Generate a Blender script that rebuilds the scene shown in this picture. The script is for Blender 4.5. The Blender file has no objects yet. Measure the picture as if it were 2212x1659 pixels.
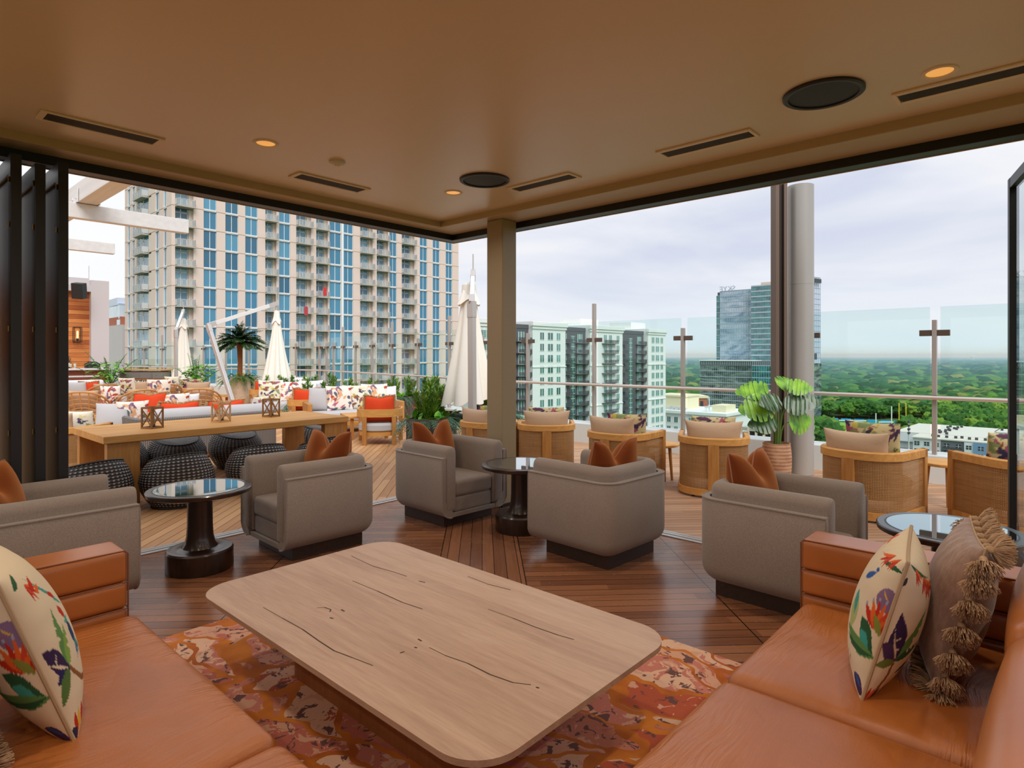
import bpy, bmesh, math, random
import numpy as np
from mathutils import Vector, Matrix, Euler
random.seed(7)
R = math.radians
PI = math.pi
S = bpy.context.scene
COL = S.collection

# ------------------------------------------------------------------ camera, world, light, exposure
# Room axes: X runs along the north opening towards the corner column, Y along the east opening.
# The camera stands at the origin, 1.6 m above the floor, level, looking 42.2 degrees from X.
cam_d = bpy.data.cameras.new('camera')
cam = bpy.data.objects.new('camera', cam_d)
COL.objects.link(cam)
cam.location = (0, 0, 1.6)
cam.rotation_euler = (R(90), 0, R(42.2 - 90))
cam_d.sensor_fit = 'HORIZONTAL'
cam_d.sensor_width = 36
cam_d.lens = 36 * 1320 / 2212
cam_d.shift_y = -(829.5 - 768) / 2212
cam_d.clip_start = 0.05
cam_d.clip_end = 20000
S.camera = cam

S.view_settings.view_transform = 'Standard'
S.view_settings.look = 'None'
S.view_settings.gamma = 1
S.view_settings.use_curve_mapping = False
S.view_settings.exposure = EXPOSURE = 0.0
S.cycles.max_bounces = 10
S.cycles.diffuse_bounces = 5
S.cycles.glossy_bounces = 4
S.cycles.transparent_max_bounces = 24
S.cycles.transmission_bounces = 4
S.cycles.caustics_reflective = False
S.cycles.caustics_refractive = False
S.cycles.sample_clamp_indirect = 6


def lin(h):
    h = h.lstrip('#')
    o = []
    for i in (0, 2, 4):
        v = int(h[i:i + 2], 16) / 255
        o.append(v / 12.92 if v <= 0.04045 else ((v + 0.055) / 1.055) ** 2.4)
    return tuple(o)


class NT:
    """small helper for writing node trees"""
    def __init__(s, tree):
        s.t = tree
        s.n = tree.nodes
        s.l = tree.links

    def node(s, typ, ins=(), **kw):
        nd = s.n.new(typ)
        for k, v in kw.items():
            setattr(nd, k, v)
        items = ins.items() if isinstance(ins, dict) else enumerate(ins)
        for k, v in items:
            s.put(nd.inputs[k], v)
        return nd

    def put(s, sock, v):
        if v is None:
            return
        if hasattr(v, 'is_output'):
            s.l.new(v, sock)
        elif isinstance(v, bpy.types.Node):
            s.l.new(v.outputs[0], sock)
        else:
            if sock.type == 'RGBA' and not isinstance(v, (int, float)) and len(v) == 3:
                v = tuple(v) + (1,)
            sock.default_value = v

    def math(s, op, a, b=None, c=None):
        return s.node('ShaderNodeMath', (a, b, c), operation=op).outputs[0]

    def mix(s, f, a, b, blend='MIX'):
        nd = s.n.new('ShaderNodeMix')
        nd.data_type = 'RGBA'
        nd.blend_type = blend
        s.put(nd.inputs[0], f)
        s.put(nd.inputs[6], a)
        s.put(nd.inputs[7], b)
        return nd.outputs[2]

    def noise(s, vec, scale, detail=3, rough=0.5, dist=0.0):
        return s.node('ShaderNodeTexNoise', {'Vector': vec, 'Scale': scale, 'Detail': detail, 'Roughness': rough, 'Distortion': dist})

    def ramp(s, f, stops, interp='LINEAR'):
        nd = s.n.new('ShaderNodeValToRGB')
        nd.color_ramp.interpolation = interp
        e = nd.color_ramp.elements
        while len(e) > 1:
            e.remove(e[-1])
        for i, (p, c) in enumerate(stops):
            el = e[0] if i == 0 else e.new(p)
            el.position = p
            el.color = tuple(c) + (1,) if len(c) == 3 else c
        s.put(nd.inputs[0], f)
        return nd.outputs[0]

    def mapping(s, vec, scale=(1, 1, 1), rot=(0, 0, 0), loc=(0, 0, 0)):
        return s.node('ShaderNodeMapping', {'Vector': vec, 'Scale': scale, 'Rotation': rot, 'Location': loc}).outputs[0]


# overcast sky: bright white-lilac cloud sheet
W = bpy.data.worlds.new('world')
S.world = W
W.use_nodes = True
_n = NT(W.node_tree)
_n.n.clear()
_tc = _n.node('ShaderNodeTexCoord').outputs['Generated']
_v = _n.mapping(_tc, (1.6, 1.6, 6.5), (0, 0, R(25)))
_c = _n.noise(_v, 1.5, 4, 0.5, 0.4).outputs[0]
_sky = _n.ramp(_c, [(0.30, lin('#cfd5e6')), (0.47, lin('#e3e6ef')), (0.66, lin('#f4f3f4'))])
_z = _n.node('ShaderNodeSeparateXYZ', (_tc,))
_hor = _n.ramp(_z.outputs[2], [(0.0, (1, 1, 1)), (0.16, (0, 0, 0))])
_sky = _n.mix(_n.math('MULTIPLY', _hor, 0.55), _sky, lin('#dfe9f0'))
_west = _n.ramp(_n.math('SUBTRACT', _z.outputs[1], _z.outputs[0]), [(0.1, (0, 0, 0)), (0.75, (1, 1, 1))])
_sky = _n.mix(_n.math('MULTIPLY', _west, 0.8), _sky, (0.93, 0.94, 0.95))
_bg = _n.node('ShaderNodeBackground', (_sky, 1.08))
_n.l.new(_bg.outputs[0], _n.node('ShaderNodeOutputWorld').inputs[0])

# the sun behind the cloud sheet: very soft
_sd = bpy.data.lights.new('sun', 'SUN')
_sd.energy = 2.6
_sd.angle = R(35)
_sd.color = (1.0, 0.97, 0.92)
_so = bpy.data.objects.new('sun', _sd)
COL.objects.link(_so)
_so.rotation_euler = Vector((0.30, 0.62, -0.72)).to_track_quat('-Z', 'Y').to_euler()

# warm lamps: lounge downlights first, then added fill lamps that have no housings
DOWNLIGHTS_AND_FILL = [(2.05, 4.23), (3.84, 4.22), (3.95, 0.50), (0.30, 4.23), (2.05, 2.4), (0.4, 2.4), (3.9, 2.36), (2.05, 0.5), (0.3, 0.5), (2.05, -1.3), (3.9, -1.3), (0.2, -1.3), (-1.3, 4.2), (-1.3, 2.4), (-1.3, 0.5)]

# ------------------------------------------------------------------ mesh helpers
class MB:
    def __init__(s):
        s.v, s.f, s.m, s.uv, s.c = [], [], [], {}, None

    def add(s, vs, fs, mi=0, uv=None):
        o = len(s.v)
        s.v.extend([tuple(p) for p in vs])
        if uv is not None:
            for i, u in enumerate(uv):
                s.uv[o + i] = u
        s.f.extend([tuple(i + o for i in f) for f in fs])
        s.m.extend([mi] * len(fs))
        return s

    def box(s, x0, y0, z0, x1, y1, z1, mi=0):
        v = [(x, y, z) for z in (z0, z1) for y in (y0, y1) for x in (x0, x1)]
        return s.add(v, [(0, 2, 3, 1), (4, 5, 7, 6), (0, 1, 5, 4), (2, 6, 7, 3), (0, 4, 6, 2), (1, 3, 7, 5)], mi)

    def mbox(s, M, sx, sy, sz, mi=0):
        v = [M @ Vector((x * sx / 2, y * sy / 2, z * sz / 2)) for z in (-1, 1) for y in (-1, 1) for x in (-1, 1)]
        return s.add(v, [(0, 2, 3, 1), (4, 5, 7, 6), (0, 1, 5, 4), (2, 6, 7, 3), (0, 4, 6, 2), (1, 3, 7, 5)], mi)

    def bar(s, p, q, w, h, mi=0, up=(0, 0, 1)):
        p, q = Vector(p), Vector(q)
        d = (q - p)
        L = d.length
        d.normalize()
        u = Vector(up)
        if abs(d.dot(u)) > 0.98:
            u = Vector((0, 1, 0))
        x = d.cross(u).normalized()
        z = x.cross(d)
        M = Matrix((x, d, z)).transposed().to_4x4()
        M.translation = (p + q) / 2
        return s.mbox(M, w, L, h, mi)

    def tube(s, pts, r, n=8, closed=False, mi=0):
        pts = [Vector(p) for p in pts]
        k = len(pts)
        rr = r if isinstance(r, (list, tuple)) else [r] * k
        vs = []
        px = None
        for i, p in enumerate(pts):
            if closed:
                t = pts[(i + 1) % k] - pts[i - 1]
            else:
                t = pts[min(i + 1, k - 1)] - pts[max(i - 1, 0)]
            t.normalize()
            if px is None:
                a = Vector((0, 0, 1)) if abs(t.z) < 0.9 else Vector((1, 0, 0))
                px = t.cross(a).normalized()
            else:
                px = (px - t * px.dot(t))
                px.normalize()
            py = t.cross(px)
            for j in range(n):
                a = 2 * PI * j / n
                vs.append(p + (px * math.cos(a) + py * math.sin(a)) * rr[i])
        fs = []
        for i in range(k if closed else k - 1):
            i2 = (i + 1) % k
            for j in range(n):
                j2 = (j + 1) % n
                fs.append((i * n + j, i * n + j2, i2 * n + j2, i2 * n + j))
        if not closed:
            fs.append(tuple(range(n))[::-1])
            fs.append(tuple((k - 1) * n + j for j in range(n)))
        return s.add(vs, fs, mi)

    def lathe(s, prof, n=32, c=(0, 0, 0), mi=0, fn=None):
        vs, uv = [], []
        for i, (r, z) in enumerate(prof):
            for j in range(n):
                a = 2 * PI * j / n
                p = (c[0] + r * math.cos(a), c[1] + r * math.sin(a), c[2] + z)
                vs.append(fn(p, a, r) if fn else p)
                uv.append((a, z))
        fs = []
        for i in range(len(prof) - 1):
            for j in range(n):
                j2 = (j + 1) % n
                fs.append((i * n + j, i * n + j2, (i + 1) * n + j2, (i + 1) * n + j))
        if prof[0][0] > 1e-6:
            fs.append(tuple(range(n))[::-1])
        if prof[-1][0] > 1e-6:
            fs.append(tuple((len(prof) - 1) * n + j for j in range(n)))
        return s.add(vs, fs, mi, uv)

    def prism(s, poly, z0, z1, mi=0):
        n = len(poly)
        vs = [(x, y, z0) for x, y in poly] + [(x, y, z1) for x, y in poly]
        fs = [tuple(range(n))[::-1], tuple(range(n, 2 * n))]
        fs += [(i, (i + 1) % n, n + (i + 1) % n, n + i) for i in range(n)]
        return s.add(vs, fs, mi)

    def sweep(s, path, prof, mi=0, ends=0.0, closed=False):
        """path: (x, y, nx, ny) with outward normals; prof: closed loop of (inset, z)"""
        k = len(prof)
        mo = sum(p[0] for p in prof) / k
        mz = sum(p[1] for p in prof) / k
        rings = [(x, y, nx, ny, 1.0) for x, y, nx, ny in path]
        if ends > 0:
            def ext(a, b):
                d = Vector((a[0] - b[0], a[1] - b[1])).normalized()
                hw = max(abs(p[0] - mo) for p in prof)
                out = []
                for t in (0.5, 0.85, 1.0):
                    sc = (hw - ends * (1 - math.sqrt(max(0, 1 - t * t)))) / hw
                    out.append((a[0] + d.x * ends * t, a[1] + d.y * ends * t, a[2], a[3], sc))
                return out
            st = ext(path[0], path[1])[::-1]
            en = ext(path[-1], path[-2])
            rings = st + rings + en
        vs, uv = [], []
        L = 0
        for i, (x, y, nx, ny, sc) in enumerate(rings):
            if i:
                L += math.hypot(x - rings[i - 1][0], y - rings[i - 1][1])
            for o, z in prof:
                o2 = mo + (o - mo) * sc
                z2 = z if sc == 1 else (mz + (z - mz) * (1 - (1 - sc) * 0.25))
                vs.append((x - nx * o2, y - ny * o2, z2))
                uv.append((L, z2))
        fs = []
        m = len(rings)
        for i in range(m if closed else m - 1):
            i2 = (i + 1) % m
            for j in range(k):
                j2 = (j + 1) % k
                fs.append((i * k + j, i2 * k + j, i2 * k + j2, i * k + j2))
        if not closed:
            fs.append(tuple(range(k)))
            fs.append(tuple((m - 1) * k + j for j in range(k))[::-1])
        return s.add(vs, fs, mi, uv)

    def puff(s, c, size, r, puff=0.0, n=8, mi=0, M=None, axis=2, puff2=None):
        """rounded box whose +-axis faces swell by puff"""
        h = [a / 2 for a in size]
        rr = min(r, min(h) * 0.98)
        P = []
        for a in range(3):
            t = 1 - rr / h[a]
            inner = [t * (-1 + 2 * i / n) for i in range(n + 1)]
            edge = [t + (1 - t) * math.sin(PI / 2 * q / 3) for q in (1, 2, 3)] if False else [t + (1 - t) * q for q in (0.42, 0.75, 1.0)]
            P.append([-e for e in edge[::-1]] + inner + edge)
        off = len(s.v)
        for ax in range(3):
            b, d = [(1, 2), (2, 0), (0, 1)][ax]
            for sg in (-1, 1):
                gb, gd = P[b], P[d]
                vs = []
                for u in gb:
                    for w in gd:
                        q = [0, 0, 0]
                        q[ax], q[b], q[d] = sg * h[ax], u * h[b], w * h[d]
                        inn = [max(-(h[i] - rr), min(h[i] - rr, q[i])) for i in range(3)]
                        dv = Vector([q[i] - inn[i] for i in range(3)])
                        if dv.length > 1e-9:
                            dv = dv.normalized() * rr
                        q = [inn[i] + dv[i] for i in range(3)]
                        e = [i for i in range(3) if i != axis]
                        f = (1 - min(1, abs(q[e[0]] / h[e[0]])) ** 2.5) * (1 - min(1, abs(q[e[1]] / h[e[1]])) ** 2.5)
                        pv = puff if q[axis] > 0 else (puff if puff2 is None else puff2)
                        q[axis] += pv * f * (q[axis] / h[axis])
                        p = Vector(q)
                        p = (M @ p) if M else p
                        vs.append(p + Vector(c))
                nb, nd = len(gb), len(gd)
                fs = []
                for i in range(nb - 1):
                    for j in range(nd - 1):
                        f = (i * nd + j, (i + 1) * nd + j, (i + 1) * nd + j + 1, i * nd + j + 1)
                        fs.append(f if sg > 0 else f[::-1])
                s.add(vs, fs, mi)
        return s

    def mesh(s, name, mats, smooth=35, origin=(0, 0, 0), merge=False):
        me = bpy.data.meshes.new(name)
        o = Vector(origin)
        v = [(p[0] - o.x, p[1] - o.y, p[2] - o.z) for p in s.v]
        me.from_pydata(v, [], s.f)
        for m in (mats if isinstance(mats, (list, tuple)) else [mats]):
            me.materials.append(m)
        if any(s.m):
            me.polygons.foreach_set('material_index', s.m)
        if s.uv:
            ul = me.uv_layers.new(name='UVMap')
            li = np.zeros(len(me.loops), dtype=np.int32)
            me.loops.foreach_get('vertex_index', li)
            tab = np.zeros((len(s.v), 2), dtype=np.float32)
            for i, u in s.uv.items():
                tab[i] = u
            ul.data.foreach_set('uv', tab[li].ravel())
        if s.c is not None:
            ca = me.color_attributes.new('pattern', 'FLOAT_COLOR', 'POINT')
            arr = np.ones((len(s.v), 4), dtype=np.float32)
            arr[:, :3] = s.c
            ca.data.foreach_set('color', arr.ravel())
        if merge:
            bm = bmesh.new()
            bm.from_mesh(me)
            bmesh.ops.remove_doubles(bm, verts=bm.verts, dist=1e-5)
            bm.to_mesh(me)
            bm.free()
        me.update()
        if smooth:
            me.polygons.foreach_set('use_smooth', [True] * len(me.polygons))
            me.set_sharp_from_angle(angle=R(smooth))
        return me


def tag(o, label=None, cat=None, group=None, kind=None):
    if label:
        o['label'] = label
    if cat:
        o['category'] = cat
    if group:
        o['group'] = group
    if kind:
        o['kind'] = kind
    return o


def thing(name, label, cat, loc=(0, 0, 0), rz=0.0, group=None, rot=None):
    o = bpy.data.objects.new(name, None)
    o.empty_display_size = 0.1
    COL.objects.link(o)
    o.location = loc
    o.rotation_euler = rot if rot else (0, 0, rz)
    return tag(o, label, cat, group)


def obj(name, mb, mats, parent=None, bevel=0, smooth=35, merge=False, seg=2, loc=None, rot=None, world=False, kind=None, subsurf=0):
    origin = (0, 0, 0)
    if world and parent is not None:
        p, origin = parent, Vector((0, 0, 0))
        while p:
            origin += p.location
            p = p.parent
    me = mb if isinstance(mb, bpy.types.Mesh) else mb.mesh(name, mats, smooth, origin, merge)
    o = bpy.data.objects.new(name, me)
    COL.objects.link(o)
    if parent is not None:
        o.parent = parent
    if loc:
        o.location = loc
    if rot:
        o.rotation_euler = rot
    if bevel:
        b = o.modifiers.new('bevel', 'BEVEL')
        b.width = bevel
        b.segments = seg
        b.limit_method = 'ANGLE'
        b.angle_limit = R(40)
    if subsurf:
        b = o.modifiers.new('subsurf', 'SUBSURF')
        b.levels = b.render_levels = subsurf
    if kind:
        o['kind'] = kind
    return o


def struct(name, mb, mats, **kw):
    return obj(name, mb, mats, kind='structure', **kw)


def dup(root, loc=None, rz=None, label=None, group=None, rot=None):
    def cp(o, parent):
        c = o.copy()
        COL.objects.link(c)
        if parent is not None:
            c.parent = parent
        for ch in [x for x in bpy.data.objects if x.parent == o]:
            cp(ch, c)
        return c
    r = cp(root, None)
    if loc is not None:
        r.location = loc
    if rot is not None:
        r.rotation_euler = rot
    elif rz is not None:
        r.rotation_euler = (0, 0, rz)
    if label:
        r['label'] = label
    if group:
        r['group'] = group
    return r


def many(parent, name, mesh, places, limit=100):
    """copies of one part mesh: places = (loc, rz, scale); the largest in view (nearest) are parts, the rest one stuff part"""
    base = Vector((0, 0, 1.6)) - parent.location
    places = sorted(places, key=lambda p: (Vector(p[0]) - base).length)
    for loc, rz, sc in places[:limit]:
        o = bpy.data.objects.new(name, mesh)
        COL.objects.link(o)
        o.parent = parent
        o.location = loc
        o.rotation_euler = (0, 0, rz)
        o.scale = sc
    rest = places[limit:]
    if rest:
        mb = MB()
        nv = [tuple(v.co) for v in mesh.vertices]
        nf = [tuple(p.vertices) for p in mesh.polygons]
        for loc, rz, sc in rest:
            M = Matrix.LocRotScale(Vector(loc), Euler((0, 0, rz)), Vector(sc))
            o = len(mb.v)
            mb.v.extend([tuple(M @ Vector(v)) for v in nv])
            mb.f.extend([tuple(i + o for i in f) for f in nf])
            mb.m.extend([p.material_index for p in mesh.polygons])
        obj(name, mb, list(mesh.materials), parent, kind='stuff')


def upath(Wd, D, rad, n=7, front=None):
    """U-shaped plan (open at +Y): front-left, round the back, front-right, with outward normals"""
    hw, hd = Wd / 2, D / 2
    f = hd if front is None else front
    pts = []
    for i in range(4):
        t = i / 3
        pts.append((-hw, f + (-hd + rad - f) * t, -1, 0))
    for i in range(1, n + 1):
        a = PI + PI / 2 * i / n
        pts.append((-hw + rad + rad * math.cos(a), -hd + rad + rad * math.sin(a), math.cos(a), math.sin(a)))
    if hw - rad > 0.02:
        pts.append((0, -hd, 0, -1))
    for i in range(0 if hw - rad > 0.02 else 1, n + 1):
        a = 1.5 * PI + PI / 2 * i / n
        pts.append((hw - rad + rad * math.cos(a), -hd + rad + rad * math.sin(a), math.cos(a), math.sin(a)))
    for i in range(1, 4):
        t = i / 3
        pts.append((hw, -hd + rad + (f + hd - rad) * t, 1, 0))
    return pts


def rrect(x0, y0, x1, y1, r, n=8):
    pts = []
    for cx, cy, a0 in ((x1 - r, y0 + r, -PI / 2), (x1 - r, y1 - r, 0), (x0 + r, y1 - r, PI / 2), (x0 + r, y0 + r, PI)):
        for i in range(n + 1):
            a = a0 + PI / 2 * i / n
            pts.append((cx + r * math.cos(a), cy + r * math.sin(a)))
    return pts


def inpoly(U, V, poly):
    ins = np.zeros(U.shape, dtype=bool)
    n = len(poly)
    for i in range(n):
        x1, y1 = poly[i]
        x2, y2 = poly[(i + 1) % n]
        if y1 == y2:
            continue
        c = ((y1 > V) != (y2 > V)) & (U < (x2 - x1) * (V - y1) / (y2 - y1) + x1)
        ins ^= c
    return ins


def petal(cx, cy, ang, L, w, curve=0.0, n=9):
    """leaf-shaped outline from (cx,cy) in direction ang"""
    a, b = [], []
    for i in range(n + 1):
        t = i / n
        x = L * t
        yc = curve * L * t * t
        h = w * math.sin(PI * t ** 0.8)
        a.append((x, yc + h))
        b.append((x, yc - h))
    out = []
    ca, sa = math.cos(ang), math.sin(ang)
    for x, y in a + b[::-1]:
        out.append((cx + x * ca - y * sa, cy + x * sa + y * ca))
    return out


def paint(U, V, base, shapes):
    C = np.zeros(U.shape + (3,), dtype=np.float32)
    C[...] = base
    for poly, col in shapes:
        xs = [p[0] for p in poly]
        ys = [p[1] for p in poly]
        m = (U >= min(xs)) & (U <= max(xs)) & (V >= min(ys)) & (V <= max(ys))
        if not m.any():
            continue
        m &= inpoly(U, V, poly)
        C[m] = col
    return C


def pillow_mb(w, h, t, n=20, chop=0.0, pinch=0.07, shapes=None, base=None, back=None, seed=0, wrinkle=0.0, dense=1.25, edge=False):
    """throw pillow standing on its bottom edge: width along X, height along Z, front face towards +Y"""
    mb = MB()
    g = np.linspace(-1, 1, n + 1)
    g = np.sign(g) * (1 - (1 - np.abs(g)) ** dense)
    U, V = np.meshgrid(g, g, indexing='ij')
    sh = 1 - pinch * (1 - V ** 2) * U ** 2
    sv = 1 - pinch * (1 - U ** 2) * V ** 2
    X = w / 2 * U * sh
    Z = h / 2 * V * sv
    T = np.power(np.clip((1 - U ** 2) * (1 - V ** 2), 0, 1), 0.46)
    if chop:
        g_ = np.exp(-(U / 0.36) ** 2)
        up = np.clip((V + 0.35) / 1.35, 0, 1) ** 1.6
        Z = Z - chop * g_ * up
        T = T * (1 - 0.45 * np.exp(-(U / 0.3) ** 2) * up)
        X = X * (1 - 0.10 * up)
    if wrinkle:
        T = T * (1 + wrinkle * np.sin(U * 23 + V * 5 + seed) * np.abs(V) ** 3 + wrinkle * np.sin(V * 19 + seed * 2) * np.abs(U) ** 3)
    Z = Z - Z.min()
    vs, cs = [], []
    for sg in (1, -1):
        Y = sg * t / 2 * T
        vs.append(np.stack([X, Y, Z], -1).reshape(-1, 3))
        if shapes is not None or base is not None:
            UU = np.sqrt(np.clip(1 - U ** 2, 0, 1)) if edge else (U if sg > 0 else -U)
            C = paint(UU, V, base, (shapes if sg > 0 else (back if back is not None else shapes)) or [])
            cs.append(C.reshape(-1, 3))
    k = n + 1
    fs = []
    for i in range(n):
        for j in range(n):
            a, b, c, d = i * k + j, (i + 1) * k + j, (i + 1) * k + j + 1, i * k + j + 1
            fs.append((a, d, c, b))
            o = k * k
            fs.append((o + a, o + b, o + c, o + d))
    V3 = np.concatenate(vs)
    # weld the two faces along the rim
    rim = [i * k + j for i in range(k) for j in range(k) if i in (0, n) or j in (0, n)]
    mp = {k * k + r_: r_ for r_ in rim}
    mb.v = [tuple(map(float, p)) for p in V3]
    mb.f = [tuple(mp.get(i, i) for i in f) for f in fs]
    mb.m = [0] * len(mb.f)
    if cs:
        mb.c = np.concatenate(cs)
    order = [(i, 0) for i in range(n)] + [(n, j) for j in range(n)] + [(i, n) for i in range(n, 0, -1)] + [(0, j) for j in range(n, 0, -1)]
    mb.rim = [tuple(map(float, V3[i * k + j])) for i, j in order]
    return mb


def fringe_mb(rim, L, rnd, dens=1, jitter=0.3, wid=0.006):
    mb = MB()
    n = len(rim)
    ctr = Vector([sum(p[i] for p in rim) / n for i in range(3)])
    for i in range(n):
        a, b = Vector(rim[i]), Vector(rim[(i + 1) % n])
        for q in range(dens):
            p = a.lerp(b, (q + rnd.random()) / dens)
            d = (p - ctr).normalized()
            d += Vector((rnd.uniform(-1, 1), rnd.uniform(-1, 1), rnd.uniform(-1, 1))) * jitter
            d.normalize()
            sd = d.cross(Vector((0, 1, 0)))
            if sd.length < 0.1:
                sd = Vector((1, 0, 0))
            sd = sd.normalized() * wid
            e = p + d * L * rnd.uniform(0.7, 1.1)
            p0 = p - d * 0.01
            ydir = Vector((0, wid, 0))
            mb.add([p0 - sd, p0 + sd, e + sd * .6, e - sd * .6], [(0, 1, 2, 3)])
            mb.add([p0 - ydir, p0 + ydir, e + ydir * .6, e - ydir * .6], [(0, 1, 2, 3)])
    return mb


# leaves ---------------------------------------------------------------
def leaf(mb, base, d, L, w, droop=0.0, up=Vector((0, 0, 1)), n=3, mi=0):
    d = Vector(d).normalized()
    sd = d.cross(up)
    if sd.length < 0.05:
        sd = Vector((1, 0, 0))
    sd.normalize()
    base = Vector(base)
    vs, fs = [], []
    for i in range(n + 1):
        t = i / n
        p = base + d * L * t - Vector((0, 0, droop * L * t * t))
        ww = w * math.sin(PI * min(0.98, 0.12 + 0.86 * t)) * 0.5
        vs += [p - sd * ww, p + sd * ww]
    for i in range(n):
        fs.append((2 * i, 2 * i + 1, 2 * i + 3, 2 * i + 2))
    mb.add(vs, fs, mi)


def frond(mb, base, az, el, L, droop, wl, nl, rnd, lw=0.02, mi=0, taper=1.0):
    """feather palm frond: arching midrib with leaflets on both sides"""
    base = Vector(base)
    d = Vector((math.cos(az) * math.cos(el), math.sin(az) * math.cos(el), math.sin(el)))
    pts = []
    for i in range(9):
        t = i / 8
        pts.append(base + d * L * t - Vector((0, 0, droop * L * t * t)))
    mb.tube(pts, [0.008 * L * (1 - .75 * i / 8) + .001 for i in range(9)], 4, mi=mi)
    for k in range(nl):
        t = 0.12 + 0.88 * k / (nl - 1)
        i = min(7, int(t * 8))
        f = t * 8 - i
        p = pts[i].lerp(pts[i + 1], f)
        tg = (pts[i + 1] - pts[i]).normalized()
        sd = tg.cross(Vector((0, 0, 1))).normalized()
        ll = wl * (math.sin(PI * (0.15 + 0.8 * t))) * taper
        for sg in (-1, 1):
            dd = tg * 0.75 + sd * sg * 0.8 + Vector((0, 0, rnd.uniform(-.1, .25)))
            leaf(mb, p, dd, ll, lw, rnd.uniform(.15, .4), n=2, mi=mi)

# ------------------------------------------------------------------ materials
MATS = {}


def mat(name, col=None, rough=0.6, metal=0.0, spec=0.5, fn=None, bump=None, emit=None, alpha=None, coat=0.0, sheen=0.0, sss=None):
    """fn(NT) may return a colour socket; bump = (scale, strength, distance, stretch)"""
    if name in MATS:
        return MATS[name]
    m = bpy.data.materials.new(name)
    m.use_nodes = True
    n = NT(m.node_tree)
    b = n.n['Principled BSDF']
    out = n.n['Material Output']
    n.put(b.inputs['Roughness'], rough)
    n.put(b.inputs['Metallic'], metal)
    n.put(b.inputs['Specular IOR Level'], spec)
    if coat:
        n.put(b.inputs['Coat Weight'], coat)
        n.put(b.inputs['Coat Roughness'], 0.12)
    if sheen:
        n.put(b.inputs['Sheen Weight'], sheen)
        n.put(b.inputs['Sheen Roughness'], 0.4)
    r = fn(n, b) if fn else None
    n.put(b.inputs['Base Color'], r if r is not None else col)
    if bump:
        tc = n.node('ShaderNodeTexCoord').outputs['Object']
        st = bump[3] if len(bump) > 3 else (1, 1, 1)
        nz = n.noise(n.mapping(tc, st), bump[0], 3, 0.6).outputs[0]
        bp = n.node('ShaderNodeBump', {'Strength': bump[1], 'Distance': bump[2], 'Height': nz})
        n.put(b.inputs['Normal'], bp.outputs[0])
    if emit:
        n.put(b.inputs['Emission Color'], emit[0])
        n.put(b.inputs['Emission Strength'], emit[1])
    if alpha is not None:
        tr = n.node('ShaderNodeBsdfTransparent', ((1, 1, 1),))
        a = alpha(n) if callable(alpha) else alpha
        mx = n.node('ShaderNodeMixShader', (a, tr.outputs[0], b.outputs[0]))
        n.l.new(mx.outputs[0], out.inputs[0])
    MATS[name] = m
    return m


def objco(n):
    return n.node('ShaderNodeTexCoord').outputs['Object']


def geo(n):
    return n.node('ShaderNodeNewGeometry').outputs['Position']


def rnd_obj(n):
    return n.node('ShaderNodeObjectInfo').outputs['Random']


def wood(c1, c2, scale=1.0, axis='x', sharp=9.0, planks=None):
    """grain stretched along an axis of the object"""
    def f(n, b):
        co = objco(n)
        st = {'x': (0.9, sharp, sharp), 'y': (sharp, 0.9, sharp), 'z': (sharp, sharp, 0.9)}[axis]
        v = n.mapping(co, tuple(s * scale for s in st))
        a = n.noise(v, 3.0, 6, 0.62, 0.6).outputs[0]
        a2 = n.noise(v, 14.0, 3, 0.6).outputs[0]
        c = n.ramp(a, [(0.28, c1), (0.72, c2)])
        c = n.mix(n.math('MULTIPLY', a2, 0.35), c, tuple(x * .62 for x in c1))
        if planks:
            sep = n.node('ShaderNodeSeparateXYZ', (co,))
            k = n.math('FLOOR', n.math('DIVIDE', sep.outputs['xyz'.index(planks[0])], planks[1]))
            wn = n.node('ShaderNodeTexWhiteNoise', {'W': k}, noise_dimensions='1D').outputs[0]
            c = n.mix(n.math('MULTIPLY', wn, 0.35), c, tuple(x * .5 for x in c1))
        return c
    return f


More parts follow.
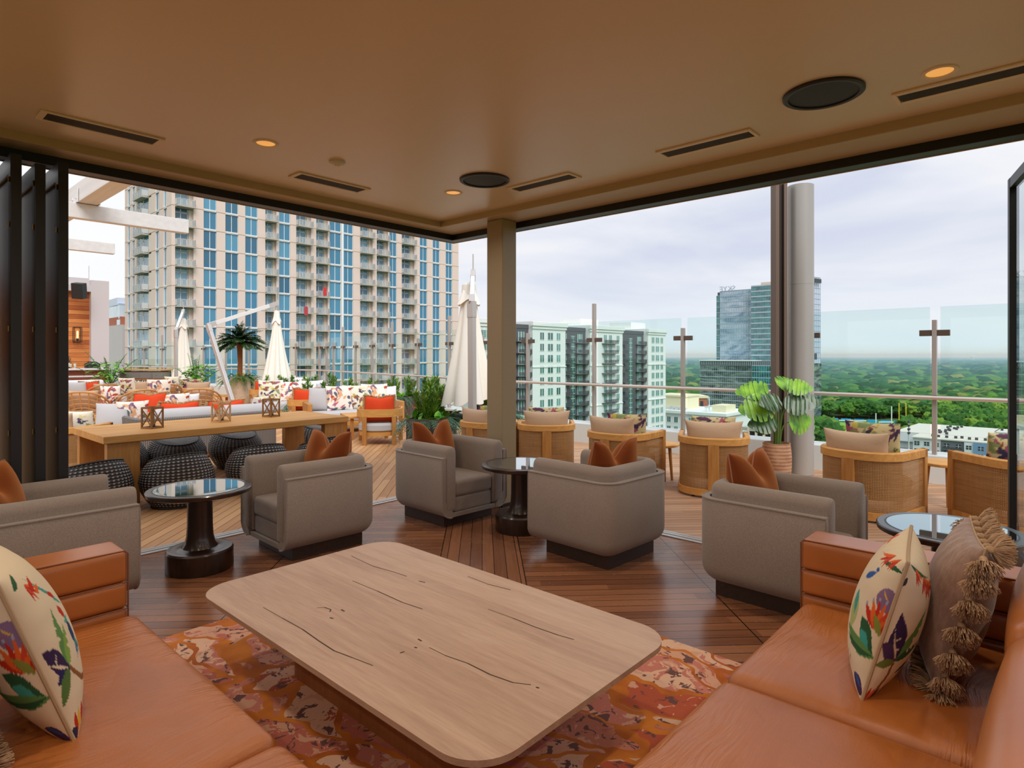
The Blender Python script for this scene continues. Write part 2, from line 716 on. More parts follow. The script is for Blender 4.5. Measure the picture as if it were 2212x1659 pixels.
def deck_fn(strip, pw, gap, c1, c2, cg, glossy=None, joint=1.25):
    """planks laid at 45 degrees to the room; strip = (s0, s1) is the band laid the other way"""
    def f(n, b):
        sep = n.node('ShaderNodeSeparateXYZ', (geo(n),))
        x, y = sep.outputs[0], sep.outputs[1]
        s = n.math('MULTIPLY', n.math('SUBTRACT', x, y), 0.70711)
        t = n.math('MULTIPLY', n.math('ADD', x, y), 0.70711)
        if strip == 'all':
            mk = 1.0
        elif strip == 'none':
            mk = 0.0
        else:
            mk = n.math('MULTIPLY', n.math('GREATER_THAN', s, strip[0]), n.math('LESS_THAN', s, strip[1]))
        def pick(a, c):
            return n.math('ADD', n.math('MULTIPLY', a, mk), n.math('MULTIPLY', c, n.math('SUBTRACT', 1.0, mk)))
        p = pick(s, t)
        al = pick(t, s)
        q = n.math('DIVIDE', p, pw)
        k = n.math('FLOOR', q)
        fr = n.math('FRACT', q)
        w1 = n.node('ShaderNodeTexWhiteNoise', {'W': k}, noise_dimensions='1D').outputs[0]
        al2 = n.math('ADD', al, n.math('MULTIPLY', w1, 7.3))
        kk = n.math('FLOOR', n.math('DIVIDE', al2, 1.6))
        wv = n.node('ShaderNodeCombineXYZ', (k, kk, 0.0))
        w2 = n.node('ShaderNodeTexWhiteNoise', {'Vector': wv}, noise_dimensions='3D').outputs[0]
        gv = n.node('ShaderNodeCombineXYZ', (n.math('MULTIPLY', p, 26.0), n.math('MULTIPLY', al, 1.6), n.math('MULTIPLY', k, 3.7)))
        g = n.noise(gv.outputs[0], 1.6, 5, 0.6, 0.5).outputs[0]
        c = n.ramp(n.math('ADD', n.math('MULTIPLY', g, 0.55), n.math('MULTIPLY', w2, 0.45)), [(0.2, c1), (0.8, c2)])
        line = n.math('LESS_THAN', n.math('ABSOLUTE', n.math('SUBTRACT', fr, 0.5)), 0.5 - gap)
        seam = 1.0
        if joint and strip not in ('all', 'none'):
            for s0 in (strip[0], strip[1], strip[0] - joint, strip[1] + joint):
                seam = n.math('MULTIPLY', seam, n.math('GREATER_THAN', n.math('ABSOLUTE', n.math('SUBTRACT', s, s0)), 0.004))
        line = n.math('MULTIPLY', line, seam)
        c = n.mix(line, cg, c)
        if glossy:
            rn = n.noise(geo(n), 3.0, 4, 0.7).outputs[0]
            n.put(b.inputs['Roughness'], n.math('ADD', glossy, n.math('MULTIPLY', rn, 0.20)))
        bp = n.node('ShaderNodeBump', {'Strength': 0.35, 'Distance': 0.004, 'Height': line})
        n.put(b.inputs['Normal'], bp.outputs[0])
        return c
    return f


def fabric(c1, c2, scale=520.0):
    def f(n, b):
        co = objco(n)
        a = n.noise(n.mapping(co, (1, 1, .45)), scale, 2, 0.7).outputs[0]
        d = n.noise(co, 5.0, 2).outputs[0]
        c = n.ramp(a, [(0.35, c1), (0.65, c2)])
        return n.mix(n.math('MULTIPLY', d, 0.18), c, tuple(x * .7 for x in c1))
    return f


def attr_col(n, b):
    return n.node('ShaderNodeAttribute', attribute_name='pattern').outputs['Color']


M = {}
M['ceiling'] = mat('ceiling_paint', lin('#d9c9ab'), 0.32, spec=0.5, bump=(60, 0.05, 0.004))
M['bulkhead'] = mat('bulkhead_paint', lin('#b7a37f'), 0.42, spec=0.4, bump=(60, 0.05, 0.004))
M['column'] = mat('column_paint', lin('#9c8a6b'), 0.5, bump=(90, 0.12, 0.004))
M['wall'] = mat('wall_paint', lin('#b09878'), 0.7)
M['floor'] = mat('floor_planks', rough=0.34, fn=deck_fn((-0.33, 0.31), 0.092, 0.03, lin('#6c4430'), lin('#9e6c4c'), lin('#22120b'), 0.16))
M['deck_n'] = mat('deck_planks_north', rough=0.6, fn=deck_fn('all', 0.098, 0.035, lin('#b58050'), lin('#deae7c'), lin('#5c3c20')))
M['deck_e'] = mat('deck_planks_east', rough=0.6, fn=deck_fn('none', 0.084, 0.045, lin('#a77c5a'), lin('#cfa583'), lin('#57392a')))
M['alu_dark'] = mat('dark_bronze_aluminium', lin('#211f20'), 0.42, 0.2, bump=(40, 0.02, 0.002))
M['alu_track'] = mat('track_aluminium', lin('#c9c7c4'), 0.35, 0.7)
M['alu_pale'] = mat('pale_sill', lin('#c8a98a'), 0.5)
M['brass_screw'] = mat('brass', lin('#8a6a3a'), 0.4, 0.8)
M['grey'] = mat('grey_wool', rough=0.92, spec=0.2, fn=fabric(lin('#837870'), lin('#a89c92')), bump=(420, 0.25, 0.002), sheen=0.25)
M['plinth'] = mat('dark_plinth_wood', fn=wood(lin('#33241c'), lin('#46322a')), rough=0.5)
M['walnut'] = mat('espresso_wood', fn=wood(lin('#241712'), lin('#3b2820'), axis='z'), rough=0.3, coat=0.3)
M['black_glass'] = mat('smoked_mirror_glass', lin('#c3ccd2'), 0.02, metal=1.0)
M['black_line'] = mat('black_inlay', lin('#0a0908'), 0.4)
M['rust'] = mat('rust_velvet', rough=0.75, spec=0.2, sheen=0.12, fn=lambda n, b: n.mix(n.node('ShaderNodeLayerWeight', {'Blend': 0.30}).outputs[1], lin('#6e310b'), lin('#d08236')), bump=(30, 0.25, 0.012, (1, 1, .4)))  # velvet sheen painted in: colour turns paler at glancing angles
M['pink_pipe'] = mat('dusty_pink_piping', lin('#a3705f'), 0.8)
M['leather'] = mat('tan_leather', rough=0.30, spec=0.6, bump=(330, 0.08, 0.002),
                   fn=lambda n, b: n.ramp(n.noise(objco(n), 2.2, 4).outputs[0], [(0.3, lin('#a5602c')), (0.7, lin('#b97038'))]))


CREASE = 0.0


def _wrinkled(n, b):
    co = objco(n)
    a = n.noise(n.mapping(co, (1.0, 1.0, 1.0)), 2.2, 2, 0.5).outputs[0]
    w_ = n.noise(n.mapping(co, (1.1, 1.1, 1.1)), 1.3, 2).outputs[1]
    cv = n.node('ShaderNodeVectorMath', (n.node('ShaderNodeMapping', {'Vector': co, 'Rotation': (0, 0, CREASE)}).outputs[0], n.node('ShaderNodeVectorMath', (w_, (.35, .35, .0)), operation='MULTIPLY').outputs[0]), operation='ADD').outputs[0]
    st = n.noise(n.mapping(cv, (1.3, 13, 1)), 1.4, 4, 0.55).outputs[0]
    a = n.math('MULTIPLY', st, n.ramp(a, [(.40, (.12, .12, .12)), (.62, (1, 1, 1))]))
    g = n.noise(co, 330, 2).outputs[0]
    h = n.math('ADD', a, n.math('MULTIPLY', g, 0.035))
    bp = n.node('ShaderNodeBump', {'Strength': 0.7, 'Distance': 0.035, 'Height': h})
    n.put(b.inputs['Normal'], bp.outputs[0])
    return n.ramp(n.noise(co, 2.2, 4).outputs[0], [(0.3, lin('#a5602c')), (0.7, lin('#b97038'))])


M['leather_w'] = mat('tan_leather_creased', rough=0.29, spec=0.6, fn=_wrinkled)
M['stitch'] = mat('leather_seam', lin('#7c4522'), 0.5)


def _oak(n, b):
    co = objco(n)
    v = n.mapping(co, (6.0, 0.55, 6.0))
    a = n.noise(v, 2.2, 7, 0.62, 0.9).outputs[0]
    fine = n.noise(n.mapping(co, (60, 3.2, 60)), 2.5, 3, 0.6).outputs[0]
    sep = n.node('ShaderNodeSeparateXYZ', (co,))
    k = n.math('FLOOR', n.math('DIVIDE', n.math('ADD', sep.outputs[0], n.math('MULTIPLY', n.noise(co, .7).outputs[0], .02)), 0.165))
    wn = n.node('ShaderNodeTexWhiteNoise', {'W': k}, noise_dimensions='1D').outputs[0]
    c = n.ramp(n.math('ADD', n.math('MULTIPLY', a, 0.8), n.math('MULTIPLY', wn, 0.2)), [(0.25, lin('#ad8a72')), (0.55, lin('#c4a38a')), (0.8, lin('#d0b49c'))])
    c = n.mix(n.math('MULTIPLY', n.math('SUBTRACT', fine, 0.35), 0.8), c, lin('#8e6a4d'))
    return c


M['oak'] = mat('bleached_oak', rough=0.42, fn=_oak, bump=(300, 0.05, 0.002, (1, .08, 1)))
M['oak_dark'] = mat('oak_plinth', rough=0.5, fn=wood(lin('#9a6238'), lin('#b57a4a'), axis='z'))


def _rug(n, b):
    p = geo(n)
    wv = n.noise(p, 1.9, 3, 0.55).outputs[1]
    v = n.node('ShaderNodeVectorMath', (p, n.node('ShaderNodeVectorMath', (wv, (0.62, 0.62, 0.0)), operation='MULTIPLY').outputs[0]), operation='ADD').outputs[0]
    cell = n.node('ShaderNodeTexVoronoi', {'Vector': n.mapping(v, (5.2, 2.3, 1), (0, 0, R(62))), 'Scale': 1.0}, feature='DISTANCE_TO_EDGE')
    cid = n.node('ShaderNodeTexVoronoi', {'Vector': n.mapping(v, (5.2, 2.3, 1), (0, 0, R(62))), 'Scale': 1.0})
    rnd = n.node('ShaderNodeSeparateColor', (cid.outputs['Color'],)).outputs[0]
    inner = n.ramp(n.math('ADD', n.math('MULTIPLY', rnd, .6), n.math('MULTIPLY', n.noise(v, 7.0, 4, .6).outputs[0], .55)),
                   [(0.0, lin('#c9826a')), (0.36, lin('#c4705f')), (0.46, lin('#dba88e')), (0.56, lin('#cc8070')), (0.64, lin('#e6bda2')), (0.80, lin('#b9583a'))], 'CONSTANT')
    spk = n.noise(n.mapping(p, (1, 1, 1), (0, 0, .6)), 15.0, 3, .6, .8).outputs[0]
    inner = n.mix(n.math('GREATER_THAN', spk, 0.60), inner, lin('#6d4a48'))
    inner = n.mix(n.math('LESS_THAN', spk, 0.385), inner, lin('#dba98e'))
    vein = n.ramp(n.noise(p, 5.0, 3).outputs[0], [(0.35, lin('#b25c18')), (0.65, lin('#d98428'))])
    c = n.mix(n.math('GREATER_THAN', cell.outputs['Distance'], 0.065), vein, inner)
    bp = n.node('ShaderNodeBump', {'Strength': 0.5, 'Distance': 0.006, 'Height': n.noise(p, 330, 2).outputs[0]})
    n.put(b.inputs['Normal'], bp.outputs[0])
    return c


M['rug'] = mat('handtufted_rug', rough=0.95, spec=0.1, fn=_rug, sheen=0.3)
M['pattern'] = mat('printed_linen', rough=0.9, spec=0.2, fn=attr_col, bump=(330, 0.2, 0.002))
M['cord'] = mat('twisted_cord', lin('#b59c7c'), 0.9, bump=(300, .5, .004))
M['mauve'] = mat('mauve_velvet', rough=0.85, spec=.2, sheen=.5, fn=fabric(lin('#8f7266'), lin('#a38676'), 60), bump=(16, .2, .012))
M['tassel'] = mat('cotton_tassel', fn=fabric(lin('#a98768'), lin('#c9a987'), 90), rough=0.95)
M['trim'] = mat('vent_frame', lin('#e6d6bb'), 0.5)
M['vent'] = mat('vent_louvre', lin('#3a332c'), 0.6)
M['speaker_g'] = mat('speaker_grille', lin('#17181a'), 0.6, bump=(500, .3, .002))
M['white_plastic'] = mat('white_plastic', lin('#d9d0c2'), 0.45)
M['lamp_in'] = mat('lamp_reflector', lin('#c98a3a'), 0.3, emit=(lin('#f0a850'), 0.75))
M['teak'] = mat('teak', rough=0.55, fn=wood(lin('#cb8c40'), lin('#e8b064'), axis='x', planks=('y', .11)))
M['teak_v'] = mat('teak_upright', rough=0.55, fn=wood(lin('#ad7133'), lin('#cd9650'), axis='z'))
M['lantern'] = mat('lantern_wood', fn=wood(lin('#7a5127'), lin('#9c6d3a'), axis='z'), rough=.55)
M['lantern_l'] = mat('pale_lantern_wood', fn=wood(lin('#b98a55'), lin('#d6ab76'), axis='z'), rough=.55)
M['candle'] = mat('candle_wax', lin('#efe6d2'), 0.5)
M['clear'] = None


def _hole(n, su, sv, thr, lo=0.0):
    uv = n.node('ShaderNodeUVMap').outputs[0]
    sp = n.node('ShaderNodeSeparateXYZ', (uv,))
    a = n.math('SINE', n.math('MULTIPLY', sp.outputs[0], su))
    k = n.math('FLOOR', n.math('MULTIPLY', sp.outputs[1], sv / PI))
    c = n.math('SINE', n.math('MULTIPLY', sp.outputs[1], sv))
    return a, n.math('ABSOLUTE', c), sp


def _wick_alpha(n):
    a, c, sp = _hole(n, 46.0, 125.0, 0.5)
    hole = n.math('MULTIPLY', n.math('GREATER_THAN', a, 0.62), n.math('LESS_THAN', c, 0.40))
    low = n.math('LESS_THAN', sp.outputs[1], 0.27)
    return n.math('SUBTRACT', 1.0, n.math('MULTIPLY', hole, low))


def _wick(n, b):
    a, c, sp = _hole(n, 46.0, 125.0, 0.5)
    h = n.math('MULTIPLY', c, n.math('ADD', n.math('MULTIPLY', a, .3), .7))
    bp = n.node('ShaderNodeBump', {'Strength': 1.0, 'Distance': 0.012, 'Height': h})
    n.put(b.inputs['Normal'], bp.outputs[0])
    return n.ramp(h, [(0.1, lin('#0b0a0a')), (0.55, lin('#37322f')), (1.0, lin('#b8afa8'))])  # strand highlights and dark creases are put into the colour


M['wicker'] = mat('black_wicker', rough=0.42, fn=_wick, alpha=_wick_alpha)


def _rat(n, b):
    co = objco(n)
    a = n.noise(n.mapping(co, (2, 2, 70)), 2.0, 3).outputs[0]
    v = n.noise(n.mapping(co, (70, 70, 2)), 2.0, 2).outputs[0]
    c = n.ramp(n.math('ADD', n.math('MULTIPLY', a, .6), n.math('MULTIPLY', v, .4)), [(0.3, lin('#96683a')), (0.7, lin('#c0935f'))])
    return c


def _rat_alpha(n):
    uv = n.node('ShaderNodeUVMap').outputs[0]
    sp = n.node('ShaderNodeSeparateXYZ', (uv,))
    a = n.math('SINE', n.math('MULTIPLY', sp.outputs[0], 420.0))
    c = n.math('SINE', n.math('MULTIPLY', sp.outputs[1], 420.0))
    return n.math('SUBTRACT', 1.0, n.math('MULTIPLY', n.math('GREATER_THAN', a, 0.1), n.math('GREATER_THAN', c, 0.1)))


M['rattan'] = mat('woven_rattan', rough=0.6, fn=_rat, alpha=_rat_alpha)
M['cane'] = mat('cane', fn=wood(lin('#b27a3d'), lin('#d3a068'), scale=3), rough=0.45)
M['seat_tan'] = mat('terracotta_seat', fn=fabric(lin('#a7703f'), lin('#b98150')), rough=0.85)
M['beige'] = mat('beige_canvas', fn=fabric(lin('#b99879'), lin('#cdae90')), rough=0.9, bump=(9, .25, .02))
M['pale'] = mat('pale_grey_canvas', fn=fabric(lin('#b2b0b3'), lin('#c9c7c9')), rough=0.9)
M['white_f'] = mat('white_canvas', fn=fabric(lin('#dcdbe0'), lin('#ecebee')), rough=0.9)
M['orange'] = mat('orange_canvas', fn=fabric(lin('#d4380c'), lin('#e8501c')), rough=0.85)
M['fringe'] = mat('natural_fringe', lin('#d8b98c'), 0.9)
M['rope'] = mat('grey_rope', fn=lambda n, b: n.ramp(n.math('SINE', n.math('MULTIPLY', n.node('ShaderNodeSeparateXYZ', (n.node('ShaderNodeUVMap').outputs[0],)).outputs[0], 260.0)), [(0.2, lin('#5d5855')), (0.8, lin('#8f8985'))]), rough=.8)
M['canopy'] = mat('umbrella_canvas', lin('#f1ece3'), 0.85)
M['alu_post'] = mat('umbrella_aluminium', lin('#c4bfbd'), 0.4, 0.35)
M['alu_white'] = mat('white_powder_coat', lin('#dedede'), 0.45)
M['bronze'] = mat('bronze_cladding', lin('#6d594d'), 0.4, 0.35)
M['bronze_dk'] = mat('bronze_shadow_gap', lin('#2d221d'), 0.5, .3)
M['col_grey'] = mat('painted_steel_column', lin('#a7a39f'), 0.35, 0.25)
M['rail'] = mat('brushed_rail', lin('#d8cbc3'), 0.28, 0.6)
M['post'] = mat('rail_post', lin('#b3aaa5'), 0.35, 0.35)
M['clamp'] = mat('bronze_clamp', lin('#6a5a50'), 0.4, .6)
M['curb'] = mat('white_coping', lin('#d4d9d8'), 0.5)
M['steel_w'] = mat('white_steel_beam', fn=lambda n, b: n.ramp(n.noise(n.mapping(objco(n), (6, .4, 6)), 1.5, 4).outputs[0], [(.3, lin('#d6d4d6')), (.7, lin('#e2e0e0'))]), rough=.5)


def glass(name, tint, refl=0.09):
    m = bpy.data.materials.new(name)
    m.use_nodes = True
    n = NT(m.node_tree)
    n.n.clear()
    tr = n.node('ShaderNodeBsdfTransparent', (tint,))
    gl = n.node('ShaderNodeBsdfGlossy', {'Color': (1, 1, 1), 'Roughness': 0.01})
    fr = n.node('ShaderNodeFresnel', {'IOR': 1.45})
    front = n.math('SUBTRACT', 1.0, n.node('ShaderNodeNewGeometry').outputs['Backfacing'])
    f = n.math('MULTIPLY', n.math('MULTIPLY', fr.outputs[0], front), refl / 0.09)
    mx = n.node('ShaderNodeMixShader', (f, tr.outputs[0], gl.outputs[0]))
    n.l.new(mx.outputs[0], n.node('ShaderNodeOutputMaterial').inputs[0])
    MATS[name] = m
    return m


M['rail_glass'] = glass('rail_glass', (0.90, 0.965, 0.955))
M['clear'] = glass('clear_glass', (0.97, 0.98, 0.97))
M['door_glass'] = glass('door_glass', (0.84, 0.88, 0.86))
M['cedar'] = mat('cedar_boards', rough=0.6, fn=lambda n, b: n.mix(n.math('LESS_THAN', n.math('FRACT', n.math('DIVIDE', n.node('ShaderNodeSeparateXYZ', (geo(n),)).outputs[2], 0.17)), 0.07),
            n.ramp(n.math('ADD', n.math('MULTIPLY', n.noise(n.mapping(geo(n), (1, 1, 9)), 2.0, 4).outputs[0], .5), n.math('MULTIPLY', n.node('ShaderNodeTexWhiteNoise', {'W': n.math('FLOOR', n.math('DIVIDE', n.node('ShaderNodeSeparateXYZ', (geo(n),)).outputs[2], 0.17))}, noise_dimensions='1D').outputs[0], .5)),
                   [(0.25, lin('#a2501c')), (0.75, lin('#d98a45'))]), lin('#4f240d')))
M['stone_w'] = mat('white_counter', lin('#e2dfe2'), 0.35)
M['mahog'] = mat('bar_front_wood', fn=wood(lin('#7c3d22'), lin('#96502e')), rough=.5)
M['stucco'] = mat('grey_stucco', lin('#c5bdbf'), 0.8)
M['black_m'] = mat('black_metal', lin('#1d1c1d'), 0.5)
M['bulb'] = mat('amber_bulb', lin('#f0b860'), 0.3, emit=(lin('#ffc873'), 3.0))
M['urn'] = mat('travertine_urn', fn=lambda n, b: n.ramp(n.noise(objco(n), 9, 5, .65).outputs[0], [(.3, lin('#c6ad91')), (.7, lin('#e0cbb1'))]), rough=.8)
M['terracotta'] = mat('terracotta_pot', fn=lambda n, b: n.ramp(n.math('ADD', n.math('MULTIPLY', n.math('SINE', n.math('MULTIPLY', n.node('ShaderNodeSeparateXYZ', (objco(n),)).outputs[2], 150.0)), .2), n.noise(objco(n), 8).outputs[0]), [(.3, lin('#9a6a4c')), (.75, lin('#c39a7a'))]), rough=.8)
M['planter'] = mat('dark_planter', lin('#574a42'), 0.55)
M['soil'] = mat('soil', lin('#2a2019'), 0.95)


def leafmat(name, c1, c2, rough=0.45):
    return mat(name, rough=rough, fn=lambda n, b: n.ramp(n.noise(geo(n), 7.0, 3).outputs[0], [(0.3, c1), (0.7, c2)]))


M['leaf_mon'] = leafmat('monstera_leaf', lin('#3f7a1e'), lin('#8fbf2c'), .3)
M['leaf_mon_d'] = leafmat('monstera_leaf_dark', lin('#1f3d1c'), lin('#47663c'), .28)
M['stem'] = mat('green_stem', lin('#5c7a34'), .5)
M['leaf_shrub'] = leafmat('podocarpus', lin('#2c5a1a'), lin('#8fb83c'))
M['leaf_palm'] = leafmat('palm_leaf', lin('#1e3a1c'), lin('#3f6331'))
M['leaf_bright'] = leafmat('bright_leaf', lin('#3c8a1c'), lin('#86c83c'))
M['leaf_fern'] = leafmat('fern', lin('#2f5a26'), lin('#6f9448'))
M['leaf_blue'] = leafmat('trailing_juniper', lin('#2f5a45'), lin('#62896c'))
M['leaf_yel'] = leafmat('yellow_leaf', lin('#b9a21e'), lin('#e6cf3a'))
M['flower'] = mat('pale_flower', lin('#e8c8bc'), .7)
M['flower_o'] = mat('orange_flower', lin('#d4502a'), .7)
M['bark'] = mat('palm_trunk', fn=lambda n, b: n.ramp(n.noise(n.mapping(objco(n), (1, 1, 2)), 45, 3).outputs[0], [(.3, lin('#6a3a1c')), (.7, lin('#a96a3c'))]), rough=.9, bump=(60, .8, .02))

# ------------------------------------------------------------------ the lounge: floor, ceiling, head, column, doors
ZC, ZB, ZH = 3.115, 3.05, 2.985        # ceiling, bulkhead, opening head
struct('floor', MB().box(-3.2, -3.2, -0.30, 4.92, 5.47, 0.0), M['floor'], smooth=0)

mb = MB()
mb.box(-3.2, -3.2, ZC, 4.58, 5.24, 3.55)
struct('ceiling', mb, M['ceiling'], smooth=0)
mb = MB()
mb.box(4.58, -3.2, ZB, 4.97, 5.47, 3.55)
mb.box(-3.2, 5.24, ZB, 4.58, 5.47, 3.55)
struct('trim_1', mb, M['bulkhead'], bevel=0.006, smooth=0)
mb = MB()
mb.box(4.97, -3.2, ZH, 5.10, 5.60, 3.56)
mb.box(-3.2, 5.47, ZH, 4.97, 5.60, 3.56)
struct('trim_2', mb, M['alu_dark'], bevel=0.004, smooth=0)
mb = MB()
mb.box(5.10, -3.2, ZH + .16, 5.34, 5.84, 3.56)
mb.box(-3.2, 5.60, ZH + .16, 5.10, 5.84, 3.56)
mb.box(5.10, -3.2, ZH - .004, 5.112, 5.612, ZH + .16)
mb.box(-3.2, 5.60, ZH - .004, 5.10, 5.612, ZH + .16)
struct('trim_3', mb, M['alu_pale'], smooth=0)

# threshold tracks
mb = MB()
for a, b, z in ((4.92, 4.965, .008), (4.965, 4.98, .002), (4.98, 5.02, .010), (5.02, 5.035, .002), (5.035, 5.07, .008)):
    mb.box(a, -3.2, -.06, b, 5.47 + (b - 4.92), z)
for a, b, z in ((5.47, 5.515, .008), (5.515, 5.53, .002), (5.53, 5.57, .010), (5.57, 5.585, .002), (5.585, 5.62, .008)):
    mb.box(-3.2, a, -.06, 4.92 + (a - 5.47), b, z)
struct('trim_4', mb, M['alu_track'], smooth=0)

# painted corner column with its little base
struct('column', MB().box(4.70, 4.40, 0.0, 4.925, 4.63, ZB), M['column'], bevel=0.012, smooth=0)
struct('baseboard_column', MB().box(4.685, 4.385, 0.0, 4.94, 4.645, 0.035), M['alu_dark'], smooth=0)

# unseen walls behind the camera; wide openings added to let fill daylight in
mb = MB()
mb.box(-3.2, -3.2, 0, 5.07, -3.0, 0.5)
mb.box(-3.2, -3.2, 2.7, 5.07, -3.0, ZC)
for x in (-3.2, -.4, 2.2, 4.8):
    mb.box(x, -3.2, .5, x + .25, -3.0, 2.7)
struct('wall_south', mb, M['wall'], smooth=0)
mb = MB()
mb.box(-3.2, -3.0, 0, -3.0, 5.47, 0.5)
mb.box(-3.2, -3.0, 2.7, -3.0, 5.47, ZC)
for y in (-3.0, -.3, 2.5, 5.22):
    mb.box(-3.2, y, .5, -3.0, y + .25, 2.7)
struct('wall_west', mb, M['wall'], smooth=0)

# folded door stack at the west end of the north opening
for k, x in enumerate((1.06, 0.93, 0.80, 0.67, 0.54, 0.41)):
    d = thing('door_%d' % (k + 1), None, None, (x, 5.50, 0.012))
    d['kind'] = 'structure'
    zt = 2.94 if k % 2 == 0 else 2.90
    obj('panel', MB().box(-.012, -.22, .12, .012, .40, zt - .12), M['alu_dark'], d, smooth=0)
    for y0, y1 in ((-.30, -.22), (.40, .48)):
        obj('stile', MB().box(-.03, y0, 0, .03, y1, zt), M['alu_dark'], d, bevel=.004, smooth=0)
    for z0, z1 in ((.0, .13), (zt - .13, zt)):
        obj('rail', MB().box(-.028, -.22, z0, .028, .40, z1), M['alu_dark'], d, bevel=.004, smooth=0)
    for z in (.35, 1.05, 1.75, 2.45, 2.75):
        obj('hinge', MB().tube([(-.034, -.265, z), (-.034, -.265, z + .035)], .006, 6), M['brass_screw'], d)
# door leaf folded outwards at the south end of the east opening
d = thing('door_7', None, None, (5.17, 0.09, 0.012), R(12.7))
d['kind'] = 'structure'
obj('stile', MB().box(.93, -.03, 0, 1.0, .03, 2.96), M['alu_dark'], d, bevel=.004, smooth=0)
obj('stile', MB().box(0, -.03, 0, .07, .03, 2.96), M['alu_dark'], d, bevel=.004, smooth=0)
obj('rail', MB().box(.07, -.028, 2.88, .93, .028, 2.96), M['alu_dark'], d, bevel=.004, smooth=0)
obj('rail', MB().box(.07, -.028, 0, .93, .028, .14), M['alu_dark'], d, bevel=.004, smooth=0)
obj('glass_pane', MB().box(.06, -.008, .13, .94, .008, 2.89), M['door_glass'], d, smooth=0)

# ceiling fittings --------------------------------------------------------
def vent(x, y, L, along, label):
    a, b = (L / 2, .095) if along == 'x' else (.095, L / 2)
    t = thing('ceiling_vent', label, 'vent', (x, y, ZC), group='slot vents in the ceiling')
    mb = MB()
    w = .022
    mb.box(-a, -b, -.012, a, -b + w, .0).box(-a, b - w, -.012, a, b, 0).box(-a, -b + w, -.012, -a + w * 1.6, b - w, 0).box(a - w * 1.6, -b + w, -.012, a, b - w, 0)
    obj('frame', mb, M['trim'], t, bevel=.003, smooth=0)
    mb = MB()
    n = 7
    for i in range(n):
        u = -1 + (2 * i + 1) / n
        if along == 'x':
            yy = u * (b - w)
            mb.box(-a + .03, yy - .006, -.008, a - .03, yy + .006, .0)
        else:
            xx = u * (a - w)
            mb.box(xx - .006, -b + .03, -.008, xx + .006, b - .03, .0)
    mb.box(-a + .02, -b + .02, -.003, a - .02, b - .02, .0)
    obj('louvre', mb, M['vent'], t, smooth=0)


vent(1.19, 4.76, .70, 'x', 'long slot vent at the left end of the ceiling, above the folded door stack')
vent(2.90, 4.77, .70, 'x', 'slot vent in the ceiling beside the small smoke detector')
vent(4.14, 3.39, .70, 'y', 'slot vent in the ceiling just right of the farther round speaker')
vent(4.17, 1.91, .70, 'y', 'slot vent in the ceiling between the two round speakers')
vent(4.19, 0.36, .78, 'y', 'slot vent at the right edge of the ceiling beside a lit downlight')

for (x, y), lab in zip(((3.74, 3.71), (3.82, 1.04)), ('smaller looking round black speaker in the ceiling near the corner column', 'large looking round black speaker in the ceiling at upper right')):
    t = thing('ceiling_speaker', lab, 'speaker', (x, y, ZC), group='round ceiling speakers')
    obj('rim', MB().lathe([(.185, 0), (.215, 0), (.215, -.012), (.205, -.018), (.185, -.016), (.185, 0)], 48), M['black_m'], t)
    obj('grille', MB().lathe([(.001, -.013), (.10, -.012), (.188, -.008)], 48), M['speaker_g'], t)

_dl = ('lit recessed downlight in the ceiling left of the smoke detector', 'smallest lit downlight, just left of the farther round speaker',
       'lit recessed downlight at upper right beside the longest vent')
for k, (x, y) in enumerate(DOWNLIGHTS_AND_FILL):
    if k < 3:
        t = thing('downlight', _dl[k], 'ceiling light', (x, y, ZC), group='recessed downlights')
        obj('ring', MB().lathe([(.062, .0), (.086, .0), (.084, -.006), (.066, -.006), (.062, 0)], 32), M['trim'], t)
        obj('reflector', MB().lathe([(.064, -.001), (.045, -.002), (.001, -.003)], 32), M['lamp_in'], t)
    ld = bpy.data.lights.new('downlight_or_fill_beam', 'AREA')  # beyond the fitted downlights this is an added fill lamp
    ld.shape = 'DISK'
    ld.size = 0.11
    ld.energy = 7
    ld.color = (1.0, 0.84, 0.66)
    ld.spread = R(150)
    lo = bpy.data.objects.new('downlight_or_fill_beam', ld)
    COL.objects.link(lo)
    lo.location = (x, y, ZC - .02)

t = thing('smoke_detector', 'small round white smoke detector on the ceiling', 'smoke detector', (2.62, 4.22, ZC))
obj('body', MB().lathe([(.062, 0), (.062, -.012), (.05, -.022), (.03, -.026), (.001, -.027)], 24), M['white_plastic'], t)
obj('sensor', MB().lathe([(.026, -.026), (.02, -.036), (.001, -.038)], 16), M['trim'], t)

# ------------------------------------------------------------------ lounge furniture
# rug
mb = MB()
mb.prism(rrect(0.30, 0.42, 3.12, 3.75, .01, 2), 0.0, 0.016)
tag(obj('rug', mb, M['rug'], smooth=0), 'orange and pink abstract rug under the oak coffee table', 'rug')

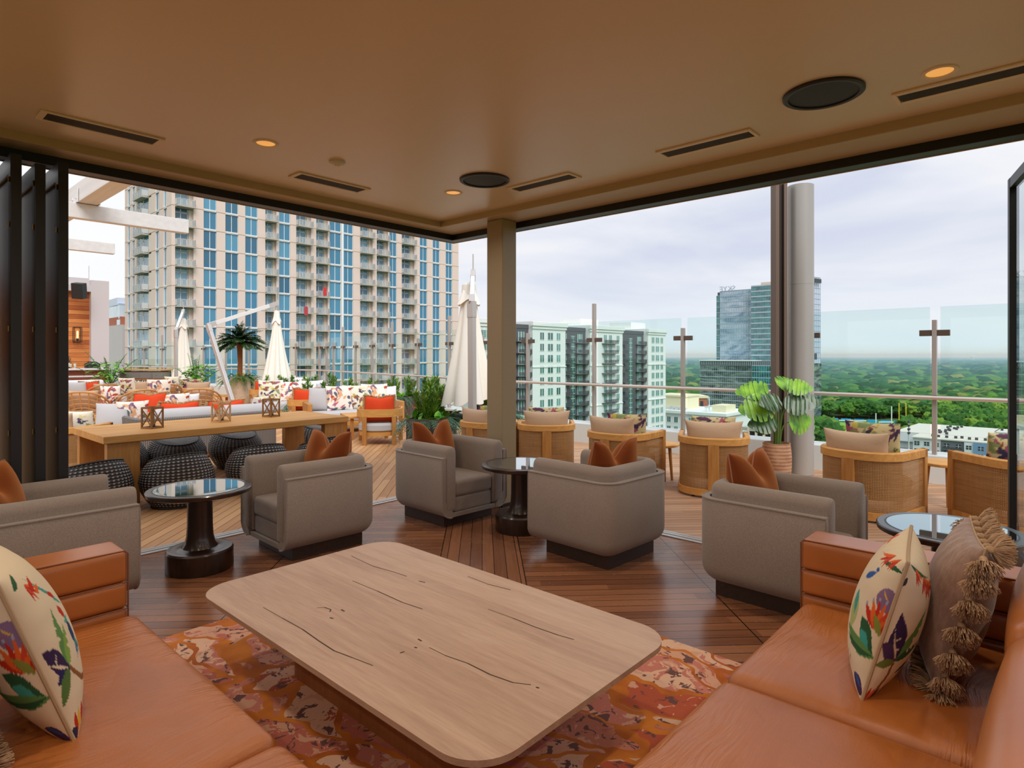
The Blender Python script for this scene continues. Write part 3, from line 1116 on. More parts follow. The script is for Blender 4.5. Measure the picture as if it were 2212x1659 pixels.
# coffee table: rounded slab on a solid plinth
t = thing('coffee_table', 'large low bleached oak coffee table with rounded corners', 'coffee table', (1.82, 2.27, .016))
mb = MB()
o = rrect(-.595, -1.03, .595, 1.03, .17, 12)
i1 = rrect(-.545, -.98, .545, .98, .13, 12)
n_ = len(o)
vs = [(x, y, .384) for x, y in o] + [(x, y, .362) for x, y in o] + [(x, y, .335) for x, y in i1]
fs = [tuple(range(n_)), tuple(range(2 * n_, 3 * n_))[::-1]]
for k in (0, 1):
    fs += [(k * n_ + j, k * n_ + n_ + j, k * n_ + n_ + (j + 1) % n_, k * n_ + (j + 1) % n_) for j in range(n_)]
mb.add(vs, fs)
M['crack'] = mat('oak_crack', lin('#40301f'), 0.8)
CR_ = [[(345, 352), (430, 400), (520, 450), (590, 500), (660, 545), (740, 575), (830, 610)], [(740, 235), (850, 280), (960, 330), (1050, 360)], [(735, 125), (830, 170), (920, 195), (980, 215)],
       [(1080, 530), (1150, 565), (1250, 600), (1350, 650), (1450, 685), (1530, 695)], [(1250, 215), (1340, 250), (1440, 275)], [(1340, 360), (1450, 400), (1550, 440), (1650, 475), (1720, 495)],
       [(582, 355), (615, 352), (645, 362), (640, 372)], [(640, 398), (655, 402)], [(690, 362), (705, 370)], [(1030, 492), (1046, 502)], [(1014, 528), (1026, 532)], [(1552, 705), (1566, 710)], [(1034, 236), (1062, 242)], [(950, 555), (970, 548)]]
for c_ in CR_:
    q_ = []
    for u_, v_ in c_:
        px_, py_ = 400 + u_ / 2.048, 1140 + v_ / 2.048
        d_ = 1320 * 1.2 / (py_ - 768)
        la_ = (px_ - 1106) / 1320 * d_
        q_.append(Vector((d_ * .7408 + la_ * .67172 - 1.82, d_ * .67172 - la_ * .7408 - 2.27, .3843)))
    for i_ in range(len(q_) - 1):
        dd_ = (q_[i_ + 1] - q_[i_]).normalized()
        sd_ = Vector((-dd_.y, dd_.x, 0))
        k_ = .0010 + .0022 * math.sin(PI * (i_ + .7) / len(q_)) if len(c_) > 2 else .004
        mb.add([q_[i_] - sd_ * k_, q_[i_] + sd_ * k_, q_[i_ + 1] + sd_ * k_, q_[i_ + 1] - sd_ * k_], [(0, 3, 2, 1)], 1)
obj('tabletop', mb, [M['oak'], M['crack']], t)
obj('base', MB().prism(rrect(-.31, -.60, .30, .59, .06, 8), 0, .34), M['oak_dark'], t)

# grey tub armchairs ----------------------------------------------------
def make_armchair(label):
    t = thing('armchair', label, 'armchair', group='grey upholstered armchairs')
    P = upath(.84, .82, .15)
    prof = [(0, .645), (0, .22)] + [(.12 - .12 * math.cos(a), .22 - .12 * math.sin(a)) for a in [PI / 2 * q / 6 for q in range(1, 7)]]
    prof += [(.145, .10), (.145, .14), (.05, .25), (.05, .66), (.012, .66)]
    mb = MB().sweep(P, prof)
    mb.box(-.31, -.29, .10, .31, .40, .135)
    sh = obj('shell', mb, M['grey'], t, smooth=50)
    # welt along the top and front edge of the shell
    w = [(x - nx * .004, y - ny * .004, .656) for x, y, nx, ny in P]
    fr = [(-.42 + .004, .412, z) for z in (.62, .4, .22)] + [(-.42 + .12 - .12 * math.cos(a), .412, .22 - .12 * math.sin(a)) for a in [PI / 2 * q / 6 for q in range(1, 7)]]
    obj('welt', MB().tube(fr[::-1] + w + [(-x, y, z) for x, y, z in fr], .007, 6), M['grey'], sh)
    pr = [(.05, .15), (.05, .70)] + [(.1125 - .0625 * math.cos(a), .70 + .06 * math.sin(a)) for a in [PI * q / 8 for q in range(1, 8)]] + [(.175, .70), (.175, .15)]
    obj('arm_roll', MB().sweep(upath(.84, .82, .19, front=.385), pr, ends=.035), M['grey'], t, smooth=60)
    mb = MB().puff((0, .07, .355), (.485, .64, .155), .035, .012)
    obj('seat_cushion', mb, M['grey'], t, merge=True)
    obj('front_rail', MB().puff((0, .05, .205), (.485, .66, .145), .025), M['grey'], t, merge=True)
    obj('plinth', MB().box(-.31, -.31, 0, .31, .31, .101), M['plinth'], t, bevel=.003, smooth=0)
    return t


_labels = ['grey armchair at the left edge facing the round side table, its back arm cropped',
           'grey armchair facing left, in front of the black wicker stools',
           'grey armchair nearest the beige column, turned towards the viewer',
           'grey armchair seen from behind, centre right, rust pillow showing over its back',
           'grey armchair farthest right, right behind the leather sofa arm']
_pos = [(.87, 4.76, -90), (2.70, 4.76, 88), (4.12, 4.60, 178), (4.18, 2.82, -3), (4.25, 1.42, 178)]
a0 = make_armchair(_labels[0])
for k, (x, y, rz) in enumerate(_pos):
    o = a0 if k == 0 else dup(a0, label=_labels[k])
    o.location = (x, y, 0)
    o.rotation_euler = (0, 0, R(rz))

# rust velvet pillows, chopped in the middle, one per armchair
def velvet(k, loc, rz, lean, label, chop=.15):
    mb = pillow_mb(.50, .51, .26, 30, chop=chop, pinch=.03, seed=k)
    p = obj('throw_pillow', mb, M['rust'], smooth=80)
    p.location = loc
    p.rotation_euler = (R(lean), 0, R(rz))
    tag(p, label, 'pillow', 'rust velvet pillows')
    obj('piping', MB().tube(mb.rim, .005, 6, closed=True), M['pink_pipe'], p)
    return p


velvet(0, (.66, 4.78, .435), -128, 12, 'rust velvet pillow cropped at the left edge, on the leftmost grey armchair')
velvet(1, (2.84, 4.80, .435), 104, 12, 'rust velvet pillow on the grey armchair in front of the wicker stools')
velvet(2, (4.06, 4.70, .435), 178, 12, 'rust velvet pillow on the grey armchair beside the beige column', .18)
velvet(3, (4.16, 2.74, .435), -14, 12, 'rust velvet pillow on the armchair seen from behind, centre right')
velvet(4, (4.26, 1.56, .435), 172, 12, 'rust velvet pillow on the armchair behind the right leather sofa')

# pedestal side tables --------------------------------------------------
def make_side_table(label):
    t = thing('side_table', label, 'side table', group='dark pedestal side tables')
    obj('tabletop', MB().lathe([(.001, .565), (.33, .565), (.358, .575), (.362, .60), (.355, .606), (.318, .607), (.30, .607), (.001, .607)], 64), M['walnut'], t)
    obj('inlay_line', MB().lathe([(.305, .6072), (.309, .6086), (.316, .6086), (.318, .6072)], 64), M['black_line'], t)
    obj('glass_top', MB().lathe([(.001, .6085), (.308, .6085), (.308, .606)], 64, mi=0), M['black_glass'], t, smooth=20)
    obj('pedestal', MB().lathe([(.225, 0), (.232, .012), (.232, .145), (.222, .158), (.185, .162), (.15, .158), (.125, .168), (.105, .20), (.093, .25), (.088, .33), (.086, .50), (.095, .555), (.12, .566)], 48), M['walnut'], t)
    return t


s0 = make_side_table('dark pedestal side table between the two left armchairs, reflecting the tower')
s0.location = (1.83, 4.83, 0)
dup(s0, (4.22, 3.72, 0), 0, 'dark pedestal side table half hidden behind the centre right armchair')
dup(s0, (4.30, .50, 0), 0, 'dark round table at lower right reflecting pale sky behind the leather sofa')

# tan leather sofas -----------------------------------------------------
def channel_arm(x0, x1, y0, y1, inner, parent, zs):
    """arm with padded horizontal channels on its inner face"""
    for z0, z1 in zs:
        obj('arm_channel', MB().puff(((x0 + x1) / 2, (y0 + y1) / 2, (z0 + z1) / 2), (x1 - x0, y1 - y0, z1 - z0), .022, .006, axis=inner), M['leather'], parent, merge=True)


ARMZ = ((.10, .39), (.39, .515), (.515, .665))
t = thing('leather_sofa', 'tan leather sofa in the lower left corner with channelled arm', 'sofa', (0, 0, 0), group='tan leather sofas')
channel_arm(-.05, .935, 3.335, 3.58, 1, t, ARMZ)
mb = MB()
for z in (.39, .515):
    mb.tube([(-.05, 3.333, z), (.93, 3.333, z), (.938, 3.345, z), (.938, 3.57, z)], .0035, 5)
mb.tube([(.936, 3.338, .18), (.936, 3.338, .65), (.925, 3.345, .662), (.5, 3.342, .664), (-.05, 3.342, .664)], .004, 5)
obj('seam', mb, M['stitch'], t)
for y0, y1 in ((1.89, 3.325), (.30, 1.885)):
    obj('seat_cushion', MB().puff((.455, (y0 + y1) / 2, .275), (1.03, y1 - y0, .19), .055, .024, n=14), M['leather_w'], t, merge=True)
    obj('back_cushion', MB().puff((-.06, (y0 + y1) / 2, .56), (.24, y1 - y0, .42), .07, .03, axis=0), M['leather'], t, merge=True)
obj('base', MB().box(-.18, .32, .03, .88, 3.57, .19), M['plinth'], t, bevel=.01, smooth=0)

t = thing('leather_sofa', 'tan leather sofa on the right carrying a floral and a tasselled pillow', 'sofa', (0, 0, 0), group='tan leather sofas')
channel_arm(3.29, 3.53, -.25, 1.0, 0, t, ARMZ)
mb = MB()
for z in (.39, .515):
    mb.tube([(3.288, -.2, z), (3.288, .99, z), (3.30, 1.002, z), (3.52, 1.002, z)], .0035, 5)
mb.tube([(3.293, 1.0, .18), (3.293, 1.0, .65), (3.297, .99, .662), (3.297, .5, .664), (3.297, -.2, .664)], .004, 5)
obj('seam', mb, M['stitch'], t)
for x0, x1 in ((2.30, 3.285), (1.02, 2.295)):
    obj('seat_cushion', MB().puff(((x0 + x1) / 2, .47, .275), (x1 - x0, 1.03, .19), .055, .024, n=14), M['leather_w'], t, merge=True)
    bc = obj('back_cushion', MB().puff(((x0 + x1) / 2, .0, .60), (x1 - x0 - .01, .25, .44), .075, .03, axis=1), M['leather'], t, merge=True)
    zt = .812
    mb = MB()
    pts = [(x0 + .06, .055, .42), (x0 + .045, .055, .62), (x0 + .07, .05, .785), (x0 + .2, .045, .822), (x1 - .2, .045, .822), (x1 - .08, .05, .785)]
    mb.tube([(x0 + .02, .01, .43), (x0 + .012, .01, .6), (x0 + .03, .01, .77), (x0 + .075, .01, .815), (x0 + .3, .01, .832), (x1 - .3, .01, .832), (x1 - .075, .01, .815)], .004, 5)
    obj('piping', mb, M['stitch'], bc)
obj('base', MB().box(1.05, -.20, .03, 3.5, .88, .19), M['plinth'], t, bevel=.01, smooth=0)

# large printed pillows ---------------------------------------------------
CREAM = lin('#d9c9ad')


PUR, PLUM, RED, ORG, GRN, DGR, BLU, TEA, YEL, BRN, LIL = [lin(h) for h in ('#3a2a4e', '#4a3058', '#b8301c', '#d8632a', '#5d8a4c', '#2f5a3c', '#2f5aa0', '#3f9a90', '#d8b03c', '#8a5a34', '#7f6688')]


def seg(p, q, w, cv=0.0):
    """leaf outline from p to q in (distance from the seam, height) coordinates"""
    return petal(p[0], p[1], math.atan2(q[1] - p[1], q[0] - p[0]), math.hypot(q[0] - p[0], q[1] - p[1]), w, cv)


def blob(cx, cy, rx, ry, n=20):
    return [(cx + rx * math.cos(2 * PI * i / n), cy + ry * math.sin(2 * PI * i / n)) for i in range(n)]


def banana(p, q, w, cv, c, notch=True):
    """banana leaf with torn notches"""
    out = [(seg(p, q, w, cv), c)]
    if notch:
        d = (q[0] - p[0], q[1] - p[1])
        L = math.hypot(*d)
        nx, ny = -d[1] / L, d[0] / L
        for t_ in (.5, .68, .84):
            m = (p[0] + d[0] * t_ + nx * cv * L * t_ * t_, p[1] + d[1] * t_ + ny * cv * L * t_ * t_)
            s_ = -1 if cv > 0 else 1
            out.append((seg((m[0] + nx * s_ * w * 1.2, m[1] + ny * s_ * w * 1.2), (m[0] + nx * s_ * w * .1, m[1] + ny * s_ * w * .1), .022), CREAM))
    return out


def flower(a=.36, v=.18):
    sh = [(blob(a - .16, v + .22, .25, .17), LIL), (seg((a - .24, v + .22), (a + .02, v + .30), .015, .2), YEL)]
    for k in range(7):
        ang = .62 + .38 * k
        sh.append((seg((a - .12, v - .22), (a - .12 + .52 * math.cos(ang), v - .22 + .46 * math.sin(ang)), .055), (RED, ORG, RED, ORG, lin('#c9452a'), ORG, RED)[k]))
        sh.append((blob(a - .12 + .47 * math.cos(ang), v - .22 + .42 * math.sin(ang), .03, .03, 8), lin('#96a0b8')))
    sh.append((seg((a - .30, v - .26), (a - .02, v - .02), .07), lin('#7f8a3c')))
    return sh


def parrot(a=.5, v=-.2):
    return [(seg((a + .38, v + .38), (a + .30, v - .14), .10, .1), lin('#a8b274')), (seg((a + .42, v + .42), (a + .34, v + .1), .05), TEA), (seg((a + .12, v + .22), (a - .36, v - .20), .13, -.1), DGR),
            (seg((a + .05, v + .05), (a - .30, v - .18), .09), TEA), (seg((a + .45, v - .10), (a - .50, v - .30), .10, -.12), GRN), (seg((a + .40, v - .2), (a - .4, v - .26), .05, -.1), DGR),
            (seg((a + .30, v - .36), (a + .42, v - .58), .010), BRN), (seg((a + .20, v - .36), (a + .30, v - .54), .010), BRN)]


def sprays(pts):
    sh = []
    for x, y in pts:
        for q in range(4):
            sh.append((petal(x, y, -1.9 + q * .38, .24, .028, .12), (RED, lin('#c8503c'), RED, ORG)[q]))
    return sh


PRINT_FLOWER = flower() + parrot() + [(seg((.92, .42), (.80, .66), .05, .2), BLU), (blob(.78, .66, .05, .03), BLU), (seg((.12, .94), (.02, .84), .05), lin('#4a6a78')), (seg((.9, .80), (.0, .92), .035, .1), DGR)]
PRINT_FLOWER += sprays([(.55, .98), (.8, .95)]) + [(seg((.55, -.74), (.05, -.92), .10), PLUM), (seg((.5, -.72), (.2, -.84), .03), BLU)]
PRINT_PALM = [([(.44, -.36), (.50, -.36), (.47, -.60), (.42, -.9), (.33, -.9), (.40, -.6)], BRN)]
PRINT_PALM += [(seg((.47, -.34), (.10, .24), .22, -.25), PUR), (seg((.47, -.34), (.02, -.10), .13, .1), PLUM), (seg((.46, -.33), (.16, .06), .022, -.1), CREAM), (seg((.30, -.06), (.42, -.02), .012), CREAM), (seg((.36, -.18), (.47, -.17), .010), CREAM)]
PRINT_PALM += banana((.47, -.33), (.97, .30), .085, .12, GRN) + banana((.47, -.34), (.92, -.10), .07, -.1, DGR) + banana((.47, -.36), (.02, -.42), .07, .1, lin('#6b7a3c'), False)
PRINT_PALM += [(seg((.90, -.40), (.62, -.56), .035), lin('#3a3a44')), (seg((.90, -.44), (.7, -.62), .02), lin('#3a3a44')), (seg((.16, .80), (.04, .66), .045), lin('#3a3a44')), (seg((.3, .98), (.98, .80), .035, -.1), DGR)]
PRINT_PALM += sprays([(.55, .92), (.78, .80), (.9, .7)]) + [(seg((.1 + .14 * k, -.98), (.2 + .14 * k, -.76), .06), (RED, ORG, PLUM, RED, BLU)[k]) for k in range(5)]
# print of the left pillow's front
PRINT_LEFT = [([(.50, -.27), (.55, -.26), (.78, -.50), (.97, -.62), (.92, -.66), (.72, -.54)], BRN)]
PRINT_LEFT += [(seg((.52, -.26), (.10, .02), .15, -.12), PUR), (seg((.52, -.27), (.16, -.30), .09, .1), lin('#2e2a5e')), (seg((.50, -.26), (.14, -.10), .02, -.05), CREAM), (seg((.30, -.14), (.38, -.04), .012), CREAM)]
PRINT_LEFT += banana((.52, -.26), (.64, .38), .075, -.12, GRN) + banana((.53, -.26), (.80, .12), .06, .1, lin('#7fa04c')) + banana((.52, -.28), (.05, -.52), .09, .12, lin('#55743c'), False)
PRINT_LEFT += [(seg((.86, .30), (.90, .10), .035), RED), (blob(.88, .10, .05, .03), TEA), (seg((.88, .08), (.88, -.26), .045), lin('#24406a'))] + [(seg((.88, -.14), (.80 + .05 * k, -.34), .020), (BLU, TEA, BLU, TEA)[k]) for k in range(4)]
PRINT_LEFT += [(seg((.30, .80), (.72, .90), .035, .1), DGR), (seg((.98, .20), (.72, .84), .02), TEA)] + sprays([(.62, .78)]) + [(seg((.62, .66), (.86, .76), .04, .1), RED), (seg((.70, .60), (.84, .66), .035), ORG), (seg((.86, .50), (.93, .36), .03), RED)]
for k in range(5):
    PRINT_LEFT.append((seg((.24 + .17 * k, -.94), (.34 + .13 * k, -.70), .075), (RED, YEL, RED, YEL, BLU)[k]))
PRINT_LEFT.append((seg((.0, -.96), (.3, -.86), .09), lin('#33304a')))


def big_pillow(label, loc, rot, shapes, back, w=.56, h=.56, t=.22, name='throw_pillow'):
    mb = pillow_mb(w, h, t, 150, pinch=.06, shapes=shapes, base=CREAM, back=back, wrinkle=.03, dense=2.0, edge=True)
    p = obj(name, mb, M['pattern'], smooth=80)
    p.location = loc
    p.rotation_euler = rot
    tag(p, label, 'pillow', 'tropical print pillows on the leather sofas')
    mb2 = MB().tube(mb.rim[::3], .0065, 6, closed=True)
    obj('piping', mb2, M['cord'], p)
    return p


big_pillow('large cream tropical print pillow on the left leather sofa, cut by the left edge', (.52, 2.62, .372), (R(19), 0, R(-93)), PRINT_LEFT, PRINT_FLOWER, .62, .60, .25)
big_pillow('large cream tropical print pillow on the right leather sofa', (2.70, .575, .372), (R(15), 0, R(8)), PRINT_FLOWER, PRINT_PALM, .54, .54, .235)

# mauve velvet pillows with cotton tassels
def tassel_mb(rnd, sc=1.0):
    mb = MB()
    mb.lathe([(.001, .0), (.010, -.004), (.013, -.014), (.010, -.022), (.013, -.028)], 8)
    for k in range(210):
        a = rnd.uniform(0, 2 * PI)
        s = math.sqrt(rnd.random())
        rr = .052 * s
        d = Vector((math.cos(a) * rr, math.sin(a) * rr, -.040 - .036 * math.sqrt(1 - s * s * .8)))
        p0 = Vector((math.cos(a) * .008, math.sin(a) * .008, -.022))
        m_ = p0.lerp(d, .5) + Vector((math.cos(a), math.sin(a), 0)) * .010 * s
        mb.tube([p0, m_, d + Vector((rnd.uniform(-.006, .006), rnd.uniform(-.006, .006), rnd.uniform(-.006, .004)))], .0016, 3)
    mb.v = [(x * sc, y * sc, z * sc) for x, y, z in mb.v]
    return mb


_rt = random.Random(5)
TAS = [tassel_mb(_rt).mesh('tassel', M['tassel'], 60) for _ in range(3)]


def tassel_pillow(label, loc, rot, w=.50, h=.54, t=.20, sides='LTRB'):
    mb = pillow_mb(w, h, t, 40, pinch=.06, wrinkle=.05, seed=2)
    p = obj('tasselled_pillow', mb, M['mauve'], smooth=80)
    p.location = loc
    p.rotation_euler = rot
    tag(p, label, 'pillow', 'mauve tasselled pillows')
    obj('seam', MB().tube(mb.rim, .004, 5, closed=True), M['cord'], p)
    n = 40
    rim = mb.rim
    spots = []
    for k, s_ in enumerate('BRTL'):
        if s_ not in sides:
            continue
        for q in range(7):
            spots.append((s_, rim[(k * n + 3 + int(q * (n - 4) / 6.2)) % (4 * n)]))
    Mi = Euler(rot).to_matrix().inverted()
    down = Mi @ Vector((0, 0, -1))
    for i, (s_, pt) in enumerate(spots):
        o = bpy.data.objects.new('tassel', TAS[i % 3])
        COL.objects.link(o)
        o.parent = p
        out = {'B': Vector((0, .9, .12)), 'T': Vector((0, -.35, .8)), 'L': Vector((-.85, 0, 0)), 'R': Vector((.85, 0, 0))}[s_]
        d = (down * .75 + out).normalized()
        o.location = Vector(pt) + (Vector((0, 0, .018)) if s_ == 'B' else Vector((0, 0, .0)))
        o.rotation_mode = 'QUATERNION'
        o.rotation_quaternion = Vector((0, 0, -1)).rotation_difference(d)
        o.scale = (1.12, 1.12, 1.12)
    return p


tassel_pillow('mauve velvet pillow edged with cotton tassels on the right leather sofa', (2.90, .385, .385), (R(14), 0, R(10)), .52, .56, .22)
tassel_pillow('mauve tasselled pillow mostly hidden behind the left floral pillow', (.26, 2.52, .385), (R(18), 0, R(-88)), .44, .44, .18)

# ------------------------------------------------------------------ roof terrace: decks, coping, railings, columns
RAIL_E = [(9.3, -2.2), (9.3, 8.4)]
RAIL_NE = [(9.3, 8.4), (11.65, 19.6)]
RAIL_N = [(11.65, 19.6), (9.6, 34.0)]
struct('floor_terrace_east', MB().prism([(5.07, -3.2), (9.42, -3.2), (9.42, 8.5), (5.07, 5.62)], -.2, -.004), M['deck_e'], smooth=0)
struct('floor_terrace_north', MB().prism([(-16, 5.62), (5.07, 5.62), (9.42, 8.5), (11.8, 19.7), (9.75, 34.2), (9.0, 40), (-16, 40)], -.2, -.004), M['deck_n'], smooth=0)
mb = MB()
for (p, q) in (RAIL_E, RAIL_NE, RAIL_N):
    a, b = Vector((p[0], p[1], .12)), Vector((q[0], q[1], .12))
    n_ = (b - a).normalized().cross(Vector((0, 0, 1)))
    mb.bar(a + n_ * .12, b + n_ * .12, .42, .46)
struct('trim_5', mb, M['curb'], bevel=.012, smooth=0)
# parapet wall of our own building below the coping
mb = MB()
mb.prism([(9.30, -3.2), (9.62, -3.2), (9.62, 8.4), (11.98, 19.6), (9.95, 34.2), (9.3, 40), (-16, 40), (-16, 39.6), (9, 39.6), (9.6, 34), (11.6, 19.6), (9.28, 8.4)], -52, -.15)
struct('wall_building', mb, M['stucco'], smooth=0)


def railing(label, p, q, posts, tall, glass_top=2.22, post_top=2.05, skew=0.0):
    """posts: distances along p->q; glass panes between them, one handrail"""
    a, b = Vector((p[0], p[1], 0)), Vector((q[0], q[1], 0))
    d = (b - a).normalized()
    L = (b - a).length
    out = d.cross(Vector((0, 0, 1)))
    t = thing('glass_railing', label, 'railing', (a.x, a.y, .345), group='terrace glass railings')
    loc = lambda s, o, z: a + d * s + out * o + Vector((0, 0, z))
    for i, s in enumerate(posts):
        top = 2.55 if i in tall else post_top
        po = obj('post', MB().bar(loc(s, 0, .34), loc(s, 0, top), .075, .05, up=(d.x, d.y, 0)), M['post'], t, world=True, bevel=.004, smooth=0)
        obj('clamp', MB().bar(loc(s - .16, .0, 1.885), loc(s + .16, .0, 1.885), .05, .075), M['clamp'], po, world=True, bevel=.003, smooth=0)
        obj('bracket', MB().bar(loc(s - .15, -.06, 1.085), loc(s + .15, -.06, 1.085), .04, .03), M['clamp'], po, world=True, smooth=0)
    for i in range(len(posts) - 1):
        s0, s1 = posts[i] + .055, posts[i + 1] - .055
        if s1 - s0 < .3:
            continue
        obj('glass_pane', MB().bar(loc((s0 + s1) / 2, .05, .40), loc((s0 + s1) / 2, .05, glass_top), s1 - s0, .014, up=(out.x, out.y, 0)), M['rail_glass'], t, world=True, smooth=0)
    obj('handrail', MB().tube([loc(0, -.09, 1.07), loc(L, -.09, 1.07)], .026, 12), M['rail'], t, world=True)
    return t


railing('glass railing along the right side, in front of forest and white apartment block', RAIL_E[0], RAIL_E[1],
        [0.2, 1.75, 3.43, 4.93, 6.85, 8.6, 10.2], (5,))
railing('glass railing in front of the beige tower, right of the closed middle umbrella', RAIL_NE[0], RAIL_NE[1],
        [0.3, 1.15, 2.6, 4.2, 5.8, 7.2, 8.5, 9.6, 10.5, 11.2], (2, 4, 7))
railing('far glass railing behind the potted palm and the bar stools', RAIL_N[0], RAIL_N[1],
        [0.25, 1.6, 3.0, 4.6, 6.2, 7.9, 9.6, 11.4, 13.1, 14.4], (3, 7))

# round steel column with a bronze clad mullion beside it
struct('column_terrace', MB().lathe([(.165, 0), (.165, 3.9)], 40, (8.78, 2.67, 0)).lathe([(.1665, 2.56), (.1665, 2.565)], 40, (8.78, 2.67, 0)), M['col_grey'])
mb = MB()
Mx = Matrix.Rotation(R(42.2 - 90), 4, 'Z')
for off, w, dpt, mi in ((-.055, .05, .16, 0), (.0, .07, .08, 1), (.055, .045, .16, 0)):
    q = Mx.copy()
    q.translation = Vector((8.50, 2.86, 1.95)) + (Mx @ Vector((off, 0, 0)))
    mb.mbox(q, w, dpt, 3.9, mi)
struct('trim_6', mb, [M['bronze'], M['bronze_dk']], bevel=.004, smooth=0)

# white steel pergola at far left
t = thing('pergola', 'white steel pergola beams at upper left above the bar', 'pergola', (4.1, 15.7, 0))
obj('girder', MB().box(3.42, 6.5, 4.86, 3.78, 24.0, 5.28), M['steel_w'], t, world=True, bevel=.01, smooth=0)
for y, z in ((15.68, 4.53), (21.5, 4.68)):
    j = obj('joist', MB().box(-6.0, y - .10, z, 5.65, y + .10, z + .32), M['steel_w'], t, world=True, bevel=.01, smooth=0)
    for x in (3.40, 3.80):
        mb = MB().box(x - .01, y - .22, z + .32, x + .01, y + .22, z + .62)
        for yy in (-.14, .14):
            mb.box(x - .03, y + yy - .03, z + .40, x + .01, y + yy + .03, z + .46)
        obj('bracket', mb, M['steel_w'], j, world=True, smooth=0)
for y in (15.68, 21.5):
    obj('column', MB().box(-5.9, y - .12, 0, -5.6, y + .12, 4.6), M['steel_w'], t, world=True, smooth=0)
obj('column', MB().box(3.42, 23.6, 0, 3.78, 23.96, 4.87), M['steel_w'], t, world=True, smooth=0)


def W_(px, py, d):
    """point seen at photo pixel (px, py) at depth d in front of the camera"""
    la = (px - 1106) / 1320 * d
    return (d * .74080 + la * .67172, d * .67172 - la * .74080, 1.6 - (py - 768) / 1320 * d)


# ------------------------------------------------------------------ terrace furniture
FL = [lin(h) for h in ('#d9a27c', '#c9546a', '#5a6672', '#8a6a86', '#e0b08a', '#b3493e', '#7a5a70')]
FL2 = [lin(h) for h in ('#6a4a7a', '#b9a850', '#3f4560', '#8e9a70', '#a9607a', '#d8cf9a', '#8a5a48')]
FL3 = [lin(h) for h in ('#5b3a52', '#b5a552', '#8a4a32', '#3a3550', '#c9b98a', '#7d8a5a', '#a2546a')]


def floral(rnd, cols, n=26, size=(.3, .7), wd=(.04, .13)):
    sh = []
    for k in range(n):
        sh.append((petal(rnd.uniform(-.95, .95), rnd.uniform(-.95, .95), rnd.uniform(0, 2 * PI), rnd.uniform(*size), rnd.uniform(*wd), rnd.uniform(-.4, .4)), rnd.choice(cols)))
    return sh


_rp = random.Random(11)
PIL = {}
for key, base, cols, nn in (('bird', '#efe5da', FL, 44), ('iris', '#e3dccb', FL2, 48), ('leafy', '#c4b088', FL3, 120)):
    PIL[key] = [pillow_mb(.5, .5, .17, 46, pinch=.06, shapes=floral(_rp, cols, nn, (.3, .7), (.05, .13) if key == 'leafy' else (.05, .15)), base=lin(base), wrinkle=.02).mesh('throw_pillow', M['pattern'], 80) for _ in range(2)]
for key in ('pale', 'white_f', 'beige'):
    PIL[key] = [pillow_mb(.5, .5, .18, 18, pinch=.06, wrinkle=.03).mesh('throw_pillow', M[key], 80)]
_om = pillow_mb(.5, .5, .17, 20, chop=.03, pinch=.05)
PIL['orange'] = [_om.mesh('throw_pillow', M['orange'], 80)]
_of = fringe_mb(_om.rim, .045, random.Random(3), 6, .3, .006).mesh('fringe', M['fringe'], 0)
_np = [0]


def pil(kind, label, x, y, z, rz, lean=15, w=.5, h=.5, roll=0, group=None):
    me = PIL[kind][_np[0] % len(PIL[kind])]
    _np[0] += 1
    p = obj('throw_pillow', me, None)
    p.location = (x, y, z)
    p.rotation_euler = (R(lean), R(roll), R(rz))
    p.scale = (w / .5, .8 + .4 * min(w, h), h / .5)
    tag(p, label, 'pillow', group or {'bird': 'bird of paradise print pillows', 'iris': 'iris print pillows', 'leafy': 'leaf print pillows on rattan chairs', 'pale': 'pale grey pillows', 'white_f': 'white pillows', 'orange': 'fringed orange pillows', 'beige': 'beige pillows'}[kind])
    if kind == 'orange':
        o = obj('fringe', _of, None, p)
    return p


# rattan lounge chairs along the east railing -----------------------------
def make_rattan(label):
    t = thing('rattan_armchair', label, 'armchair', group='rattan lounge chairs')
    P = upath(.80, .80, .34, 9)
    obj('top_rail', MB().sweep(P, [(0, .595), (0, .665), (.012, .675), (.05, .675), (.055, .665), (.055, .60)]), M['teak'], t, smooth=40)
    obj('base_rail', MB().sweep(P, [(0, .025), (0, .10), (.05, .10), (.05, .025)]), M['teak'], t, smooth=40)
    obj('woven_panel', MB().sweep(P, [(.02, .09), (.02, .605), (.026, .605), (.026, .09)]), M['rattan'], t, smooth=50)
    obj('back_stile', MB().box(-.06, -.405, .09, .06, -.36, .61), M['teak_v'], t, bevel=.006, smooth=0)
    for s_ in (-1, 1):
        obj('front_post', MB().box(min(s_ * .34, s_ * .40), .34, .02, max(s_ * .34, s_ * .40), .405, .675), M['teak_v'], t, bevel=.006, smooth=0)
    for x, y in ((-.33, .33), (.33, .33), (-.22, -.28), (.22, -.28)):
        obj('foot', MB().lathe([(.018, 0), (.018, .03)], 10, (x, y, 0)), M['black_m'], t)
    obj('seat_deck', MB().prism([(-.33, .385), (-.33, -.08), (-.22, -.26), (.22, -.26), (.33, -.08), (.33, .385)][::-1], .20, .245), M['teak'], t, bevel=.006, smooth=0)
    obj('seat_cushion', MB().puff((0, .07, .315), (.60, .60, .14), .07, .02), M['seat_tan'], t, merge=True)
    bm_ = pillow_mb(.64, .50, .24, 22, pinch=.11, wrinkle=.05)
    c = obj('back_cushion', bm_, M['beige'], t, smooth=80)
    c.location = (0, -.175, .37)
    c.rotation_euler = (R(8), 0, 0)
    return t


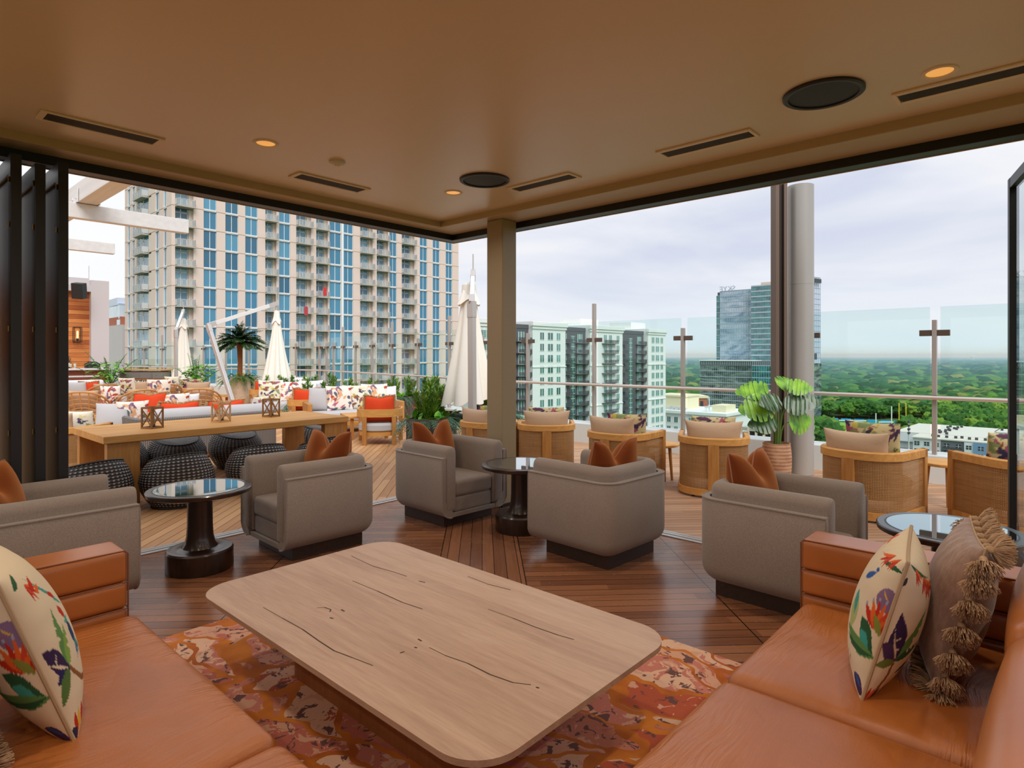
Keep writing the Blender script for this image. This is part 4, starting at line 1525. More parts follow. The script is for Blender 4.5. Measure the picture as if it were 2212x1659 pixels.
_rl = ['rattan lounge chair partly hidden behind the beige corner column', 'rattan lounge chair immediately right of the beige column, seen squarely from behind',
       'rattan lounge chair second to the right of the beige column, its long side showing', 'rattan lounge chair left of the potted monstera, seen from behind',
       'rattan lounge chair right of the round steel column, woven side showing', 'rattan lounge chair at the right edge beside the dark door leaf']
_rpz = [(6.30, 6.15, 0), (6.62, 5.36, 40), (6.55, 4.10, 2), (6.93, 3.08, 24), (7.02, 1.50, -12), (7.36, .30, 46)]
r0 = make_rattan(_rl[0])
_lp = ['leaf print pillow on the chair partly hidden behind the beige column', 'leaf print pillow behind the beige cushion just right of the beige column',
       'leaf print pillow slanting on the second rattan chair right of the column', 'dark leaf print pillow on the rattan chair left of the monstera',
       'large leaf print pillow on the rattan chair right of the steel column', 'leaf print pillow cut off by the dark door leaf at right']
for k, (x, y, f) in enumerate(_rpz):
    o = r0 if k == 0 else dup(r0, label=_rl[k])
    o.location = (x, y, -.004)
    o.rotation_euler = (0, 0, R(f - 90))
    ca, sa = math.cos(R(f)), math.sin(R(f))
    side = (.05, 0, .05, .0, .04, -.04)[k]
    dx = .08
    pil('leafy', _lp[k], x + dx * ca + side * sa, y + dx * sa - side * ca, .395, f - 90 + (12, 0, 14, 0, 10, -10)[k], 10, .50, .50 if k != 4 else .55)


def make_drum_table(label):
    t = thing('terrace_side_table', label, 'side table', group='small teak side tables')
    obj('tabletop', MB().lathe([(.001, .42), (.23, .42), (.25, .43), (.25, .45), (.24, .455), (.001, .455)], 40), M['teak'], t)
    for k in range(3):
        a = 2 * PI * k / 3 + .3
        obj('leg', MB().tube([(.20 * math.cos(a), .20 * math.sin(a), 0), (.16 * math.cos(a), .16 * math.sin(a), .43)], [.016, .022], 10), M['teak_v'], t)
    return t


d0 = make_drum_table('small teak side table between the rattan chairs, left of the monstera')
d0.location = (7.25, 3.95, -.004)
dup(d0, (8.05, .97, -.004), 1.0, 'small teak side table between the two rattan chairs at right')

# monstera in a ribbed terracotta pot ------------------------------------
def monstera(x, y):
    t = thing('potted_monstera', 'tall monstera in a ribbed terracotta pot in front of the round steel column', 'plant', (x, y, -.004))
    prof = [(.125, 0), (.135, .02)]
    for i in range(13):
        z = .03 + .04 * i
        r = .14 + .03 * math.sin(PI * z / .62)
        prof += [(r, z), (r + .004, z + .02)]
    prof += [(.158, .54), (.146, .54), (.14, .50), (.001, .50)]
    obj('pot', MB().lathe(prof, 40), M['terracotta'], t)
    obj('soil', MB().lathe([(.141, .503), (.08, .515), (.001, .51)], 20), M['soil'], t)
    L = Matrix.Rotation(R(42.2 - 90), 3, 'Z')   # local frame: x to the right of the viewer, y away

    def leafm(size, rnd):
        """split monstera blade lying in the local XY plane, stalk at the origin, tip along +Y"""
        out = []
        n = 46
        for sgn in (-1, 1):
            side = []
            for i in range(n + 1):
                tt = i / n
                w = .52 * math.sin(PI * min(1, tt * .98 + .02)) ** .62 * (1.06 - .42 * tt)
                ph = (tt * 7.0) % 1.0
                if .10 < tt < .93 and ph > .78:
                    w *= .52
                side.append((sgn * w, -.14 + 1.06 * tt - .18 * abs(w) * (1 if tt < .3 else .3)))
            out.append(side)
        vs = []
        fs = []
        for i in range(n + 1):
            for q, sd in ((0, out[0]), (1, None), (2, out[1])):
                if sd is None:
                    yy = (out[0][i][1] + out[1][i][1]) / 2
                    vs.append((0, yy, .0 - .10 * max(0, yy) ** 2))
                else:
                    xx, yy = sd[i]
                    vs.append((xx, yy, .10 * abs(xx) - .55 * xx * xx - .14 * max(0, yy) ** 2 + .03))
        for i in range(n):
            a = 3 * i
            fs += [(a, a + 1, a + 4, a + 3), (a + 1, a + 2, a + 5, a + 4)]
        return [(x_ * size, y_ * size, z_ * size) for x_, y_, z_ in vs], fs

    rnd = random.Random(2)
    #   lateral, height, toward viewer, size, heading (deg from right), pitch, roll, dark
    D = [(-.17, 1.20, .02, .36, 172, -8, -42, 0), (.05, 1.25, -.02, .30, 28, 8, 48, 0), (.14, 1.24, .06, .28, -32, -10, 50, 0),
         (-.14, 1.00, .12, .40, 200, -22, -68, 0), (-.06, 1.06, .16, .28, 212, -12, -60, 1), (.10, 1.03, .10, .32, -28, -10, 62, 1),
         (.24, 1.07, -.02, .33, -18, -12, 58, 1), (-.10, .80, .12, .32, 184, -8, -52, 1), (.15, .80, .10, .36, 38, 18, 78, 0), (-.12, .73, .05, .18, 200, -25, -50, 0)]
    for (la, z, tw, sz, hd, pit, rol, dk) in D:
        b = Vector((la, -tw, z))
        st0 = Vector((la * .18, -tw * .3, .50))
        pts = [st0.lerp(b, q / 6) + Vector((0, 0, .10 * math.sin(PI * q / 6))) - Vector((la * .5, 0, 0)) * math.sin(PI * q / 6) * .45 for q in range(7)]
        obj('stem', MB().tube([L @ p for p in pts], [.010 - .001 * q for q in range(7)], 6), M['stem'], t)
        vs, fs = leafm(sz, rnd)
        Rm = L @ Euler((0, 0, R(hd - 90))).to_matrix() @ Euler((R(pit), R(rol), 0)).to_matrix()
        o_ = L @ b
        mb = MB().add([o_ + Rm @ Vector(v) for v in vs], fs)
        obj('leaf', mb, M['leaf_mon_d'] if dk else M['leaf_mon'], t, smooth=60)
    return t


monstera(7.70, 2.62)

# communal teak table with lanterns and woven stools -----------------------
t = thing('communal_table', 'long teak communal table on slab legs carrying three lanterns', 'table', (3.33, 8.07, -.004))
obj('tabletop', MB().box(-1.47, -.63, .675, 1.47, .63, .754), M['teak'], t, bevel=.006, smooth=0)
for x0 in (-1.43, 1.12):
    for y0 in (-.60, .50):
        obj('leg', MB().box(x0, y0, 0, x0 + .31, y0 + .10, .676), M['teak_v'], t, bevel=.005, smooth=0)
    obj('stretcher', MB().box(x0 + .2, -.50, .60, x0 + .30, .50, .676), M['teak_v'], t, smooth=0)
obj('apron', MB().box(-1.12, -.06, .60, 1.12, .06, .676), M['teak_v'], t, smooth=0)


def make_lantern(label, lm='lantern'):
    t = thing('lantern', label, 'lantern', group='wooden lanterns on the communal table')
    w, h = .075, .245
    mb = MB()
    for sx in (-1, 1):
        for sy in (-1, 1):
            mb.bar((sx * w, sy * w, 0), (sx * w, sy * w, h), .016, .016)
    for z in (.01, h - .006):
        for s_ in (-1, 1):
            mb.bar((-w, s_ * w, z), (w, s_ * w, z), .016, .02).bar((s_ * w, -w, z), (s_ * w, w, z), .016, .02)
    obj('frame', mb, M[lm], t, smooth=0)
    mb = MB()
    for s_ in (-1, 1):
        mb.bar((-w, s_ * w, .02), (w, s_ * w, h - .02), .009, .009).bar((w, s_ * w, .02), (-w, s_ * w, h - .02), .009, .009)
        mb.bar((s_ * w, -w, .02), (s_ * w, w, h - .02), .009, .009).bar((s_ * w, w, .02), (s_ * w, -w, h - .02), .009, .009)
    obj('lattice', mb, M[lm], t, smooth=0)
    obj('floor_plate', MB().box(-w, -w, .0, w, w, .012), M[lm], t, smooth=0)
    obj('candle', MB().lathe([(.03, .012), (.03, .05), (.001, .052)], 16), M['black_m'], t)
    obj('glass_cup', MB().lathe([(.042, .012), (.045, .15)], 20), M['clear'], t)
    return t


l0 = make_lantern('dark wooden lantern at the left end of the communal table')
l0.location = (2.47, 7.92, .75)
l0.rotation_euler = (0, 0, R(22))
l1 = make_lantern('lighter wooden lantern in the middle of the communal table', 'lantern_l')
l1.location = (3.30, 8.03, .75)
l1.rotation_euler = (0, 0, R(14))
dup(l0, (4.05, 8.20, .75), R(16), 'dark wooden lantern at the right end of the communal table')


def make_stool(label):
    t = thing('wicker_stool', label, 'stool', group='black wicker drum stools')
    def sad(p, a, r):
        return (p[0], p[1], p[2] - (.075 * math.sin(a) + .02) * max(0, (p[2] - .30) / .22) * min(1, r / .27) ** 2)
    prof = [(.235, 0), (.25, .02), (.295, .08), (.345, .17), (.368, .27), (.355, .36), (.318, .45), (.285, .505), (.262, .52)]
    obj('body', MB().lathe(prof, 56, fn=sad), M['wicker'], t, smooth=60)
    obj('seat', MB().lathe([(.268, .517), (.225, .488), (.15, .462), (.07, .452), (.001, .45)], 56, fn=sad), M['wicker'], t, smooth=60)
    rim = [sad((.268 * math.cos(2 * PI * i / 48), .268 * math.sin(2 * PI * i / 48), .522), 2 * PI * i / 48, .268) for i in range(48)]
    obj('rim', MB().tube(rim, .009, 6, closed=True), M['black_m'], t)
    obj('foot_ring', MB().lathe([(.24, 0), (.252, .0), (.252, .03), (.24, .03), (.24, 0)], 40), M['black_m'], t)
    return t


_sl = ['black wicker stool at the left, half hidden by the slab leg of the communal table', 'black wicker stool in front of the communal table, behind the left side table',
       'black wicker stool behind the back corner of the second grey armchair, near side of table', 'black wicker stool nearest the right leg on the near side of the communal table',
       'black wicker stool on the far side of the communal table, beside its left leg', 'black wicker stool on the far side, middle left, its dished seat showing',
       'black wicker stool on the far side, middle right, its dished seat showing', 'black wicker stool on the far side beside the right leg of the communal table']
st0 = make_stool(_sl[0])
_sp = [(1.70, 7.22, 12), (2.46, 7.10, 0), (3.36, 7.12, -8), (4.20, 7.12, 10), (2.35, 8.88, 180), (3.06, 8.86, 172), (3.86, 8.88, 184), (5.16, 8.86, 190)]
for k, (x, y, rz) in enumerate(_sp):
    o = st0 if k == 0 else dup(st0, label=_sl[k])
    o.location = (x, y, -.004)
    o.rotation_euler = (0, 0, R(rz))

# sofas, chairs and pillows on the north terrace ---------------------------
t = thing('rope_sofa', 'grey rope-backed outdoor sofa behind the communal table, pale cushions', 'sofa', (4.0, 10.35, -.004))
P = upath(2.15, .85, .22, 6)
obj('back_shell', MB().sweep(P, [(0, .10), (0, .66), (.03, .68), (.05, .66), (.05, .10)]), M['rope'], t, smooth=50)
obj('base', MB().box(-1.0, -.36, .03, 1.0, .40, .24), M['teak'], t, bevel=.01, smooth=0)
for s_ in (-1, 1):
    obj('seat_cushion', MB().puff((s_ * .49, .05, .33), (.96, .72, .18), .05, .02), M['pale'], t, merge=True)
    obj('back_cushion', MB().puff((s_ * .49 + .08, -.26, .60), (.92, .20, .40), .09, .03, axis=1), M['pale'], t, merge=True)
pil('pale', 'pale grey pillow at the left end of the rope-backed sofa', *W_(240, 800, 9.35)[:2], .42, 150, 12, .46, .46)
pil('bird', 'bird of paradise pillow at the left end of the rope-backed sofa, above the first lantern', *W_(283, 800, 9.6)[:2], .42, 180, -10, .46, .48)
pil('orange', 'fringed orange pillow standing high behind the left lantern', *W_(322, 800, 11.0)[:2], .47, 180, -10, .58, .46)
pil('orange', 'fringed orange pillow peeking over the rope-backed sofa between two lanterns', *W_(386, 800, 9.95)[:2], .42, 0, 8, .64, .43)
pil('orange', 'fringed orange pillow peeking over the rope-backed sofa behind the middle lantern', *W_(486, 800, 10.3)[:2], .42, 0, 8, .64, .43)
pil('bird', 'bird of paradise pillow right of the tall fringed orange pillow', *W_(372, 800, 11.3)[:2], .47, 180, -10, .56, .44)
pil('white_f', 'white pillow edge beside the bird of paradise pillow in the back row', *W_(410, 800, 11.6)[:2], .47, 180, -10, .30, .42)
pil('iris', 'iris print pillow at the right end of the rope-backed sofa', *W_(553, 800, 11.0)[:2], .42, 30, 14, .44, .46)

# teak framed chair at far left in front of the basket chairs
o = dup(r0, (2.02, 9.92, -.004), R(-50 + 0), 'rattan lounge chair at the left edge behind the communal table')
pil('iris', 'iris print pillow on the rattan chair at the left edge', 2.26, 10.06, .40, -50, 14, .48, .46)

# low teak loveseat behind them carrying the back row of pillows
t = thing('teak_bench_sofa', 'low teak sofa behind the rope-backed sofa, mostly hidden by pillows', 'sofa', (3.7, 11.75, -.004))
obj('frame', MB().box(-1.0, -.36, .18, 1.0, .40, .30).box(-1.0, .33, .30, 1.0, .40, .60), M['teak'], t, bevel=.01, smooth=0)
for x in (-1.0, .92):
    for y in (-.36, .32):
        obj('leg', MB().box(x, y, 0, x + .08, y + .08, .18), M['teak_v'], t, smooth=0)
obj('seat_cushion', MB().puff((0, -.02, .38), (1.9, .68, .18), .05, .02), M['pale'], t, merge=True)


def make_basket(label):
    t = thing('cane_chair', label, 'chair', group='cane basket chairs')
    n = 25
    def arc(r, z, tilt, ext=1.12):
        pts = []
        for i in range(n):
            a = PI * (1.5 - ext / 2 * 1.25) + PI * ext * 1.25 * i / (n - 1)
            pts.append((r * math.cos(a), r * math.sin(a) - tilt, z - .30 * max(0, math.sin(a) + 1) ** 1.15))
        return pts
    top = arc(.44, .84, .06)
    mid = [arc(.34 + .10 * q, .40 + .44 * q, .06 * q) for q in (0, .22, .44, .66, .84)]
    obj('top_rail', MB().tube(top, .021, 10), M['cane'], t)
    mb = MB()
    for m_ in mid:
        mb.tube(m_, .010, 6)
    for i in range(0, n, 2):
        mb.tube([mid[0][i], mid[2][i], top[i]], .011, 6)
    obj('lattice', mb, M['cane'], t)
    obj('seat_ring', MB().tube([(.35 * math.cos(2 * PI * i / 32), .35 * math.sin(2 * PI * i / 32) + .04, .36) for i in range(32)], .018, 8, closed=True), M['cane'], t)
    for x, y in ((-.27, .27), (.27, .27), (-.25, -.2), (.25, -.2)):
        obj('leg', MB().tube([(x * 1.12, y * 1.12, 0), (x, y, .37)], .017, 8), M['cane'], t)
    obj('seat_cushion', MB().puff((0, .06, .42), (.62, .60, .11), .05, .02), M['beige'], t, merge=True)
    c = obj('back_cushion', pillow_mb(.58, .42, .16, 16), M['beige'], t, smooth=80)
    c.location = (0, -.22, .46)
    c.rotation_euler = (R(14), 0, 0)
    return t


_bl = ['cane basket chair leaning at left, nearest the folded doors', 'cane basket chair behind the left lantern, seen from the back',
       'cane basket chair right of centre, left of the white parasol arm', 'cane basket chair behind, facing the bar', 'cane basket chair in the back row with a floral pillow', 'cane basket chair cropped by the folded doors']
b0 = make_basket(_bl[0])
_bp = [W_(190, 800, 13.2)[:2] + (-30,), W_(292, 800, 13.8)[:2] + (5,), W_(434, 800, 14.4)[:2] + (-25,), W_(215, 800, 16.4)[:2] + (10,), W_(350, 800, 16.4)[:2] + (0,), W_(128, 800, 15.0)[:2] + (-70,)]
for k, (x, y, rz) in enumerate(_bp):
    o = b0 if k == 0 else dup(b0, label=_bl[k])
    o.location = (x, y, -.004)
    o.rotation_euler = (0, 0, R(rz))
pil('bird', 'bird of paradise pillow on the back row cane chair', *W_(343, 800, 15.7)[:2], .50, 170, -8, .55, .5)
pil('pale', 'pale grey pillow beside the cane chair facing the bar', *W_(167, 800, 15.6)[:2], .44, -40, 10, .5, .5)
pil('orange', 'small orange pillow behind the cane chair facing the bar', *W_(190, 800, 17.0)[:2], .44, 0, 10, .5, .44)
pil('bird', 'bird of paradise pillow edge between the two left cane chairs', *W_(241, 800, 13.6)[:2], .44, -30, 10, .4, .5)

# rattan chair with two pillows facing away by the green plants
o = dup(r0, W_(428, 800, 17.6)[:2] + (-.004,), R(-20), 'rattan lounge chair below the bright green plants, far left of centre')
pil('leafy', 'leaf print pillow on the rattan chair below the bright green plants', *W_(412, 800, 17.7)[:2], .48, -20, 12, .56, .46)
pil('iris', 'iris print pillow left of the rattan chair below the green plants', *W_(376, 800, 18.0)[:2], .44, -60, 10, .5, .56)
pil('iris', 'iris print pillow in front of the two bar stools', *W_(281, 800, 17.6)[:2], .42, -60, 14, .56, .56)
pil('beige', 'beige pillow in front of the two bar stools', *W_(302, 800, 17.6)[:2], .42, -40, 10, .5, .44)
t = thing('outdoor_bench', 'low bench seat behind the cane chairs under the pillows', 'bench', W_(315, 800, 17.9)[:2] + (-.004,), R(-42))
obj('seat_cushion', MB().puff((0, 0, .32), (2.6, .8, .2), .05, .02), M['pale'], t, merge=True)
obj('frame', MB().box(-1.28, -.38, 0, 1.28, .38, .23), M['teak'], t, bevel=.01, smooth=0)
t = thing('outdoor_bench', 'low white bench in front of the bar at far left', 'bench', W_(150, 800, 19.0)[:2] + (-.004,))
obj('seat_cushion', MB().puff((0, 0, .34), (2.0, .8, .2), .05, .02), M['white_f'], t, merge=True)
obj('back_cushion', MB().puff((0, .36, .62), (2.0, .2, .4), .08, .02, axis=1), M['white_f'], t, merge=True)
obj('frame', MB().box(-.98, -.38, 0, .98, .46, .25), M['teak'], t, bevel=.01, smooth=0)


# teak armchair with slung back rail and orange pillow ---------------------
def make_teak_chair(label):
    t = thing('teak_armchair', label, 'armchair', group='teak armchairs with orange pillows')
    P = upath(.82, .76, .30, 7)
    obj('back_rail', MB().sweep(P, [(0, .50), (0, .64), (.035, .64), (.035, .50)]), M['teak'], t, smooth=40)
    for s_ in (-1, 1):
        obj('front_leg', MB().box(min(s_ * .41, s_ * .33), .32, 0, max(s_ * .41, s_ * .33), .40, .64), M['teak_v'], t, bevel=.006, smooth=0)
        obj('rear_leg', MB().box(min(s_ * .30, s_ * .22), -.36, 0, max(s_ * .30, s_ * .22), -.28, .52), M['teak_v'], t, bevel=.006, smooth=0)
    obj('seat_frame', MB().lathe([(.34, .16), (.37, .16), (.37, .23), (.34, .23), (.34, .16)], 32), M['teak'], t)
    obj('seat_cushion', MB().lathe([(.001, .22), (.34, .22), (.385, .26), (.385, .35), (.34, .39), (.001, .40)], 40), M['pale'], t)
    return t


_tl = ['teak armchair beside the dark planter box, orange pillow over its back', 'teak armchair right of the right lantern, orange pillow over its back', 'teak armchair farthest away, left of the row of shrubs']
k0 = make_teak_chair(_tl[0])
_tp = [(6.72, 9.38, 52), (7.05, 12.6, 60), (8.26, 17.1, 66)]
_op = ['fringed orange pillow on the teak armchair beside the dark planter box', 'fringed orange pillow on the teak armchair right of the right lantern', 'small orange pillow on the farthest teak armchair']
for k, (x, y, f) in enumerate(_tp):
    o = k0 if k == 0 else dup(k0, label=_tl[k])
    o.location = (x, y, -.004)
    o.rotation_euler = (0, 0, R(f - 90))
    ca, sa = math.cos(R(f)), math.sin(R(f))
    pil('orange', _op[k], x - .20 * ca, y - .20 * sa, .40, f - 90, 12, .56, .48)


def teak_sofa(label, x, y, rz, L, coffee=None):
    t = thing('teak_sofa', label, 'sofa', (x, y, -.004), R(rz), group='teak sofas on the north terrace')
    obj('seat_frame', MB().box(-L / 2, -.42, .14, L / 2, .42, .24), M['teak'], t, bevel=.008, smooth=0)
    for s_ in (-1, 1):
        obj('arm', MB().box(min(s_ * L / 2, s_ * (L / 2 - .09)), -.42, .0, max(s_ * L / 2, s_ * (L / 2 - .09)), .42, .62), M['teak_v'], t, bevel=.01, smooth=0)
    obj('back_rail', MB().box(-L / 2, -.42, .30, L / 2, -.36, .62), M['teak'], t, bevel=.008, smooth=0)
    obj('seat_cushion', MB().puff((0, .04, .335), (L - .2, .80, .20), .06, .02), M['pale'], t, merge=True)
    for s_ in (-1, 1):
        obj('back_cushion', MB().puff((s_ * (L / 4 - .05), -.28, .60), (L / 2 - .12, .18, .42), .08, .02, axis=1), M['white_f'], t, merge=True)
    return t


def on_sofa(x, y, rz, lx, ly, lz, dr=0, **kw):
    a = R(rz)
    return dict(x=x + lx * math.cos(a) - ly * math.sin(a), y=y + lx * math.sin(a) + ly * math.cos(a), z=lz, rz=rz + dr, **kw)


SX, SY, SR = 7.45, 11.35, 158
teak_sofa('teak sofa with floral pillows behind the right end of the communal table', SX, SY, SR, 2.0)
for kind, lab, lx, w, h, dr, ly in (('pale', 'pale grey pillow at the left arm of the teak sofa nearest the communal table', .72, .50, .50, -25, -.02), ('bird', 'bird of paradise pillow left of centre on the teak sofa nearest the communal table', .30, .56, .54, 8, .10),
                                ('iris', 'iris print pillow in the middle of the teak sofa nearest the communal table', -.05, .56, .54, -5, -.02), ('bird', 'bird of paradise pillow right of centre on the teak sofa nearest the communal table', -.46, .58, .56, -8, -.04), ('white_f', 'white pillow at the right end of the teak sofa nearest the communal table', -.78, .40, .50, 0, -.06)):
    pil(kind, lab, w=w, h=h, lean=14, **on_sofa(SX, SY, SR, lx, ly, .435, dr))
SX, SY, SR = 7.86, 14.55, 150
teak_sofa('teak sofa with floral pillows left of the small shrubs, second row', SX, SY, SR, 2.0)
for kind, lab, lx, w, h, dr, ly in (('iris', 'iris print pillow at the left end of the second row teak sofa', .62, .60, .56, 0, .0), ('bird', 'bird of paradise pillow in the middle of the second row teak sofa', .12, .56, .52, 0, .02), ('white_f', 'white pillow on the right of the second row teak sofa', -.35, .60, .54, 0, -.02),
                                ('pale', 'pale grey pillow at the right end of the second row teak sofa', -.72, .46, .46, 10, .08)):
    pil(kind, lab, w=w, h=h, lean=14, **on_sofa(SX, SY, SR, lx, ly, .435, dr))
SX, SY, SR = 9.04, 18.32, 150
teak_sofa('farthest teak sofa with floral pillows, behind the row of shrubs', SX, SY, SR, 2.0)
for kind, lab, lx, w, h, dr in (('iris', 'iris print pillow on the left of the farthest teak sofa', .62, .60, .54, 0), ('bird', 'bird of paradise pillow on the right of the farthest teak sofa', -.45, .56, .54, 0), ('white_f', 'white pillow at the right end of the farthest teak sofa', -.85, .50, .5, 0)):
    pil(kind, lab, w=w, h=h, lean=14, **on_sofa(SX, SY, SR, lx, .0, .435, dr))

t = thing('terrace_coffee_table', 'teak coffee table between the teak sofa and the orange pillow armchair', 'coffee table', (7.0, 10.25, -.004), R(-22))
obj('tabletop', MB().box(-.42, -.42, .41, .42, .42, .45), M['teak'], t, bevel=.006, smooth=0)
for x in (-.36, .30):
    for y in (-.36, .30):
        obj('leg', MB().box(x, y, 0, x + .06, y + .06, .41), M['teak_v'], t, smooth=0)

# closed cantilever parasols ------------------------------------------------
def canopy_mb(top, h, r_top, r_bot, seed, hem=0.12):
    rnd = random.Random(seed)
    mb = MB()
    n = 64
    lob = 8
    prof = []
    for i in range(15):
        q = i / 14
        prof.append((r_top + (r_bot - r_top) * q ** 1.25, -h * q))
    ph = [rnd.uniform(-.25, .25) for _ in range(lob)]
    lenr = [rnd.uniform(-hem, hem) for _ in range(lob)]

    def fn(p, a, r):
        q = (top[2] - p[2]) / h
        k = a / (2 * PI) * lob
        i = int(k) % lob
        f = k - int(k)
        fold = .72 + .42 * abs(math.sin(PI * f + ph[i] * .3)) * (0.35 + .65 * q)
        if q < .12:
            fold = .9
        x = top[0] + (p[0] - top[0]) * fold
        y = top[1] + (p[1] - top[1]) * fold
        return (x, y, p[2] + (lenr[i] * math.sin(PI * f) * max(0, q - .6) / .4 - .10 * abs(math.sin(PI * f)) * max(0, q - .7)))
    mb.lathe([(.004, 0)] + [(max(r, .004), z) for r, z in prof], n, top, fn=fn)
    return mb


def cap_mb(top, r, h):
    mb = MB()

    def fn(p, a, rr):
        s_ = 1 + .18 * math.cos(4 * a)
        return (top[0] + (p[0] - top[0]) * s_, top[1] + (p[1] - top[1]) * s_, p[2] - (.05 * math.cos(4 * a) if rr > r * .7 else 0))
    mb.lathe([(.03, .02), (.06, .015), (r * .62, -h * .5), (r, -h)], 32, top, fn=fn)
    return mb


def parasol(label, base, elbow, tip, top, h, rt, rb, seed, pw=.07, lower=None):
    t = thing('parasol', label, 'parasol', base, group='closed white cantilever parasols')
    obj('base_plate', MB().box(base[0] - .4, base[1] - .4, 0, base[0] + .4, base[1] + .4, .08), M['alu_post'], t, world=True, bevel=.01, smooth=0)
    obj('mast', MB().bar((base[0], base[1], .05), elbow, pw, pw * 1.5), M['alu_post'], t, world=True, bevel=.006, smooth=0)
    obj('arm', MB().bar(elbow, tip, pw * .9, pw * 1.25), M['alu_white'], t, world=True, bevel=.006, smooth=0)
    ev, tv = Vector(elbow), Vector(tip)
    mvd = (ev - Vector((base[0], base[1], .05))).normalized()
    avd = (tv - ev).normalized()
    mb = MB().bar(ev - mvd * .22, ev + mvd * .03, pw * 1.15, pw * 1.62).bar(ev - avd * .03, ev + avd * .2, pw * 1.1, pw * 1.5)
    obj('elbow_joint', mb, M['alu_post'], t, world=True, bevel=.005, smooth=0)
    obj('tip_bracket', MB().bar(tv - avd * .2, tv + avd * .04, pw * 1.05, pw * 1.4), M['alu_post'], t, world=True, smooth=0)
    obj('hanger', MB().tube([tip, (top[0], top[1], top[2] - .1)], .02, 8), M['alu_post'], t, world=True)
    obj('finial', MB().tube([(tip[0], tip[1], tip[2]), (tip[0], tip[1], tip[2] + .32)], .012, 6), M['alu_post'], t, world=True)
    obj('canopy', canopy_mb(top, h, rt, rb, seed), M['canopy'], t, world=True, smooth=60)
    obj('canopy_cap', cap_mb((top[0], top[1], top[2] + .02), rt * 1.55, .32), M['canopy'], t, world=True, smooth=60)
    return t


parasol('closed white parasol on a slanting mast beside the potted palm', W_(513, 900, 15.2)[:2] + (0,), W_(450, 703, 16.2), W_(597, 656, 17.2), W_(598, 674, 17.2), 2.02, .085, .38, 4, .085)
parasol('closed white parasol farthest left, behind the bright green plants', W_(381, 850, 20.0)[:2] + (0,), W_(380, 715, 20.0), W_(396, 672, 21.5), W_(396, 690, 21.5), 2.6, .10, .42, 9, .085)
t = parasol('closed white parasol in front of the white apartment block, next to the beige column', W_(1021, 900, 9.4)[:2] + (0,), W_(1019, 655, 9.4), W_(1022, 590, 10.3), W_(1013, 616, 10.4), 1.95, .13, .44, 13, .078)

# plants ---------------------------------------------------------------------
def shrub_mb(rnd, h=.62, r=.20, n=150, L=.10):
    """several leafy spires springing from one foot"""
    mb = MB()
    for q in range(5):
        a0 = 2 * PI * q / 5 + rnd.uniform(-.4, .4)
        off = 0 if q == 0 else r * rnd.uniform(.35, .75)
        hh = h * (1.0 if q == 0 else rnd.uniform(.62, .92))
        top = Vector((off * 1.25 * math.cos(a0), off * 1.25 * math.sin(a0), hh))
        mb.tube([(0, 0, 0), (off * .7 * math.cos(a0), off * .7 * math.sin(a0), hh * .5), top], [.008, .006, .003], 4)
        for k in range(n):
            t_ = rnd.uniform(.12, 1.0)
            c_ = Vector((off * 1.25 * t_ ** .8 * math.cos(a0), off * 1.25 * t_ ** .8 * math.sin(a0), hh * t_))
            a = rnd.uniform(0, 2 * PI)
            rr = .085 * (1.15 - t_) * math.sqrt(rnd.random())
            d = Vector((math.cos(a), math.sin(a), rnd.uniform(.5, 1.9)))
            leaf(mb, c_ + Vector((rr * math.cos(a), rr * math.sin(a), -.02)), d, L * rnd.uniform(.65, 1.2), .021, rnd.uniform(-.1, .3), n=2)
    return mb


_rs = random.Random(21)
SHR = [shrub_mb(_rs).mesh('foliage', M['leaf_shrub'], 0) for _ in range(3)]


def shrub(x, y, z, s, label, rz=0, k=0):
    t = thing('shrub', label, 'shrub', (x, y, z), rz, group='small upright shrubs in the planters')
    t.scale = (s, s, s)
    obj('foliage', SHR[k % 3], None, t)
    return t


